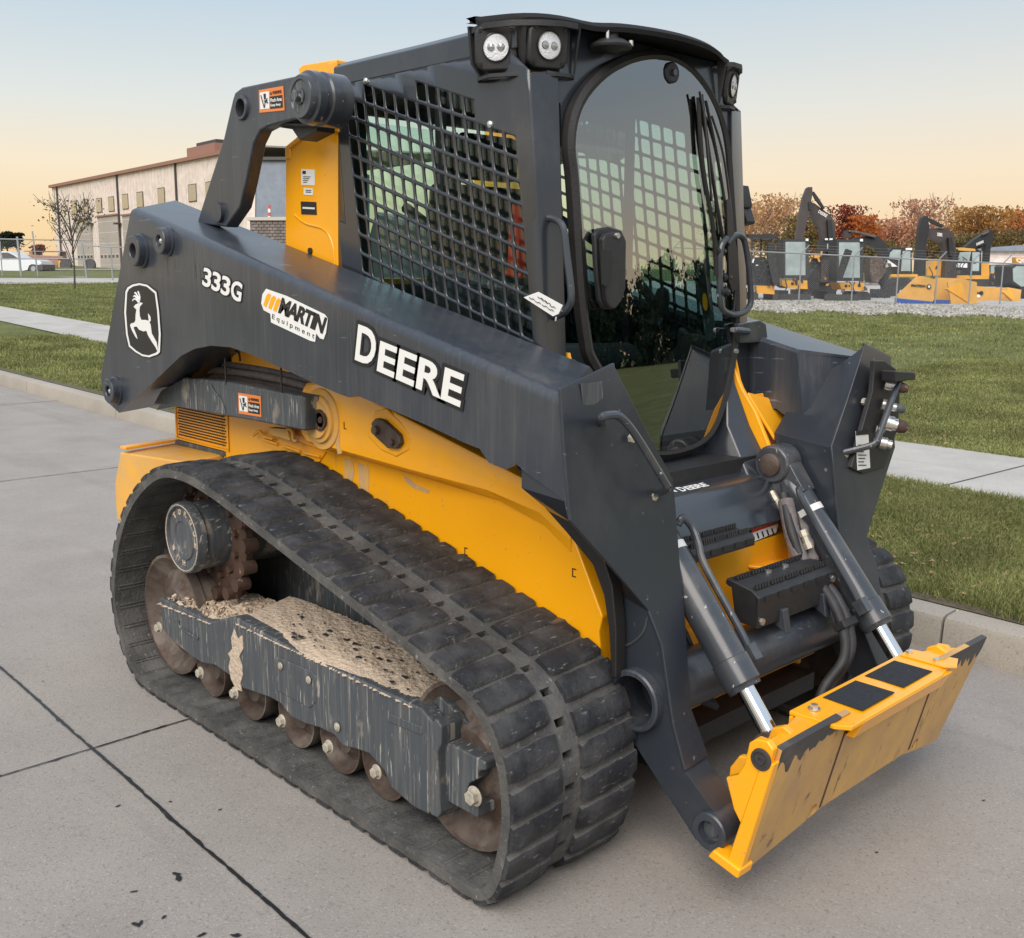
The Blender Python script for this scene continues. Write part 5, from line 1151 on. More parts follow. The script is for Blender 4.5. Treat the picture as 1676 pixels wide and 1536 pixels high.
# lawn terrain
def near_y(x): return bline(x)+.151
sw0 = lambda x: 4.17-.068*x; sw1 = lambda x: 5.80-.066*x
def grid_patch(yfs, xs, lift, name, mat, extra=None):
    vs = []; fs = []; ny_ = len(yfs)
    for x in xs:
        for f_ in yfs: y = f_(x); z = float(hz(x, y))+lift; vs.append((x, y, z))
    for i in range(len(xs)-1):
        for j in range(ny_-1): fs.append((i*ny_+j, (i+1)*ny_+j, (i+1)*ny_+j+1, i*ny_+j+1))
    return tag(MB().raw(vs, fs, True).build(name, mat), kind='structure')
def grassmat():
    m_ = layered('mown_grass', (.145, .160, .058), [((.19, .20, .085), .9, (.9, .22, 1), .45, .6, .8, 6), ((.25, .22, .11), .9, (2.2, .9, 2), .55, .75, .5, 8), ((.06, .085, .028), .9, (10, 10, 10), .5, .65, .6, 6), ((.26, .25, .13), .9, (45, 45, 45), .63, .75, .45, 4)], rough=.95, spec=.1, bump=(1, 34, .05), bvar=.2); return m_
M['grass'] = grassmat()
M['soil'] = layered('verge_soil', (.13, .105, .065), [((.05, .04, .025), .95, (20, 20, 20), .45, .65, .8, 8), ((.22, .19, .11), .95, (60, 60, 60), .55, .7, .6, 5)], rough=.95, bump=(1, 40, .03))
xs = sorted(set([-400, -250, -160, -120, -95, -80, -70]+list(np.arange(-60, 26, 1.5))+[30, 40, 60, 100, 200]))
ys = [near_y]+[(lambda x, k=k: near_y(x)+k) for k in (.5, 1, 2, 3.5, 5, 7, 10, 13, 17, 22, 28, 35, 43, 52, 62, 75, 90, 110, 140, 180, 240, 320, 420, 600)]
grid_patch(ys, xs, 0, 'lawn', M['grass'])
xw = list(np.arange(-60, 20.1, 1.0))
grid_patch([sw0, lambda x: (sw0(x)+sw1(x))/2, sw1], xw, .018, 'sidewalk', M['walk'])
a = MB()
for i in range(-24, 12):
    x = i*1.62-.2; zz = float(hz(x, sw0(x)))+.022; a.face([(x, sw0(x), zz), (x+.012, sw0(x), zz), (x+.10, sw1(x), zz), (x+.088, sw1(x), zz)])
tag(a.build('sidewalk_joints', M['joint']), kind='structure')
grid_patch([lambda x: near_y(x)-.001, lambda x: near_y(x)+.09], xw, .006, 'verge_edge', M['soil'])
# grass blades (dense near the camera, thinning out)
def blades(name, n, sampler, h, w, mat, seed):
    r_ = np.random.RandomState(seed); x, y = sampler(n, r_); z = hz(x, y); n = len(x)
    d = np.hypot(x-CAM[0], y-CAM[1]); hh = h*(.5+r_.rand(n))*(1+.35*np.sin(x*3+1)*np.sin(y*2.3)); ww = w*(.6+.8*r_.rand(n))*np.clip(d/4.5, 1, 6); an = r_.rand(n)*6.283; lx = r_.randn(n)*.5*hh; ly = r_.randn(n)*.5*hh
    ca, sa = np.cos(an), np.sin(an); V = np.empty((n, 5, 3))
    V[:, 0] = np.stack([x-ca*ww, y-sa*ww, z-.004], 1); V[:, 1] = np.stack([x+ca*ww, y+sa*ww, z-.004], 1)
    V[:, 2] = np.stack([x+lx*.4+ca*ww*.8, y+ly*.4+sa*ww*.8, z+hh*.55], 1); V[:, 3] = np.stack([x+lx*.4-ca*ww*.8, y+ly*.4-sa*ww*.8, z+hh*.55], 1); V[:, 4] = np.stack([x+lx, y+ly, z+hh*.95], 1)
    me = bpy.data.meshes.new(name); me.vertices.add(n*5); me.vertices.foreach_set('co', V.ravel())
    b_ = np.arange(n)*5; q = np.stack([b_, b_+1, b_+2, b_+3], 1); t = np.stack([b_+3, b_+2, b_+4], 1)
    li = np.concatenate([q, t], 1).ravel(); me.loops.add(n*7); me.loops.foreach_set('vertex_index', li)
    ls = np.stack([np.arange(n)*7, np.arange(n)*7+4], 1).ravel(); lt = np.tile([4, 3], n); me.polygons.add(n*2); me.polygons.foreach_set('loop_start', ls); me.polygons.foreach_set('loop_total', lt)
    me.update(calc_edges=True); me.materials.append(mat); o = bpy.data.objects.new(name, me); COL.objects.link(o); return o
def blademat():
    m_, n, l, b = newmat('grass_blades'); b.inputs['Roughness'].default_value = .7; b.inputs['Specular IOR Level'].default_value = .2
    t = n.new('ShaderNodeTexCoord'); no = n.new('ShaderNodeTexNoise'); no.inputs['Scale'].default_value = 55; no.inputs['Detail'].default_value = 2; l.new(t.outputs['Object'], no.inputs[0])
    r1 = n.new('ShaderNodeValToRGB'); l.new(no.outputs[0], r1.inputs[0]); ramp(r1, [(.3, (.07, .10, .026)), (.45, (.18, .21, .065)), (.57, (.29, .29, .11)), (.66, (.45, .38, .21))])
    n2 = n.new('ShaderNodeTexNoise'); n2.inputs['Scale'].default_value = 1.1; n2.inputs['Detail'].default_value = 4; l.new(t.outputs['Object'], n2.inputs[0])
    mr_ = n.new('ShaderNodeMapRange'); mr_.inputs[1].default_value = .35; mr_.inputs[2].default_value = .65; mr_.inputs[3].default_value = .7; mr_.inputs[4].default_value = 1.3; l.new(n2.outputs[0], mr_.inputs[0])
    vm = n.new('ShaderNodeVectorMath'); vm.operation = 'SCALE'; l.new(r1.outputs[0], vm.inputs[0]); l.new(mr_.outputs[0], vm.inputs['Scale']); l.new(vm.outputs[0], b.inputs['Base Color'])
    tr = n.new('ShaderNodeBsdfTranslucent'); l.new(vm.outputs[0], tr.inputs[0]); ms = n.new('ShaderNodeMixShader'); ms.inputs[0].default_value = .3; l.new(b.outputs[0], ms.inputs[1]); l.new(tr.outputs[0], ms.inputs[2]); l.new(ms.outputs[0], n['Material Output'].inputs[0]); return m_
M['blade'] = blademat()
def sampA(n, r_):                                   # verge between kerb and sidewalk, right of the machine
    x = r_.uniform(-3.2, 1.9, n); t = r_.rand(n); y0 = near_y(x)+.05+.06*np.sin(x*9)*r_.rand(n); y = y0+(sw0(x)+.03-y0)*t; return x, y
def sampA2(n, r_):
    x = -3.2-r_.rand(n)**1.3*15; t = r_.rand(n); y0 = near_y(x)+.08+.1*r_.rand(n); y = y0+(sw0(x)+.02-y0)*t; return x, y
def sampB(n, r_):
    x = -4.5+r_.rand(n)*7; y = sw1(x)-.02+r_.rand(n)**1.5*9; return x, y
def sampC(n, r_):
    x = -48+r_.rand(n)*40; y = sw1(x)-.02+r_.rand(n)**1.3*18; return x, y
def sampD(n, r_):
    x = -24+r_.rand(n)*26; y = sw1(x)+7+r_.rand(n)**1.2*26; return x, y
for nm, n, f_, h, w, sd in (('verge_grass', 150000, sampA, .050, .0016, 1), ('verge_grass', 45000, sampA2, .055, .0018, 2), ('lawn_grass', 130000, sampB, .045, .0016, 3), ('lawn_grass', 90000, sampC, .05, .002, 4), ('lawn_grass', 70000, sampD, .05, .0022, 5)):
    tag(blades(nm, n, f_, h, w, M['blade'], sd), 'short mown green grass', 'grass', None, 'stuff')
# fallen leaves scattered over the grass
r_ = np.random.RandomState(9)
def leaves(name, n, sampler, label):
    x, y = sampler(n, r_); z = hz(x, y)+.035; m = MB()
    for i in range(n):
        a_ = r_.rand()*6.28; s_ = r_.uniform(.010, .024); c_, q_ = math.cos(a_)*s_, math.sin(a_)*s_; t1, t2 = r_.uniform(-.01, .012), r_.uniform(-.008, .012)
        m.face([(x[i]-c_, y[i]-q_, z[i]), (x[i]+q_*.6, y[i]-c_*.6, z[i]+t1), (x[i]+c_, y[i]+q_, z[i]+t2), (x[i]-q_*.6, y[i]+c_*.6, z[i]+t1*.5)])
    tag(m.build(name, simple('dry_leaf', (.34, .21, .10), .8, var=.5, vs=9)), label, 'leaves', None, 'stuff')
leaves('fallen_leaves', 750, sampA, 'dry tan leaves scattered on the kerbside grass right of the machine')
leaves('fallen_leaves', 900, sampB, 'dry tan leaves scattered on the lawn beyond the sidewalk')
# yard behind the right-hand fence: pale gravel
M['gravel'] = layered('pale_gravel', (.42, .40, .38), [((.15, .14, .13), .95, (5, 5, 5), .5, .65, .6, 8), ((.62, .60, .57), .95, (14, 14, 14), .52, .62, .7, 6)], rough=.95, bump=(1, 12, .05))
def px_patch(us, v0, v1, nv_, lift, name, mat):
    vs, fs = [], []
    for u in us:
        for j in range(nv_+1): t = j/nv_; p = T(u, v0(u)+(v1(u)-v0(u))*t); vs.append((p[0], p[1], p[2]+lift))
    for i in range(len(us)-1):
        for j in range(nv_): k = nv_+1; fs.append((i*k+j, (i+1)*k+j, (i+1)*k+j+1, i*k+j+1))
    return tag(MB().raw(vs, fs, True).build(name, mat), kind='structure')
gb = lambda u: 508+(u-1200)*.026+2*math.sin(u*.05)
px_patch(np.arange(900, 2000, 20), gb, lambda u: 461, 12, .03, 'gravel_yard', M['gravel'])
a = MB()
for k in range(4200):
    u = rg.uniform(1225, 1676); v = gb(u)-rg.rand()**1.3*(14)-1; p = T(u, v+rg.uniform(0, 3)); r_ = rg.uniform(.02, .05); a.obox((p[0], p[1], p[2]+.03), rg.randn(3), rg.randn(3), rg.randn(3), r_, r_*.7, r_*.7)
tag(a.build('gravel_stones', simple('white_stones', (.40, .385, .36), .9, var=.4, vs=3)), 'band of pale crushed stone along the lawn in front of the fence', 'gravel', None, 'stuff')
px_patch(np.arange(-60, 260, 20), lambda u: 466+(u)*-.008, lambda u: 456.5, 3, .02, 'drive', M['walk'])
px_patch(np.arange(-60, 460, 20), lambda u: 443.4, lambda u: 441.5, 2, .03, 'yard_pavement', M['conc'])
far_lawn = a
tag(MB().face([(-300, -300, .03), (300, -300, .03), (300, -9, .03), (-300, -9, .03)]).build('far_verge', M['grass']), kind='structure')
# ================================================================== far things
def far(parent, name, mat, polys, d, th, conv=lambda *p: p, bevel=0, kindmat=None):
    m = MB(); t = np.array([FW[0], FW[1], 0]); t = t/np.linalg.norm(t)
    loc = np.zeros(3); pp = parent
    while pp is not None: loc = loc+np.array(pp.location); pp = pp.parent
    for P in polys: m.prism([np.array(D(d, *conv(*q)))-loc for q in P], t*th)
    return m.build(name, mat, parent)
Az = lambda x, y: (1150+x/5.487, 280+y/5.487)
Bz = lambda x, y: (1400+x/5.486, 280+y/5.486)
M['exblack'] = simple('digger_dark_paint', (.010, .010, .011), .5, var=.4, vs=1.5); M['exyel'] = simple('digger_yellow_paint', (.70, .33, .03), .4, var=.2, vs=1)
M['exgrey'] = simple('digger_grey_steel', (.028, .028, .030), .6, var=.4, vs=2); M['exlitbrown'] = simple('digger_lit_boom', (.045, .034, .032), .5, var=.3, vs=1)  # boom brown is dark paint with warm light put into its colour
M['exglass'] = simple('digger_skylit_pane', (.33, .39, .37), .12, spec=.8, coat=1, var=.35, vs=.8); M['blue'] = simple('blue_poly_edge', (.02, .07, .28), .5)  # opaque pale panes with the sky's brightness put into their colour
M['pusher'] = simple('ochre_pusher_paint', (.62, .33, .07), .5, var=.15, vs=1.5)
R_ = lambda x0, y0, x1, y1: [(x0, y0), (x1, y0), (x1, y1), (x0, y1)]
def rig(name, u, v, d, label, cat='excavator', group='excavators parked behind the right-hand fence'):
    p = D(d, u, v); return empty(name, (p[0], p[1], float(hz(p[0], p[1]))), label, cat, group)
def cabbits(t, d, x0, y0, x1, y1, cv, th=1.3):
    w = x1-x0; h = y1-y0; f_ = .08
    c = far(t, 'cab', M['exgrey'], [R_(x0, y0, x1, y0+h*.06), R_(x0, y0+h*.061, x0+w*f_, y1), R_(x1-w*f_*1.6, y0+h*.061, x1, y1), R_(x0+w*f_, y1-h*.08, x1-w*f_*1.6, y1)], d, th, cv)
    far(c, 'windscreen', M['exglass'], [R_(x0+w*f_, y0+h*.06, x1-w*f_*1.6, y1-h*.08)], d+.03, .03, cv)
    far(c, 'seat', M['exblack'], [[(x0+w*.25, y1-h*.1), (x0+w*.3, y1-h*.5), (x0+w*.5, y1-h*.55), (x0+w*.6, y1-h*.1)]], d+.8, .3, cv)
    far(c, 'work_lamp', M['lens'], [R_(x1-w*.12, y0-h*.01, x1-w*.02, y0+h*.05)], d-.1, .08, cv)
# 1 open mini digger with canopy
d = 46; t = rig('mini_excavator', *Az(560, 1200), d, 'small excavator with flat black canopy roof and open cab, leftmost behind the fence')
far(t, 'canopy', M['exblack'], [[(415, 570), (640, 568), (685, 600), (640, 612), (450, 592)]], d, 1.6, Az); far(t, 'canopy_post', M['exblack'], [R_(440, 592, 450, 800), R_(672, 605, 692, 1040)], d, .1, Az); far(t, 'canopy_post', M['exblack'], [R_(520, 596, 530, 800)], d+1.4, .1, Az)
far(t, 'boom', M['exblack'], [[(590, 640), (640, 640), (660, 760), (690, 1000), (640, 1040), (590, 820)]], d-.4, .3, Az)
far(t, 'seat', M['exblack'], [[(450, 780), (560, 770), (600, 860), (590, 900), (460, 900)]], d+.4, .5, Az); far(t, 'machine_body', M['exblack'], [[(430, 900), (640, 880), (650, 1030), (440, 1030)]], d, 1.4, Az)
far(t, 'belly_panel', M['exyel'], [[(485, 1035), (645, 1030), (645, 1110), (580, 1105), (490, 1100)]], d-.02, .5, Az); far(t, 'dozer_blade', M['exblack'], [[(445, 1185), (675, 1172), (680, 1225), (450, 1228)]], d-.9, .1, Az); far(t, 'crawler_track', M['exgrey'], [R_(440, 1090, 500, 1190)], d, 1.8, Az); far(t, 'crawler_track', M['exgrey'], [R_(630, 1090, 680, 1190)], d, 1.8, Az)
# 2
d = 47.5; t = rig('mini_excavator', *Az(830, 1190), d, 'small glazed excavator standing just left of the tallest boom')
cabbits(t, d, 725, 612, 955, 965, Az); far(t, 'belly_panel', M['exyel'], [[(712, 985), (940, 985), (945, 1062), (760, 1055), (715, 1030)]], d-.1, 1.4, Az); far(t, 'panel_badge', M['exblack'], [R_(795, 1000, 820, 1025), R_(835, 1005, 850, 1022)], d-.12, .02, Az)
far(t, 'crawler_track', M['exblack'], [R_(690, 1075, 770, 1180)], d, 2.2, Az); far(t, 'crawler_track', M['exblack'], [R_(900, 1070, 970, 1185)], d, 2.2, Az); far(t, 'dozer_blade', M['exgrey'], [[(680, 1105), (975, 1105), (970, 1190), (680, 1190)]], d-1.0, .12, Az)
# 3 tall excavator
d = 52; t = rig('excavator', *Az(1090, 1190), d, 'tall excavator whose warm-lit dark boom and stick rise highest of all')
bm_ = far(t, 'boom', M['exlitbrown'], [[(972, 285), (1005, 290), (1150, 400), (1190, 460), (1196, 620), (1190, 1000), (1060, 1000), (1075, 620), (1050, 500), (970, 385)]], d, .5, Az); far(t, 'stick', M['exlitbrown'], [[(935, 160), (950, 145), (985, 145), (988, 200), (965, 340), (905, 600), (900, 700), (828, 700), (870, 400), (905, 240)]], d-.5, .35, Az)
far(t, 'hydraulic_ram', M['exblack'], [[(985, 190), (1000, 185), (1040, 240), (1100, 335), (1085, 345), (1010, 250)]], d-.2, .2, Az); far(t, 'hydraulic_ram', M['exblack'], [[(1120, 440), (1160, 440), (1175, 620), (1150, 640), (1135, 640)]], d-.3, .2, Az); far(t, 'ram_line', M['exblack'], [[(1095, 318), (1120, 318), (1150, 350), (1155, 380), (1145, 380), (1140, 355), (1118, 325), (1096, 325)]], d-.1, .05, Az)
far(t, 'knuckle', M['exblack'], [[(950, 280), (980, 275), (995, 310), (985, 350), (955, 345)]], d-.6, .8, Az); far(t, 'boom_head', M['exblack'], [[(1062, 612), (1195, 612), (1205, 720), (1060, 720)]], d-.5, .7, Az); far(t, 'work_lamp', M['lens'], [R_(1100, 606, 1125, 622), R_(1140, 606, 1168, 622)], d-.6, .06, Az); far(t, 'lamp_glass', M['exglass'], [R_(1118, 655, 1180, 700)], d-.55, .04, Az)
a = MB(); q = [np.array(D(d-.02, *Az(*p)))-np.array(t.location) for p in ((1035, 375), (1110, 420), (1048, 350))]; text(a, 'DEERE', *q, tuple(-FW), th=.01, bold=.03); a.build('boom_lettering', M['white'], bm_)
far(t, 'machine_body', M['exgrey'], [[(960, 780), (1200, 760), (1210, 1080), (960, 1080)]], d+.3, 2.6, Az); far(t, 'quick_hitch', M['rust'], [[(1050, 1080), (1110, 1080), (1115, 1190), (1045, 1190)]], d-3, .4, Az); far(t, 'warning_beacon', M['exyel'], [[(985, 755), (1000, 740), (1055, 745), (1058, 775), (1020, 785), (985, 775)]], d-.2, .3, Az)
far(t, 'bucket', M['exgrey'], [[(950, 960), (1010, 880), (1050, 900), (1060, 1000), (1010, 1020), (990, 1080), (940, 1080)]], d-3.4, .8, Az); far(t, 'crawler_track', M['exblack'], [R_(1100, 1080, 1200, 1200)], d+.2, 3, Az)
# 4
d = 46.8; t = rig('mini_excavator', *Az(1330, 1190), d, 'small excavator with glazed cab, its boom crossing the windscreen')
cabbits(t, d, 1205, 615, 1445, 990, Az); far(t, 'belly_panel', M['exyel'], [[(1225, 1005), (1448, 1005), (1448, 1075), (1250, 1068)]], d-.1, 1.4, Az); far(t, 'panel_badge', M['exblack'], [R_(1278, 1022, 1300, 1045), R_(1312, 1025, 1325, 1042), R_(1395, 1018, 1420, 1042)], d-.12, .02, Az)
far(t, 'boom', M['exblack'], [[(1300, 700), (1345, 720), (1300, 850), (1250, 985), (1215, 985), (1260, 800)]], d-.8, .3, Az)
far(t, 'crawler_track', M['exblack'], [R_(1120, 1080, 1200, 1190)], d, 2.2, Az); far(t, 'crawler_track', M['exgrey'], [[(1390, 1085), (1480, 1085), (1510, 1110), (1510, 1170), (1480, 1195), (1390, 1195)]], d-.1, 2.2, Az); far(t, 'dozer_blade', M['exgrey'], [[(1095, 1110), (1400, 1110), (1400, 1190), (1095, 1190)]], d-1.0, .12, Az)
# 5 middle digger
d = 53; t = rig('excavator', *Bz(380, 1140), d, 'excavator with low bent black boom reaching left, in the middle behind the fence')
far(t, 'boom', M['exblack'], [[(-20, 640), (0, 600), (150, 580), (210, 585), (260, 640), (290, 700), (300, 770), (240, 770), (190, 690), (100, 665), (0, 670)]], d, .5, Bz); far(t, 'hydraulic_ram', M['steel'], [[(-60, 530), (0, 535), (140, 565), (190, 580), (180, 600), (120, 585), (0, 552), (-60, 545)]], d-.2, .18, Bz); far(t, 'stick', M['exgrey'], [[(-90, 540), (-40, 530), (-30, 600), (-100, 605)]], d-.1, .4, Bz)
far(t, 'bucket', M['steel'], [[(140, 780), (220, 770), (260, 800), (280, 900), (200, 1010), (140, 1000), (130, 880)]], d-3, .9, Bz); far(t, 'blade_arm', M['exgrey'], [[(210, 1000), (290, 880), (330, 900), (250, 1040)]], d-2.5, .3, Bz)
c = far(t, 'cab', M['exblack'], [[(300, 720), (330, 690), (420, 690), (505, 700), (510, 930), (385, 930), (385, 860), (290, 840)]], d+.6, 1.6, Bz); far(c, 'windscreen', M['exglass'], [[(312, 735), (340, 708), (410, 710), (400, 800), (300, 790)]], d+.55, .04, Bz); far(c, 'side_window', M['exglass'], [[(425, 720), (495, 720), (495, 900), (410, 900)]], d+.55, .04, Bz)
far(t, 'bonnet', M['white'], [[(290, 795), (380, 860), (290, 862)]], d+.4, 1.0, Bz); far(t, 'frame_rail', M['exyel'], [R_(320, 928, 560, 950)], d+.3, 2.2, Bz); far(t, 'cab_roof_panel', M['white'], [R_(455, 692, 510, 712)], d+.5, 1.2, Bz)
far(t, 'crawler_track', M['exgrey'], [[(260, 1000), (330, 965), (480, 960), (520, 990), (500, 1060), (400, 1070), (380, 1120), (260, 1120)]], d, .6, Bz); far(t, 'dozer_blade', M['exgrey'], [[(140, 1060), (320, 1065), (315, 1140), (140, 1138)]], d-2.8, .15, Bz)
# 6 excavator with folded boom, right
d = 55; t = rig('excavator', *Bz(850, 980), d, 'excavator with angular dark boom folded over a yellow body, standing behind the snow pusher')
bm_ = far(t, 'boom', M['exlitbrown'], [[(645, 525), (690, 515), (830, 515), (880, 570), (905, 700), (912, 960), (800, 960), (812, 790), (785, 650), (655, 590)]], d, .5, Bz); far(t, 'stick', M['exblack'], [[(600, 420), (620, 405), (652, 410), (660, 470), (665, 520), (640, 640), (630, 940), (540, 950), (562, 620), (572, 520)]], d-.5, .35, Bz)
far(t, 'hydraulic_ram', M['exblack'], [[(655, 420), (700, 440), (795, 490), (785, 510), (690, 470), (655, 440)]], d-.2, .2, Bz); far(t, 'hydraulic_ram', M['exblack'], [[(835, 600), (870, 600), (890, 760), (870, 765), (850, 760)]], d-.3, .2, Bz)
a = MB(); q = [np.array(D(d-.02, *Bz(*p)))-np.array(t.location) for p in ((735, 585), (780, 590), (735, 555))]; text(a, 'DEERE', *q, tuple(-FW), th=.01, bold=.03); a.build('boom_lettering', M['white'], bm_)
far(t, 'engine_cover', M['exyel'], [[(640, 940), (645, 880), (670, 850), (700, 810), (780, 800), (800, 860), (800, 940)]], d+.6, 1.4, Bz)
c = far(t, 'cab', M['exblack'], [[(912, 710), (940, 690), (1090, 700), (1130, 720), (1130, 935), (880, 940), (905, 850)]], d+.4, 1.6, Bz); far(c, 'windscreen', M['exglass'], [[(940, 730), (1040, 725), (1020, 820), (915, 815)]], d+.36, .04, Bz); far(c, 'lower_window', M['lens'], [[(910, 830), (1005, 830), (1005, 870), (905, 868)]], d+.36, .04, Bz); far(c, 'side_window', M['exglass'], [[(1050, 730), (1115, 730), (1110, 900), (1050, 900)]], d+.36, .04, Bz); far(c, 'cab_roof', M['pusher'], [[(925, 700), (950, 688), (1075, 700), (1080, 722), (925, 715)]], d+.33, 1.5, Bz)
far(t, 'counterweight', M['exyel'], [[(1130, 830), (1200, 828), (1205, 940), (1130, 940)]], d+.5, 2, Bz); far(t, 'frame_rail', M['exyel'], [R_(885, 938, 1200, 972)], d+.3, 2.2, Bz); far(t, 'crawler_track', M['exgrey'], [R_(880, 973, 1200, 1040)], d, 3, Bz)
# 7 boom at right
d = 58; t = rig('excavator', *Bz(1190, 1010), d, 'rightmost excavator, only its long black boom with white lettering showing behind the yellow cab roof')
bm_ = far(t, 'boom', M['exblack'], [[(960, 710), (1060, 625), (1200, 535), (1225, 530), (1240, 570), (1225, 660), (1210, 720), (1165, 715), (1170, 660), (1100, 680), (1050, 705)]], d, .5, Bz); far(t, 'stick', M['exblack'], [[(1168, 700), (1215, 690), (1205, 830), (1160, 830)]], d-.3, .35, Bz); far(t, 'hydraulic_ram', M['steel'], [[(1140, 570), (1200, 538), (1206, 548), (1148, 580)]], d-.2, .15, Bz)
a = MB(); q = [np.array(D(d-.02, *Bz(*p)))-np.array(t.location) for p in ((1088, 672), (1152, 645), (1085, 650))]; text(a, 'DEERE', *q, tuple(-FW), th=.01, bold=.03); a.build('boom_lettering', M['white'], bm_)
far(t, 'machine_body', M['exgrey'], [[(1200, 850), (1300, 840), (1370, 860), (1370, 1040), (1200, 1040)]], d, 2.5, Bz); far(t, 'side_window', M['exglass'], [R_(1215, 850, 1280, 910)], d-.05, .04, Bz)
# 8 loader at the frame edge
d = 50; t = rig('wheel_loader', *Bz(1460, 1190), d, 'dark loader with a large rounded glass cab at the right edge of the photo', 'loader', None)
c = far(t, 'cab', M['exgrey'], [[(1400, 860), (1430, 840), (1620, 840), (1620, 1060), (1480, 1050), (1410, 1010)]], d, 1.8, Bz); far(c, 'windscreen', M['exglass'], [[(1415, 880), (1450, 855), (1600, 858), (1600, 1030), (1490, 1040), (1420, 990)]], d-.05, .04, Bz); far(t, 'lower_body', M['exblack'], [[(1480, 1050), (1620, 1055), (1620, 1200), (1480, 1195)]], d-.2, 2, Bz); far(t, 'canopy_sign', M['exyel'], [R_(1440, 775, 1560, 838)], d+1, .4, Bz)
a = MB(); q = [np.array(D(d+.95, *Bz(*p)))-np.array(t.location) for p in ((1445, 830), (1510, 832), (1445, 785))]; text(a, 'QI', *q, tuple(-FW), th=.01, bold=.04); a.build('sign_lettering', M['white'], t)
# 0 half hidden behind the mirror: pale cab
d = 47; t = rig('mini_excavator', *Az(330, 1150), d, 'pale cabbed small excavator mostly hidden behind the loader door mirror and handle')
cabbits(t, d, 300, 620, 400, 965, Az); far(t, 'belly_panel', M['exyel'], [[(318, 975), (350, 975), (350, 1045), (318, 1045)]], d-.1, .8, Az); far(t, 'crawler_track', M['exblack'], [R_(290, 1050, 400, 1200)], d, 2, Az)
# hoses, ladders, hatches and fittings that break up the machine bodies
def clutter(t, d, x0, y0, x1, y1, cv, n, seed, mats=('exblack', 'exgrey', 'steel', 'exgrey')):
    r_ = np.random.RandomState(seed)
    for k in range(n):
        cx, cy = r_.uniform(x0, x1), r_.uniform(y0, y1); w, h = r_.uniform(6, 26), r_.uniform(6, 40); sk = r_.uniform(-12, 12)
        far(t, 'hatch' if k % 2 else 'fitting', M[mats[r_.randint(len(mats))]], [[(cx, cy), (cx+w, cy+sk*.3), (cx+w+sk, cy+h), (cx+sk, cy+h)]], d-.15-.25*r_.rand(), .12, cv)
    for k in range(n//2):
        cx, cy = r_.uniform(x0, x1), r_.uniform(y0, y1); pts = [np.array(D(d-.3-.1*k, *cv(cx+r_.uniform(-30, 30), cy+q*35)))-np.array(t.location) for q in range(4)]
        m_ = MB(); m_.tube(pts, .025, 5); m_.build('hydraulic_hose', M['hose'], t)
_by = {o.get('label', ''): o for o in bpy.data.objects if o.type == 'EMPTY' and o.parent is None}
def lab(k): return next(o for l_, o in _by.items() if k in l_)
clutter(lab('flat black canopy'), 46, 440, 780, 630, 1020, Az, 9, 1, ('exgrey', 'steel', 'exgrey', 'lens')); clutter(lab('left of the tallest boom'), 47.5, 700, 960, 960, 1080, Az, 4, 2); clutter(lab('rise highest'), 51.5, 960, 700, 1200, 1060, Az, 12, 3, ('exgrey', 'steel', 'exyel', 'exlitbrown')); clutter(lab('crossing the windscreen'), 46.6, 1200, 980, 1460, 1100, Az, 4, 4)
clutter(lab('low bent black boom'), 50, 20, 740, 300, 1080, Bz, 12, 5, ('exgrey', 'exyel', 'steel', 'exlitbrown')); clutter(lab('folded over a yellow body'), 54.3, 640, 760, 1120, 960, Bz, 10, 6, ('exyel', 'exgrey', 'exblack', 'steel')); clutter(lab('rightmost excavator'), 57.8, 1210, 860, 1370, 1030, Bz, 8, 7, ('exyel', 'exgrey', 'steel', 'blue'))
# snow pushers
def pusher(d, label, sides, backs, shoes, braces, nm):
    t = rig('snow_pusher', *Bz(*nm), d, label, 'snow pusher', 'ochre snow pusher blades'); 
    far(t, 'mouldboard', M['pusher'], backs, d+1.1, .12, Bz)
    for i, P in enumerate(sides): far(t, 'side_plate', M['pusher'], [P], d+(.2 if i else 0), .12, Bz)
    for P in braces: far(t, 'corner_brace', M['exyel'], [P], d+.15, .3, Bz)
    for P in shoes: far(t, 'blue_shoe', M['blue'], [P], d-.03, .2, Bz)
    return t
t = pusher(42.5, 'large ochre snow pusher blade with blue shoe and black lettering, in front of the excavators', [[(372, 1118), (395, 1100), (560, 945), (600, 945), (722, 975), (697, 1172), (380, 1140)], [(950, 965), (1092, 1000), (1092, 1185), (1035, 1200), (860, 1195), (830, 1000)]], [[(722, 958), (960, 968), (960, 1165), (715, 1158)]], [[(368, 1143), (700, 1175), (640, 1207), (368, 1198)], [(720, 1158), (850, 1160), (845, 1195), (700, 1195)]], [[(820, 1060), (950, 1005), (1012, 1182)]], (640, 1200))
a = MB(); q = [np.array(D(42.47, *Bz(*p)))-np.array(t.location) for p in ((500, 1040), (628, 1046), (502, 1018))]; text(a, 'PROTECH', *q, tuple(-FW), th=.01, bold=.05); qc = np.array(D(42.46, *Bz(660, 1040)))-np.array(t.location); a.cyl(tuple(qc), tuple(qc-FW*.02), .095, n=24); a.build('pusher_lettering', M['exblack'], t)
a = MB(); a.cyl(tuple(qc-FW*.021), tuple(qc-FW*.03), .05, n=20); a.build('badge_centre', M['tape'], t)
t = pusher(46, 'smaller ochre snow pusher blade farther right, partly behind the large one', [[(1088, 1035), (1165, 1040), (1155, 1185), (1088, 1182)], [(1370, 1045), (1492, 1068), (1475, 1195), (1425, 1205), (1350, 1100)]], [[(1160, 1045), (1385, 1048), (1395, 1200), (1150, 1195)]], [], [[(1330, 1090), (1400, 1060), (1435, 1185)]], (1250, 1200))
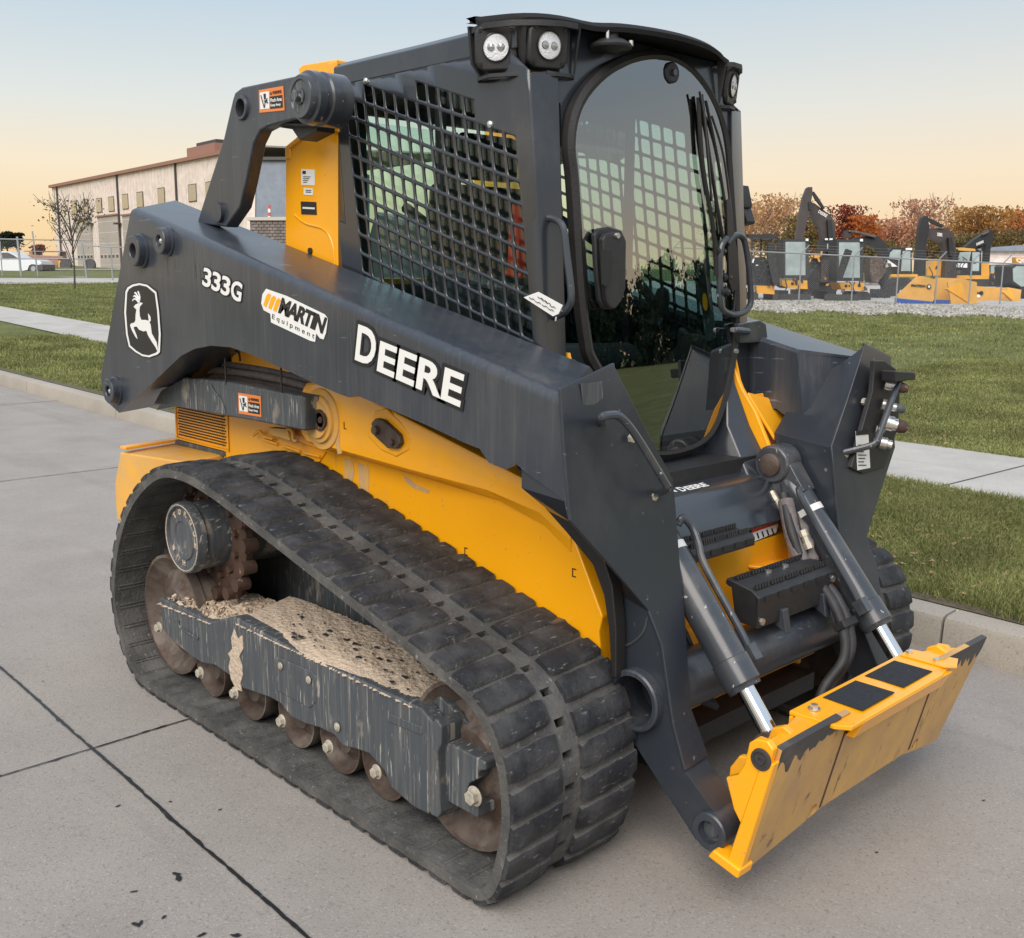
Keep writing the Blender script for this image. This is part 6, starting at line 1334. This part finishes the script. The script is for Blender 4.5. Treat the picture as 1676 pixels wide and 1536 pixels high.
a = MB(); q = [np.array(D(45.97, *Bz(*p)))-np.array(t.location) for p in ((1092, 1105), (1112, 1105), (1092, 1085))]; text(a, 'H', *q, tuple(-FW), th=.01, bold=.05); qc = np.array(D(45.96, *Bz(1130, 1098)))-np.array(t.location); a.cyl(tuple(qc), tuple(qc-FW*.02), .09, n=24); a.build('pusher_lettering', M['exblack'], t); far(t, 'paper_label', M['tape'], [R_(1078, 1112, 1122, 1138)], 45.96, .01, Bz)
# ---- fences
M['galv'] = simple('galvanised_pipe', (.28, .29, .30), .5, .3, var=.1)
def chainmat():
    m_ = bpy.data.materials.new('chain_link'); m_.use_nodes = True; n = m_.node_tree.nodes; l = m_.node_tree.links; n.clear()
    o = n.new('ShaderNodeOutputMaterial'); t = n.new('ShaderNodeBsdfTransparent'); b = n.new('ShaderNodeBsdfPrincipled'); b.inputs['Base Color'].default_value = (.32, .34, .35, 1); b.inputs['Roughness'].default_value = .5
    tcn = n.new('ShaderNodeTexCoord'); mp = n.new('ShaderNodeMapping'); l.new(tcn.outputs['UV'], mp.inputs[0]); sep = n.new('ShaderNodeSeparateXYZ'); l.new(mp.outputs[0], sep.inputs[0])
    def mm(op, a_, b_=None):
        q = n.new('ShaderNodeMath'); q.operation = op
        for i, z in enumerate((a_, b_)):
            if z is None: continue
            if isinstance(z, (int, float)): q.inputs[i].default_value = z
            else: l.new(z, q.inputs[i])
        return q.outputs[0]
    s1 = mm('ADD', sep.outputs[0], sep.outputs[1]); s2 = mm('SUBTRACT', sep.outputs[0], sep.outputs[1])
    f1 = mm('LESS_THAN', mm('FRACT', mm('MULTIPLY', s1, 12)), .036); f2 = mm('LESS_THAN', mm('FRACT', mm('MULTIPLY', s2, 12)), .036)
    mk = mm('MAXIMUM', f1, f2); ms = n.new('ShaderNodeMixShader'); l.new(mk, ms.inputs[0]); l.new(t.outputs[0], ms.inputs[1]); l.new(b.outputs[0], ms.inputs[2]); l.new(ms.outputs[0], o.inputs[0]); return m_
M['chain'] = chainmat()
def mesh_panel(name, quads, parent):
    me = bpy.data.meshes.new(name); vs = []; fs = []; uv = []; s_ = 0
    for (a0, a1, b1, b0) in quads:
        k = len(vs); vs += [a0, a1, b1, b0]; fs.append((k, k+1, k+2, k+3)); L_ = math.dist(a0[:2], a1[:2]); h = b0[2]-a0[2]; uv += [(s_, 0), (s_+L_, 0), (s_+L_, b1[2]-a1[2]), (s_, h)]; s_ += L_
    me.from_pydata(vs, [], fs); ul = me.uv_layers.new(name='u')
    for i, q in enumerate(uv): ul.data[i].uv = q
    me.materials.append(M['chain']); o = bpy.data.objects.new(name, me); COL.objects.link(o); o.parent = parent; return o
FR = empty('chain_link_fence', T(1307, 499), 'long galvanised chain-link fence with slanted barbed-wire arms, across the yard of excavators', 'fence')
def rl(o_, p): return tuple(np.array(p)-np.array(o_.location))
posts = [(1100, 499), (1187, 499), (1307, 499), (1393, 499.5), (1466, 499.5), (1530, 500), (1585, 500), (1636, 500), (1690, 500)]
railv = lambda u: 414+(u-1224)*.0425
B0, T0 = [], []
for i, (u, v) in enumerate(posts):
    p = T(u, v); dd = (np.array(p)-CAM)@_fh; uu = u+4-(i*.3)
    tpz = CAM[2]+(452+(u-838)*.0077*0-railv(u))/FPX*np.hypot(*(np.array(p)-CAM)[:2])*.98
    p = np.array(p); q = np.array([p[0], p[1], tpz]); B0.append(tuple(p)); T0.append(tuple(q))
    a = MB(); a.cyl(rl(FR, p), rl(FR, q+np.array([0, 0, .03])), .030, n=8); a.build('fence_post', M['galv'], FR)
    dirv = np.array([_R[0], _R[1], 0])*.30+np.array([0, 0, .33]); a = MB(); a.cyl(rl(FR, q), rl(FR, q+dirv), .022, n=6); a.build('barbed_arm', M['galv'], FR)
a = MB()
for i in range(len(T0)-1): a.cyl(rl(FR, T0[i]), rl(FR, T0[i+1]), .028, n=8)
a.build('top_rail', M['galv'], FR)
a = MB()
for k in (.35, .65, .98):
    for i in range(len(T0)-1): dv = (np.array([_R[0], _R[1], 0])*.30+np.array([0, 0, .33]))*k; a.cyl(rl(FR, np.array(T0[i])+dv), rl(FR, np.array(T0[i+1])+dv), .0035, n=4)
a.build('barbed_wire', M['galv'], FR)
mesh_panel('wire_mesh', [(rl(FR, B0[i]), rl(FR, B0[i+1]), rl(FR, T0[i+1]), rl(FR, T0[i])) for i in range(len(B0)-1)], FR)
FL = empty('chain_link_gate', D(58, 30, 455), 'wide galvanised chain-link gate with a middle rail, in front of the white pickup', 'gate')
def LB_(u, v, d=58): return rl(FL, D(d, u, v))
a = MB()
for (u0, v0, u1, v1, r) in ((-40, 391, 150, 394, .035), (-40, 424, 136, 424, .03), (-40, 455, 142, 454, .03)): a.cyl(LB_(u0, v0), LB_(u1, v1), r, n=8)
a.build('gate_rail', M['galv'], FL)
for (u0, v0, u1, v1, r) in ((28, 388, 35, 454, .06), (53, 379, 62, 453, .04), (0, 395, 4, 455, .03), (134, 400, 143, 461, .06)): MB().cyl(LB_(u0, v0), LB_(u1, v1), r, n=8).build('gate_post', M['galv'], FL)
MB().cyl(LB_(38, 405), LB_(53, 394), .015, n=6).build('brace', M['galv'], FL)
mesh_panel('wire_mesh', [(LB_(-40, 455), LB_(142, 454), LB_(136, 394), LB_(-40, 392))], FL)
FX = empty('chain_link_fence', D(54, 180, 465), 'short run of chain-link fence with slanted post arm, before the tall warehouse doors', 'fence')
def XB_(u, v, d=54): return rl(FX, D(d, u, v))
MB().cyl(XB_(181, 405), XB_(185, 467), .04, n=8).build('fence_post', M['galv'], FX); MB().cyl(XB_(181, 404), XB_(172, 394), .022, n=6).build('barbed_arm', M['galv'], FX)
a = MB(); a.cyl(XB_(150, 403), XB_(260, 408), .03, n=8)
a.build('top_rail', M['galv'], FX); a = MB()
for k in range(3): a.cyl(XB_(150, 390+k*5), XB_(260, 395+k*5), .006, n=4)
a.build('barbed_wire', M['galv'], FX); mesh_panel('wire_mesh', [(XB_(143, 464), XB_(260, 467), XB_(260, 408), XB_(143, 403))], FX)
# ---- warehouse
M['wall'] = None
def sidingmat(name, col):
    m_ = layered(name, col, [((.45, .40, .36), .8, (.25, .25, .1), .5, .8, .2, 6)], rough=.7); n = m_.node_tree.nodes; l = m_.node_tree.links
    t = n.new('ShaderNodeTexCoord'); w = n.new('ShaderNodeTexWave'); w.wave_type = 'BANDS'; w.bands_direction = 'X'; w.inputs['Scale'].default_value = 1.0; l.new(t.outputs['UV'], w.inputs[0])
    b = n.new('ShaderNodeBump'); b.inputs['Strength'].default_value = .5; b.inputs['Distance'].default_value = .05; l.new(w.outputs[0], b.inputs['Height']); l.new(b.outputs[0], n['Principled BSDF'].inputs['Normal']); return m_
M['siding'] = sidingmat('pale_siding', (.74, .64, .58)); M['bluewall'] = sidingmat('blue_grey_siding', (.21, .24, .29)); M['trim'] = simple('rust_roof_trim', (.30, .15, .11), .6); M['dtrim'] = simple('dark_downspout', (.06, .055, .055), .6); M['rolldoor'] = simple('roller_door', (.40, .36, .32), .7, var=.08, vs=.5)
M['litwin'] = glassmat('pale_window', (.5, .5, .4), 1, .35); M['brickm'] = simple('grey_brick', (.16, .13, .12), .8, var=.4, vs=9); M['capst'] = simple('stone_cap', (.5, .46, .40), .8)
WA = np.array(D(95, 95, 440)); WB = np.array(D(64, 418, 440)); WA[2] = WB[2] = 0
wd = (WB-WA); wl = np.linalg.norm(wd); wd = wd/wl; wn = np.array([wd[1], -wd[0], 0]); 
if wn@(CAM-WA) < 0: wn = -wn
WH = empty('warehouse', tuple(WA+np.array([0, 0, 1.5])), 'long pale metal warehouse with tall roller doors and small square windows, left background', 'building')
def W_(s_, z, off=0): return rl(WH, WA+wd*s_+wn*off+np.array([0, 0, z]))
def onwall(u, v):
    d = ray(u, v); t = ((WA-CAM)@wn)/(d@wn); p = CAM+d*t; return (p-WA)@wd, p[2]
def wbox(name, mat, s0, s1, z0, z1, o0, o1, parent=None): return MB().prism([W_(s0, z0, o0), W_(s1, z0, o0), W_(s1, z1, o0), W_(s0, z1, o0)], tuple(wn*(o1-o0))).build(name, mat, parent or WH)
me_ = MB(); me_.prism([W_(0, 0, -18), W_(wl, 0, -18), W_(wl, 9.7, -18), W_(0, 9.7, -18)], tuple(wn*.2)); 
w_ = MB().prism([W_(0, .4, -.3), W_(wl, .4, -.3), W_(wl, 8.75, -.3), W_(0, 8.75, -.3)], tuple(wn*.3)); w_.prism([W_(0, .4, -.3), W_(.3, .4, -.3), W_(.3, 8.75, -.3), W_(0, 8.75, -.3)], tuple(-wn*17)); wall_ = w_.build('wall', M['siding'], WH)
x_ = 0.0; rb = MB()
while x_ < wl: rb.prism([W_(x_, 5.6, .0), W_(x_+.05, 5.6, 0), W_(x_+.05, 8.7, 0), W_(x_, 8.7, 0)], tuple(wn*.035)); x_ += .62
rb.build('wall_rib', M['siding'], WH)
rf = wbox('roof_edge', M['trim'], -.3, wl+.2, 8.75, 8.98, -.2, .25); MB().prism([W_(-.2, 8.9, -.2), W_(wl, 8.9, -.2), W_(wl, 9.6, -17), W_(-.2, 9.6, -17)], (0, 0, .1)).build('roof', M['rolldoor'], WH)
for u in (97, 196, 292): s_, _z = onwall(u, 350); wbox('downspout', M['dtrim'], s_-.07, s_+.07, .5, 8.75, .04, .14)
for (u0, u1, vt) in ((124, 150, 361), (161, 193, 356), (201, 232, 354)):
    s0, z1 = onwall(u0, vt); s1, _z = onwall(u1, vt); dd_ = wbox('roller_door', M['rolldoor'], s0, s1, .6, z1, .01, .06); wbox('door_head', M['trim'], s0-.1, s1+.1, z1, z1+.12, .05, .16, dd_)
    for k in range(5): ss = s0+(s1-s0)*(k+.5)/5; wbox('door_pane', M['blackgl'], ss-.22, ss+.22, 2.55, 2.75, .061, .08, dd_)
    for k in range(6): wbox('panel_line', M['siding'], s0, s1, 1.1+k*.85, 1.13+k*.85, .061, .067, dd_)
for i, (u, v, w2) in enumerate(((122, 341, 4), (141, 339, 4), (163, 337, 4.2), (183, 335, 4.5), (206, 331, 4.8), (230, 328, 5), (265, 322, 5.5), (316, 317, 6.5), (345, 313, 7))):
    s0, z0 = onwall(u-w2, v); s1, _z = onwall(u+w2, v); f_ = wbox('window', M['dtrim'], s0-.03, s1+.03, z0-.57, z0+.57, .01, .05); wbox('pane', M['litwin'], s0+.04, s1-.04, z0-.52, z0+.52, .051, .06, f_)
s0, z0 = onwall(293, 275); s1, _z = onwall(338, 265); ru = MB().prism([W_(s0, 8.99, -.6), W_(s1, 8.99, -.6), W_(s1, 9.75, -.6), W_(s0, 9.75, -.6)], tuple(-wn*2.2)).build('rooftop_unit', M['trim'], WH); wbox('vent_box', M['dtrim'], s0+1.2, s1-.2, 9.75, 10.0, -2.4, -.8, ru)
for u in (150, 196, 238): s_, z_ = onwall(u, 367); wbox('wall_lamp', M['dtrim'], s_, s_+.5, z_-.05, z_+.08, .05, .5)
BB = empty('office_block', D(62, 440, 440), 'blue-grey clad building block behind the brick wall, seen through the gap left of the cab', 'building')
far(BB, 'wall', M['bluewall'], [[(419, 262), (560, 262), (560, 440), (416, 440)]], 62, 12); far(BB, 'corner_trim', M['siding'], [[(404, 266), (418.5, 262), (416, 440), (404, 440)]], 61.9, 4); far(BB, 'parapet', M['dtrim'], [[(419, 257), (560, 257), (560, 262), (419, 262)]], 61.8, 12)
BW = empty('brick_wall', D(40, 425, 400), 'low grey brick wall with a pale stone cap, seen behind the rear of the loader', 'wall')
far(BW, 'brickwork', M['brickm'], [[(409, 361), (560, 361), (560, 460), (412, 460)]], 40, .5); far(BW, 'stone_cap', M['capst'], [[(404, 356), (560, 354), (560, 361), (404, 361)]], 39.9, .7)
a = MB()
for r in range(14):
    for k in range(9): u = 411+k*9+(r % 2)*4; v = 363+r*5; a.prism([np.array(D(39.97, *q))-np.array(BW.location) for q in ((u, v), (u+7.6, v), (u+7.6, v+3.8), (u, v+3.8))], tuple(FW*.03))
a.build('brick_faces', simple('brick_face', (.20, .17, .155), .8, var=.3, vs=3), BW)
CN1 = empty('marker_post', D(45, 440, 400), 'red and white marker post standing against the blue-grey wall', 'post')
for k in range(4): far(CN1, 'band', M['redst'] if k % 2 == 0 else M['tape'], [[(438.5, 336+k*6), (442, 336+k*6), (442.5, 342+k*6), (438.5, 342+k*6)]], 45, .1)
for i, (u, v0, v1, lb_) in enumerate(((99, 429, 442, 'yellow bollard left of the tyre, near the corner of the warehouse'), (154, 428, 442, 'yellow bollard beside the first roller door'), (188, 427, 442, 'yellow bollard left of the fence post, before the second roller door'), (196, 426, 442, 'rightmost yellow bollard before the warehouse'))):
    p = np.array(D(84, u, v1)); a = MB(); a.lathe((0, 0, -.3), (0, 0, 1), [(0, .14), (.95, .14), (1.02, .1), (1.04, .001)], 14); o = a.build('bollard', M['exyel'], None, loc=tuple(p)); tag(o, lb_, 'bollard', 'yellow bollards along the warehouse')
for i, (u, lb_) in enumerate(((108, 'dark tyre lying between two yellow bollards'), (147, 'dark tyre leaning by the first roller door'))):
    a = MB(); a.lathe((0, 0, 0), tuple(-FW), [(-.15, .25), (-.15, .45), (0, .5), (.15, .45), (.15, .25)], 20); tag(a.build('tyre', M['black'], None, loc=D(83, u, 434)), lb_, 'tyre', 'tyres by the warehouse')
# pickup
PK = empty('pickup_truck', D(70, 20, 447), 'white pickup truck parked behind the chain-link gate', 'pickup')
M['pwhite'] = simple('white_car_paint', (.62, .65, .68), .3, coat=.5); S4 = lambda x, y: (x/8.38, 360+y/8.38)
far(PK, 'body', M['pwhite'], [[(-300, 530), (0, 540), (290, 540), (480, 545), (545, 565), (570, 610), (570, 650), (500, 650), (490, 625), (440, 608), (400, 625), (375, 690), (300, 700), (-150, 700), (-300, 690)], [(0, 545), (-300, 535), (-150, 440), (0, 430), (120, 435), (200, 475), (295, 540)]], 70, 1.8, S4)
far(PK, 'side_window', M['blackgl'], [[(20, 450), (110, 450), (180, 485), (250, 530), (30, 530)]], 69.95, .04, S4); far(PK, 'front_bumper', M['black'], [[(490, 620), (585, 615), (590, 690), (500, 700)]], 69.9, 1.9, S4); far(PK, 'headlamp', M['lens'], [[(530, 570), (565, 580), (568, 605), (535, 600)]], 69.9, .1, S4)
for u in (455, -150): far(PK, 'wheel', M['black'], [[(u+55*math.cos(t), 672+62*math.sin(t)) for t in np.linspace(0, 6.28, 20, False)]], 69.9, .3, S4); far(PK, 'wheel_rim', M['galv'], [[(u+32*math.cos(t), 672+36*math.sin(t)) for t in np.linspace(0, 6.28, 20, False)]], 69.85, .04, S4)
TRL = empty('flatbed_trailer', D(92, 85, 440), 'rust-brown flatbed trailer and frames parked beyond the pickup', 'trailer'); far(TRL, 'deck', M['trim'], [[(310, 480), (860, 500), (860, 530), (560, 540), (320, 520)], [(330, 425), (860, 430), (860, 440), (330, 437)], [(400, 437), (440, 437), (450, 480), (400, 480)], [(520, 540), (800, 540), (790, 640), (600, 650)]], 92, 2, S4); far(TRL, 'load', M['pusher'], [[(600, 670), (800, 680), (800, 710), (600, 710)]], 91, 2, S4)
# ---- far right shed
SH = empty('long_shed', D(80, 1650, 452), 'low pale shed with a grey roof at the far right', 'building'); far(SH, 'wall', M['siding'], [[(1615, 410), (1760, 410), (1760, 458), (1615, 458)]], 80, 4); far(SH, 'roof', M['bluewall'], [[(1618, 410), (1622, 408), (1676, 402), (1760, 396), (1760, 411), (1618, 411)]], 79.6, 5)
# ---- trees
def leafmat(name, c1, c2, c3):
    m_, n, l, b = newmat(name); b.inputs['Roughness'].default_value = .8; b.inputs['Specular IOR Level'].default_value = .15
    t = n.new('ShaderNodeTexCoord'); no = n.new('ShaderNodeTexNoise'); no.inputs['Scale'].default_value = 1.3; no.inputs['Detail'].default_value = 6; no.inputs['Roughness'].default_value = .7; l.new(t.outputs['Object'], no.inputs[0])
    r1 = n.new('ShaderNodeValToRGB'); l.new(no.outputs[0], r1.inputs[0]); ramp(r1, [(.35, c1), (.5, c2), (.65, c3)]); l.new(r1.outputs[0], b.inputs['Base Color'])
    tr = n.new('ShaderNodeBsdfTranslucent'); l.new(r1.outputs[0], tr.inputs[0]); ms = n.new('ShaderNodeMixShader'); ms.inputs[0].default_value = .35; l.new(b.outputs[0], ms.inputs[1]); l.new(tr.outputs[0], ms.inputs[2]); l.new(ms.outputs[0], n['Material Output'].inputs[0]); return m_
LM = {'tan': leafmat('tan_leaves', (.30, .15, .06), (.52, .29, .13), (.64, .42, .22)), 'red': leafmat('crimson_leaves', (.13, .025, .015), (.26, .05, .03), (.36, .10, .06)), 'orange': leafmat('orange_leaves', (.28, .08, .02), (.50, .15, .04), (.55, .24, .07)),
      'pink': leafmat('pinkish_leaves', (.32, .15, .09), (.54, .26, .15), (.62, .38, .24)), 'amber': leafmat('amber_leaves', (.16, .10, .03), (.42, .22, .06), (.58, .28, .09)), 'green': leafmat('dull_green_leaves', (.08, .075, .03), (.18, .14, .055), (.32, .20, .08)), 'dark': leafmat('dark_evergreen', (.01, .016, .008), (.02, .03, .014), (.03, .04, .02)), 'young': leafmat('sparse_olive_leaves', (.10, .09, .03), (.18, .16, .06), (.26, .22, .1))}
M['bark'] = simple('grey_bark', (.30, .21, .17), .9, var=.3, vs=3); M['barkd'] = simple('dark_bark', (.07, .06, .05), .9)
def tree(name, base, h, w, leaf, n, ls, label, seed, cat='tree', group='autumn trees behind the yard', bare=0, trunk=.12, low=.22, bark=None, nb=9):
    r_ = np.random.RandomState(seed); o = empty(name, base, label, cat, group); b = MB()
    b.tube([(0, 0, -.2), (.02*h*r_.randn(), .02*h*r_.randn(), h*.35), (.03*h*r_.randn(), 0, h*.9)], lambda t: trunk*(1-.85*t)+.012, 8, res=4)
    tips = []
    for k in range(nb):
        a_ = r_.rand()*6.28; z0 = h*(low+.45*r_.rand()); L_ = w*.5*(.6+.5*r_.rand()); rise = h*(.18+.35*r_.rand()); e = np.array([math.cos(a_)*L_, math.sin(a_)*L_, min(z0+rise, h*.97)])
        mid = np.array([e[0]*.45, e[1]*.45, z0+rise*.55+.05*h*r_.rand()]); b.tube([(0, 0, z0), tuple(mid), tuple(e)], lambda t: trunk*.38*(1-.85*t)+.008, 5, res=3); tips += [e, mid]
        for q in range(3+int(bare*6)):
            s_ = mid+(e-mid)*r_.rand(); e2 = s_+np.array([r_.randn()*.12*w, r_.randn()*.12*w, h*(.06+.14*r_.rand())]); b.tube([tuple(s_), tuple(e2)], lambda t: .03*trunk/.12*(1-.7*t)+.004, 4, res=0); tips.append(e2)
    b.build('trunk', bark or M['bark'], o)
    tips = np.array([t for t in tips if t[2] > h*low]+[np.array([r_.randn()*.2*w, r_.randn()*.2*w, h*(.55+.38*r_.rand())]) for _ in range(10)]+([np.array([r_.randn()*.35*w, r_.randn()*.35*w, h*.3*r_.rand()]) for _ in range(24)] if low < .06 else []))
    c = tips[r_.randint(len(tips), size=n)]; p = c+r_.randn(n, 3)*np.array([w*.085, w*.085, h*.055])*(1+r_.rand(n, 1)*.6)
    ok = (p[:, 2] > (0 if low < .06 else h*low*.6)) & (p[:, 2] < h*1.03); p = p[ok]; n = len(p); s_ = ls*(.5+r_.rand(n))
    u_ = r_.randn(n, 3); u_ /= np.linalg.norm(u_, axis=1)[:, None]; v_ = np.cross(u_, r_.randn(n, 3)); v_ /= np.linalg.norm(v_, axis=1)[:, None]
    V = np.stack([p-u_*s_[:, None], p+v_*s_[:, None]*.6, p+u_*s_[:, None], p-v_*s_[:, None]*.6], 1).reshape(-1, 3)
    me = bpy.data.meshes.new('crown'); me.vertices.add(n*4); me.vertices.foreach_set('co', V.ravel()); me.loops.add(n*4); me.loops.foreach_set('vertex_index', np.arange(n*4)); me.polygons.add(n); me.polygons.foreach_set('loop_start', np.arange(n)*4); me.polygons.foreach_set('loop_total', np.full(n, 4)); me.update(calc_edges=True); me.materials.append(LM[leaf])
    cr = bpy.data.objects.new('crown', me); COL.objects.link(cr); cr.parent = o; return o
TL_ = [(1225, 320, 95, 'tan', 88, .35, 'tall tan-leaved tree at the left of the right-hand tree line, behind the canopy digger'), (1262, 326, 80, 'tan', 92, .35, 'tan-leaved tree between the canopy digger and the tallest boom'), (1200, 335, 60, 'tan', 95, 0, 'tan tree half hidden by the cab door'),
       (1310, 352, 50, 'green', 84, 0, 'small dull green tree showing through the tallest boom'), (1336, 358, 40, 'orange', 86, 0, 'small orange tree framed by the tallest boom'), (1386, 337, 52, 'red', 88, 0, 'crimson tree right of the tallest boom'), (1412, 352, 45, 'orange', 86, 0, 'bright orange tree right of the crimson one'), (1440, 358, 60, 'pink', 92, .4, 'pinkish brown thin tree left of centre of the tree line'),
       (1470, 356, 55, 'pink', 90, .3, 'dense pink-brown tree with a rusty top'), (1502, 328, 70, 'pink', 96, .7, 'tall half-bare pinkish tree above the folded boom'), (1545, 338, 70, 'tan', 98, 1, 'nearly bare pale tree right of the folded boom'), (1582, 352, 60, 'amber', 92, 0, 'amber tree left of the broad orange crown'),
       (1612, 340, 90, 'amber', 90, 0, 'broad amber and green tree behind the rightmost boom'), (1655, 342, 80, 'orange', 94, 0, 'orange tree at the right edge of the photo'), (1700, 345, 80, 'amber', 94, 0, 'amber tree cut by the right edge of the photo'), (1530, 385, 60, 'green', 86, 0, 'low green-brown tree below the bare ones'), (1425, 392, 50, 'green', 84, 0, 'low dull tree behind the middle boom'), (1280, 380, 70, 'green', 86, 0, 'low dark tree behind the second cab'), (1640, 375, 70, 'green', 88, 0, 'low green tree just above the grey shed roof'), (1590, 380, 60, 'green', 87, 0, 'low olive tree between the two right-hand booms')]
for i, (u, v, w, lf, d, br, lb_) in enumerate(TL_):
    p = np.array(D(d, u, 455)); g = float(hz(p[0], p[1])); top_ = D(d, u, v+5)[2]; h = top_-g; wm = w*d/FPX*1.15
    tree('autumn_tree', (p[0], p[1], g), h, wm, lf, int(3000*(1-br*.75)), .12, lb_, 20+i, bare=br, low=.18, nb=14)
p = T(122, 474); d_ = np.hypot(p[0]-CAM[0], p[1]-CAM[1]); tree('young_tree', p, (474-338)/FPX*d_*.93, 78/FPX*d_, 'young', 520, .0011*d_, 'slender young tree with sparse leaves on the lawn before the warehouse', 77, group=None, trunk=.0007*d_, low=.26, bark=M['barkd'], nb=16, bare=.5)
for i, (u, v, w, lb_) in enumerate(((5, 385, 18, 'dark distant tree at the left edge above the pickup'), (15, 382, 20, 'dark distant tree behind the left gate post'), (32, 384, 16, 'dark distant tree right of the left gate post'), (66, 403, 16, 'small reddish distant tree above the trailer'))):
    p = np.array(D(130, u, 445)); g = float(hz(p[0], p[1])); tree('distant_tree', (p[0], p[1], g), D(130, u, v)[2]-g, w*130/FPX, 'dark' if i < 3 else 'red', 700, .2, lb_, 50+i, group='distant trees at the left')
# trees across the street behind the camera (they show in the door glass)
for i in range(9):
    an_ = rad(36+i*3.0); rr = 92+rnd.uniform(-5, 6); x = math.cos(an_)*rr; y = math.sin(an_)*rr; hh_ = (5, 4.5, 6.5, 7.5, 7, 9, 6, 8, 5)[i]; tree('roadside_tree', (x, y, float(hz(x, y))), hh_, 7.5, 'dark', 3500, .35, 'dark evergreen '+('shortest at one end of', 'low second tree of', 'third tree of', 'broad tall tree in the middle of', 'shorter tree beside the tallest in', 'tallest tree of', 'low tree beyond the tallest in', 'ragged tree near the far end of', 'last small tree of')[i]+' the row mirrored in the cab door', 90+i, group='dark evergreens across the street', low=.04, nb=14)
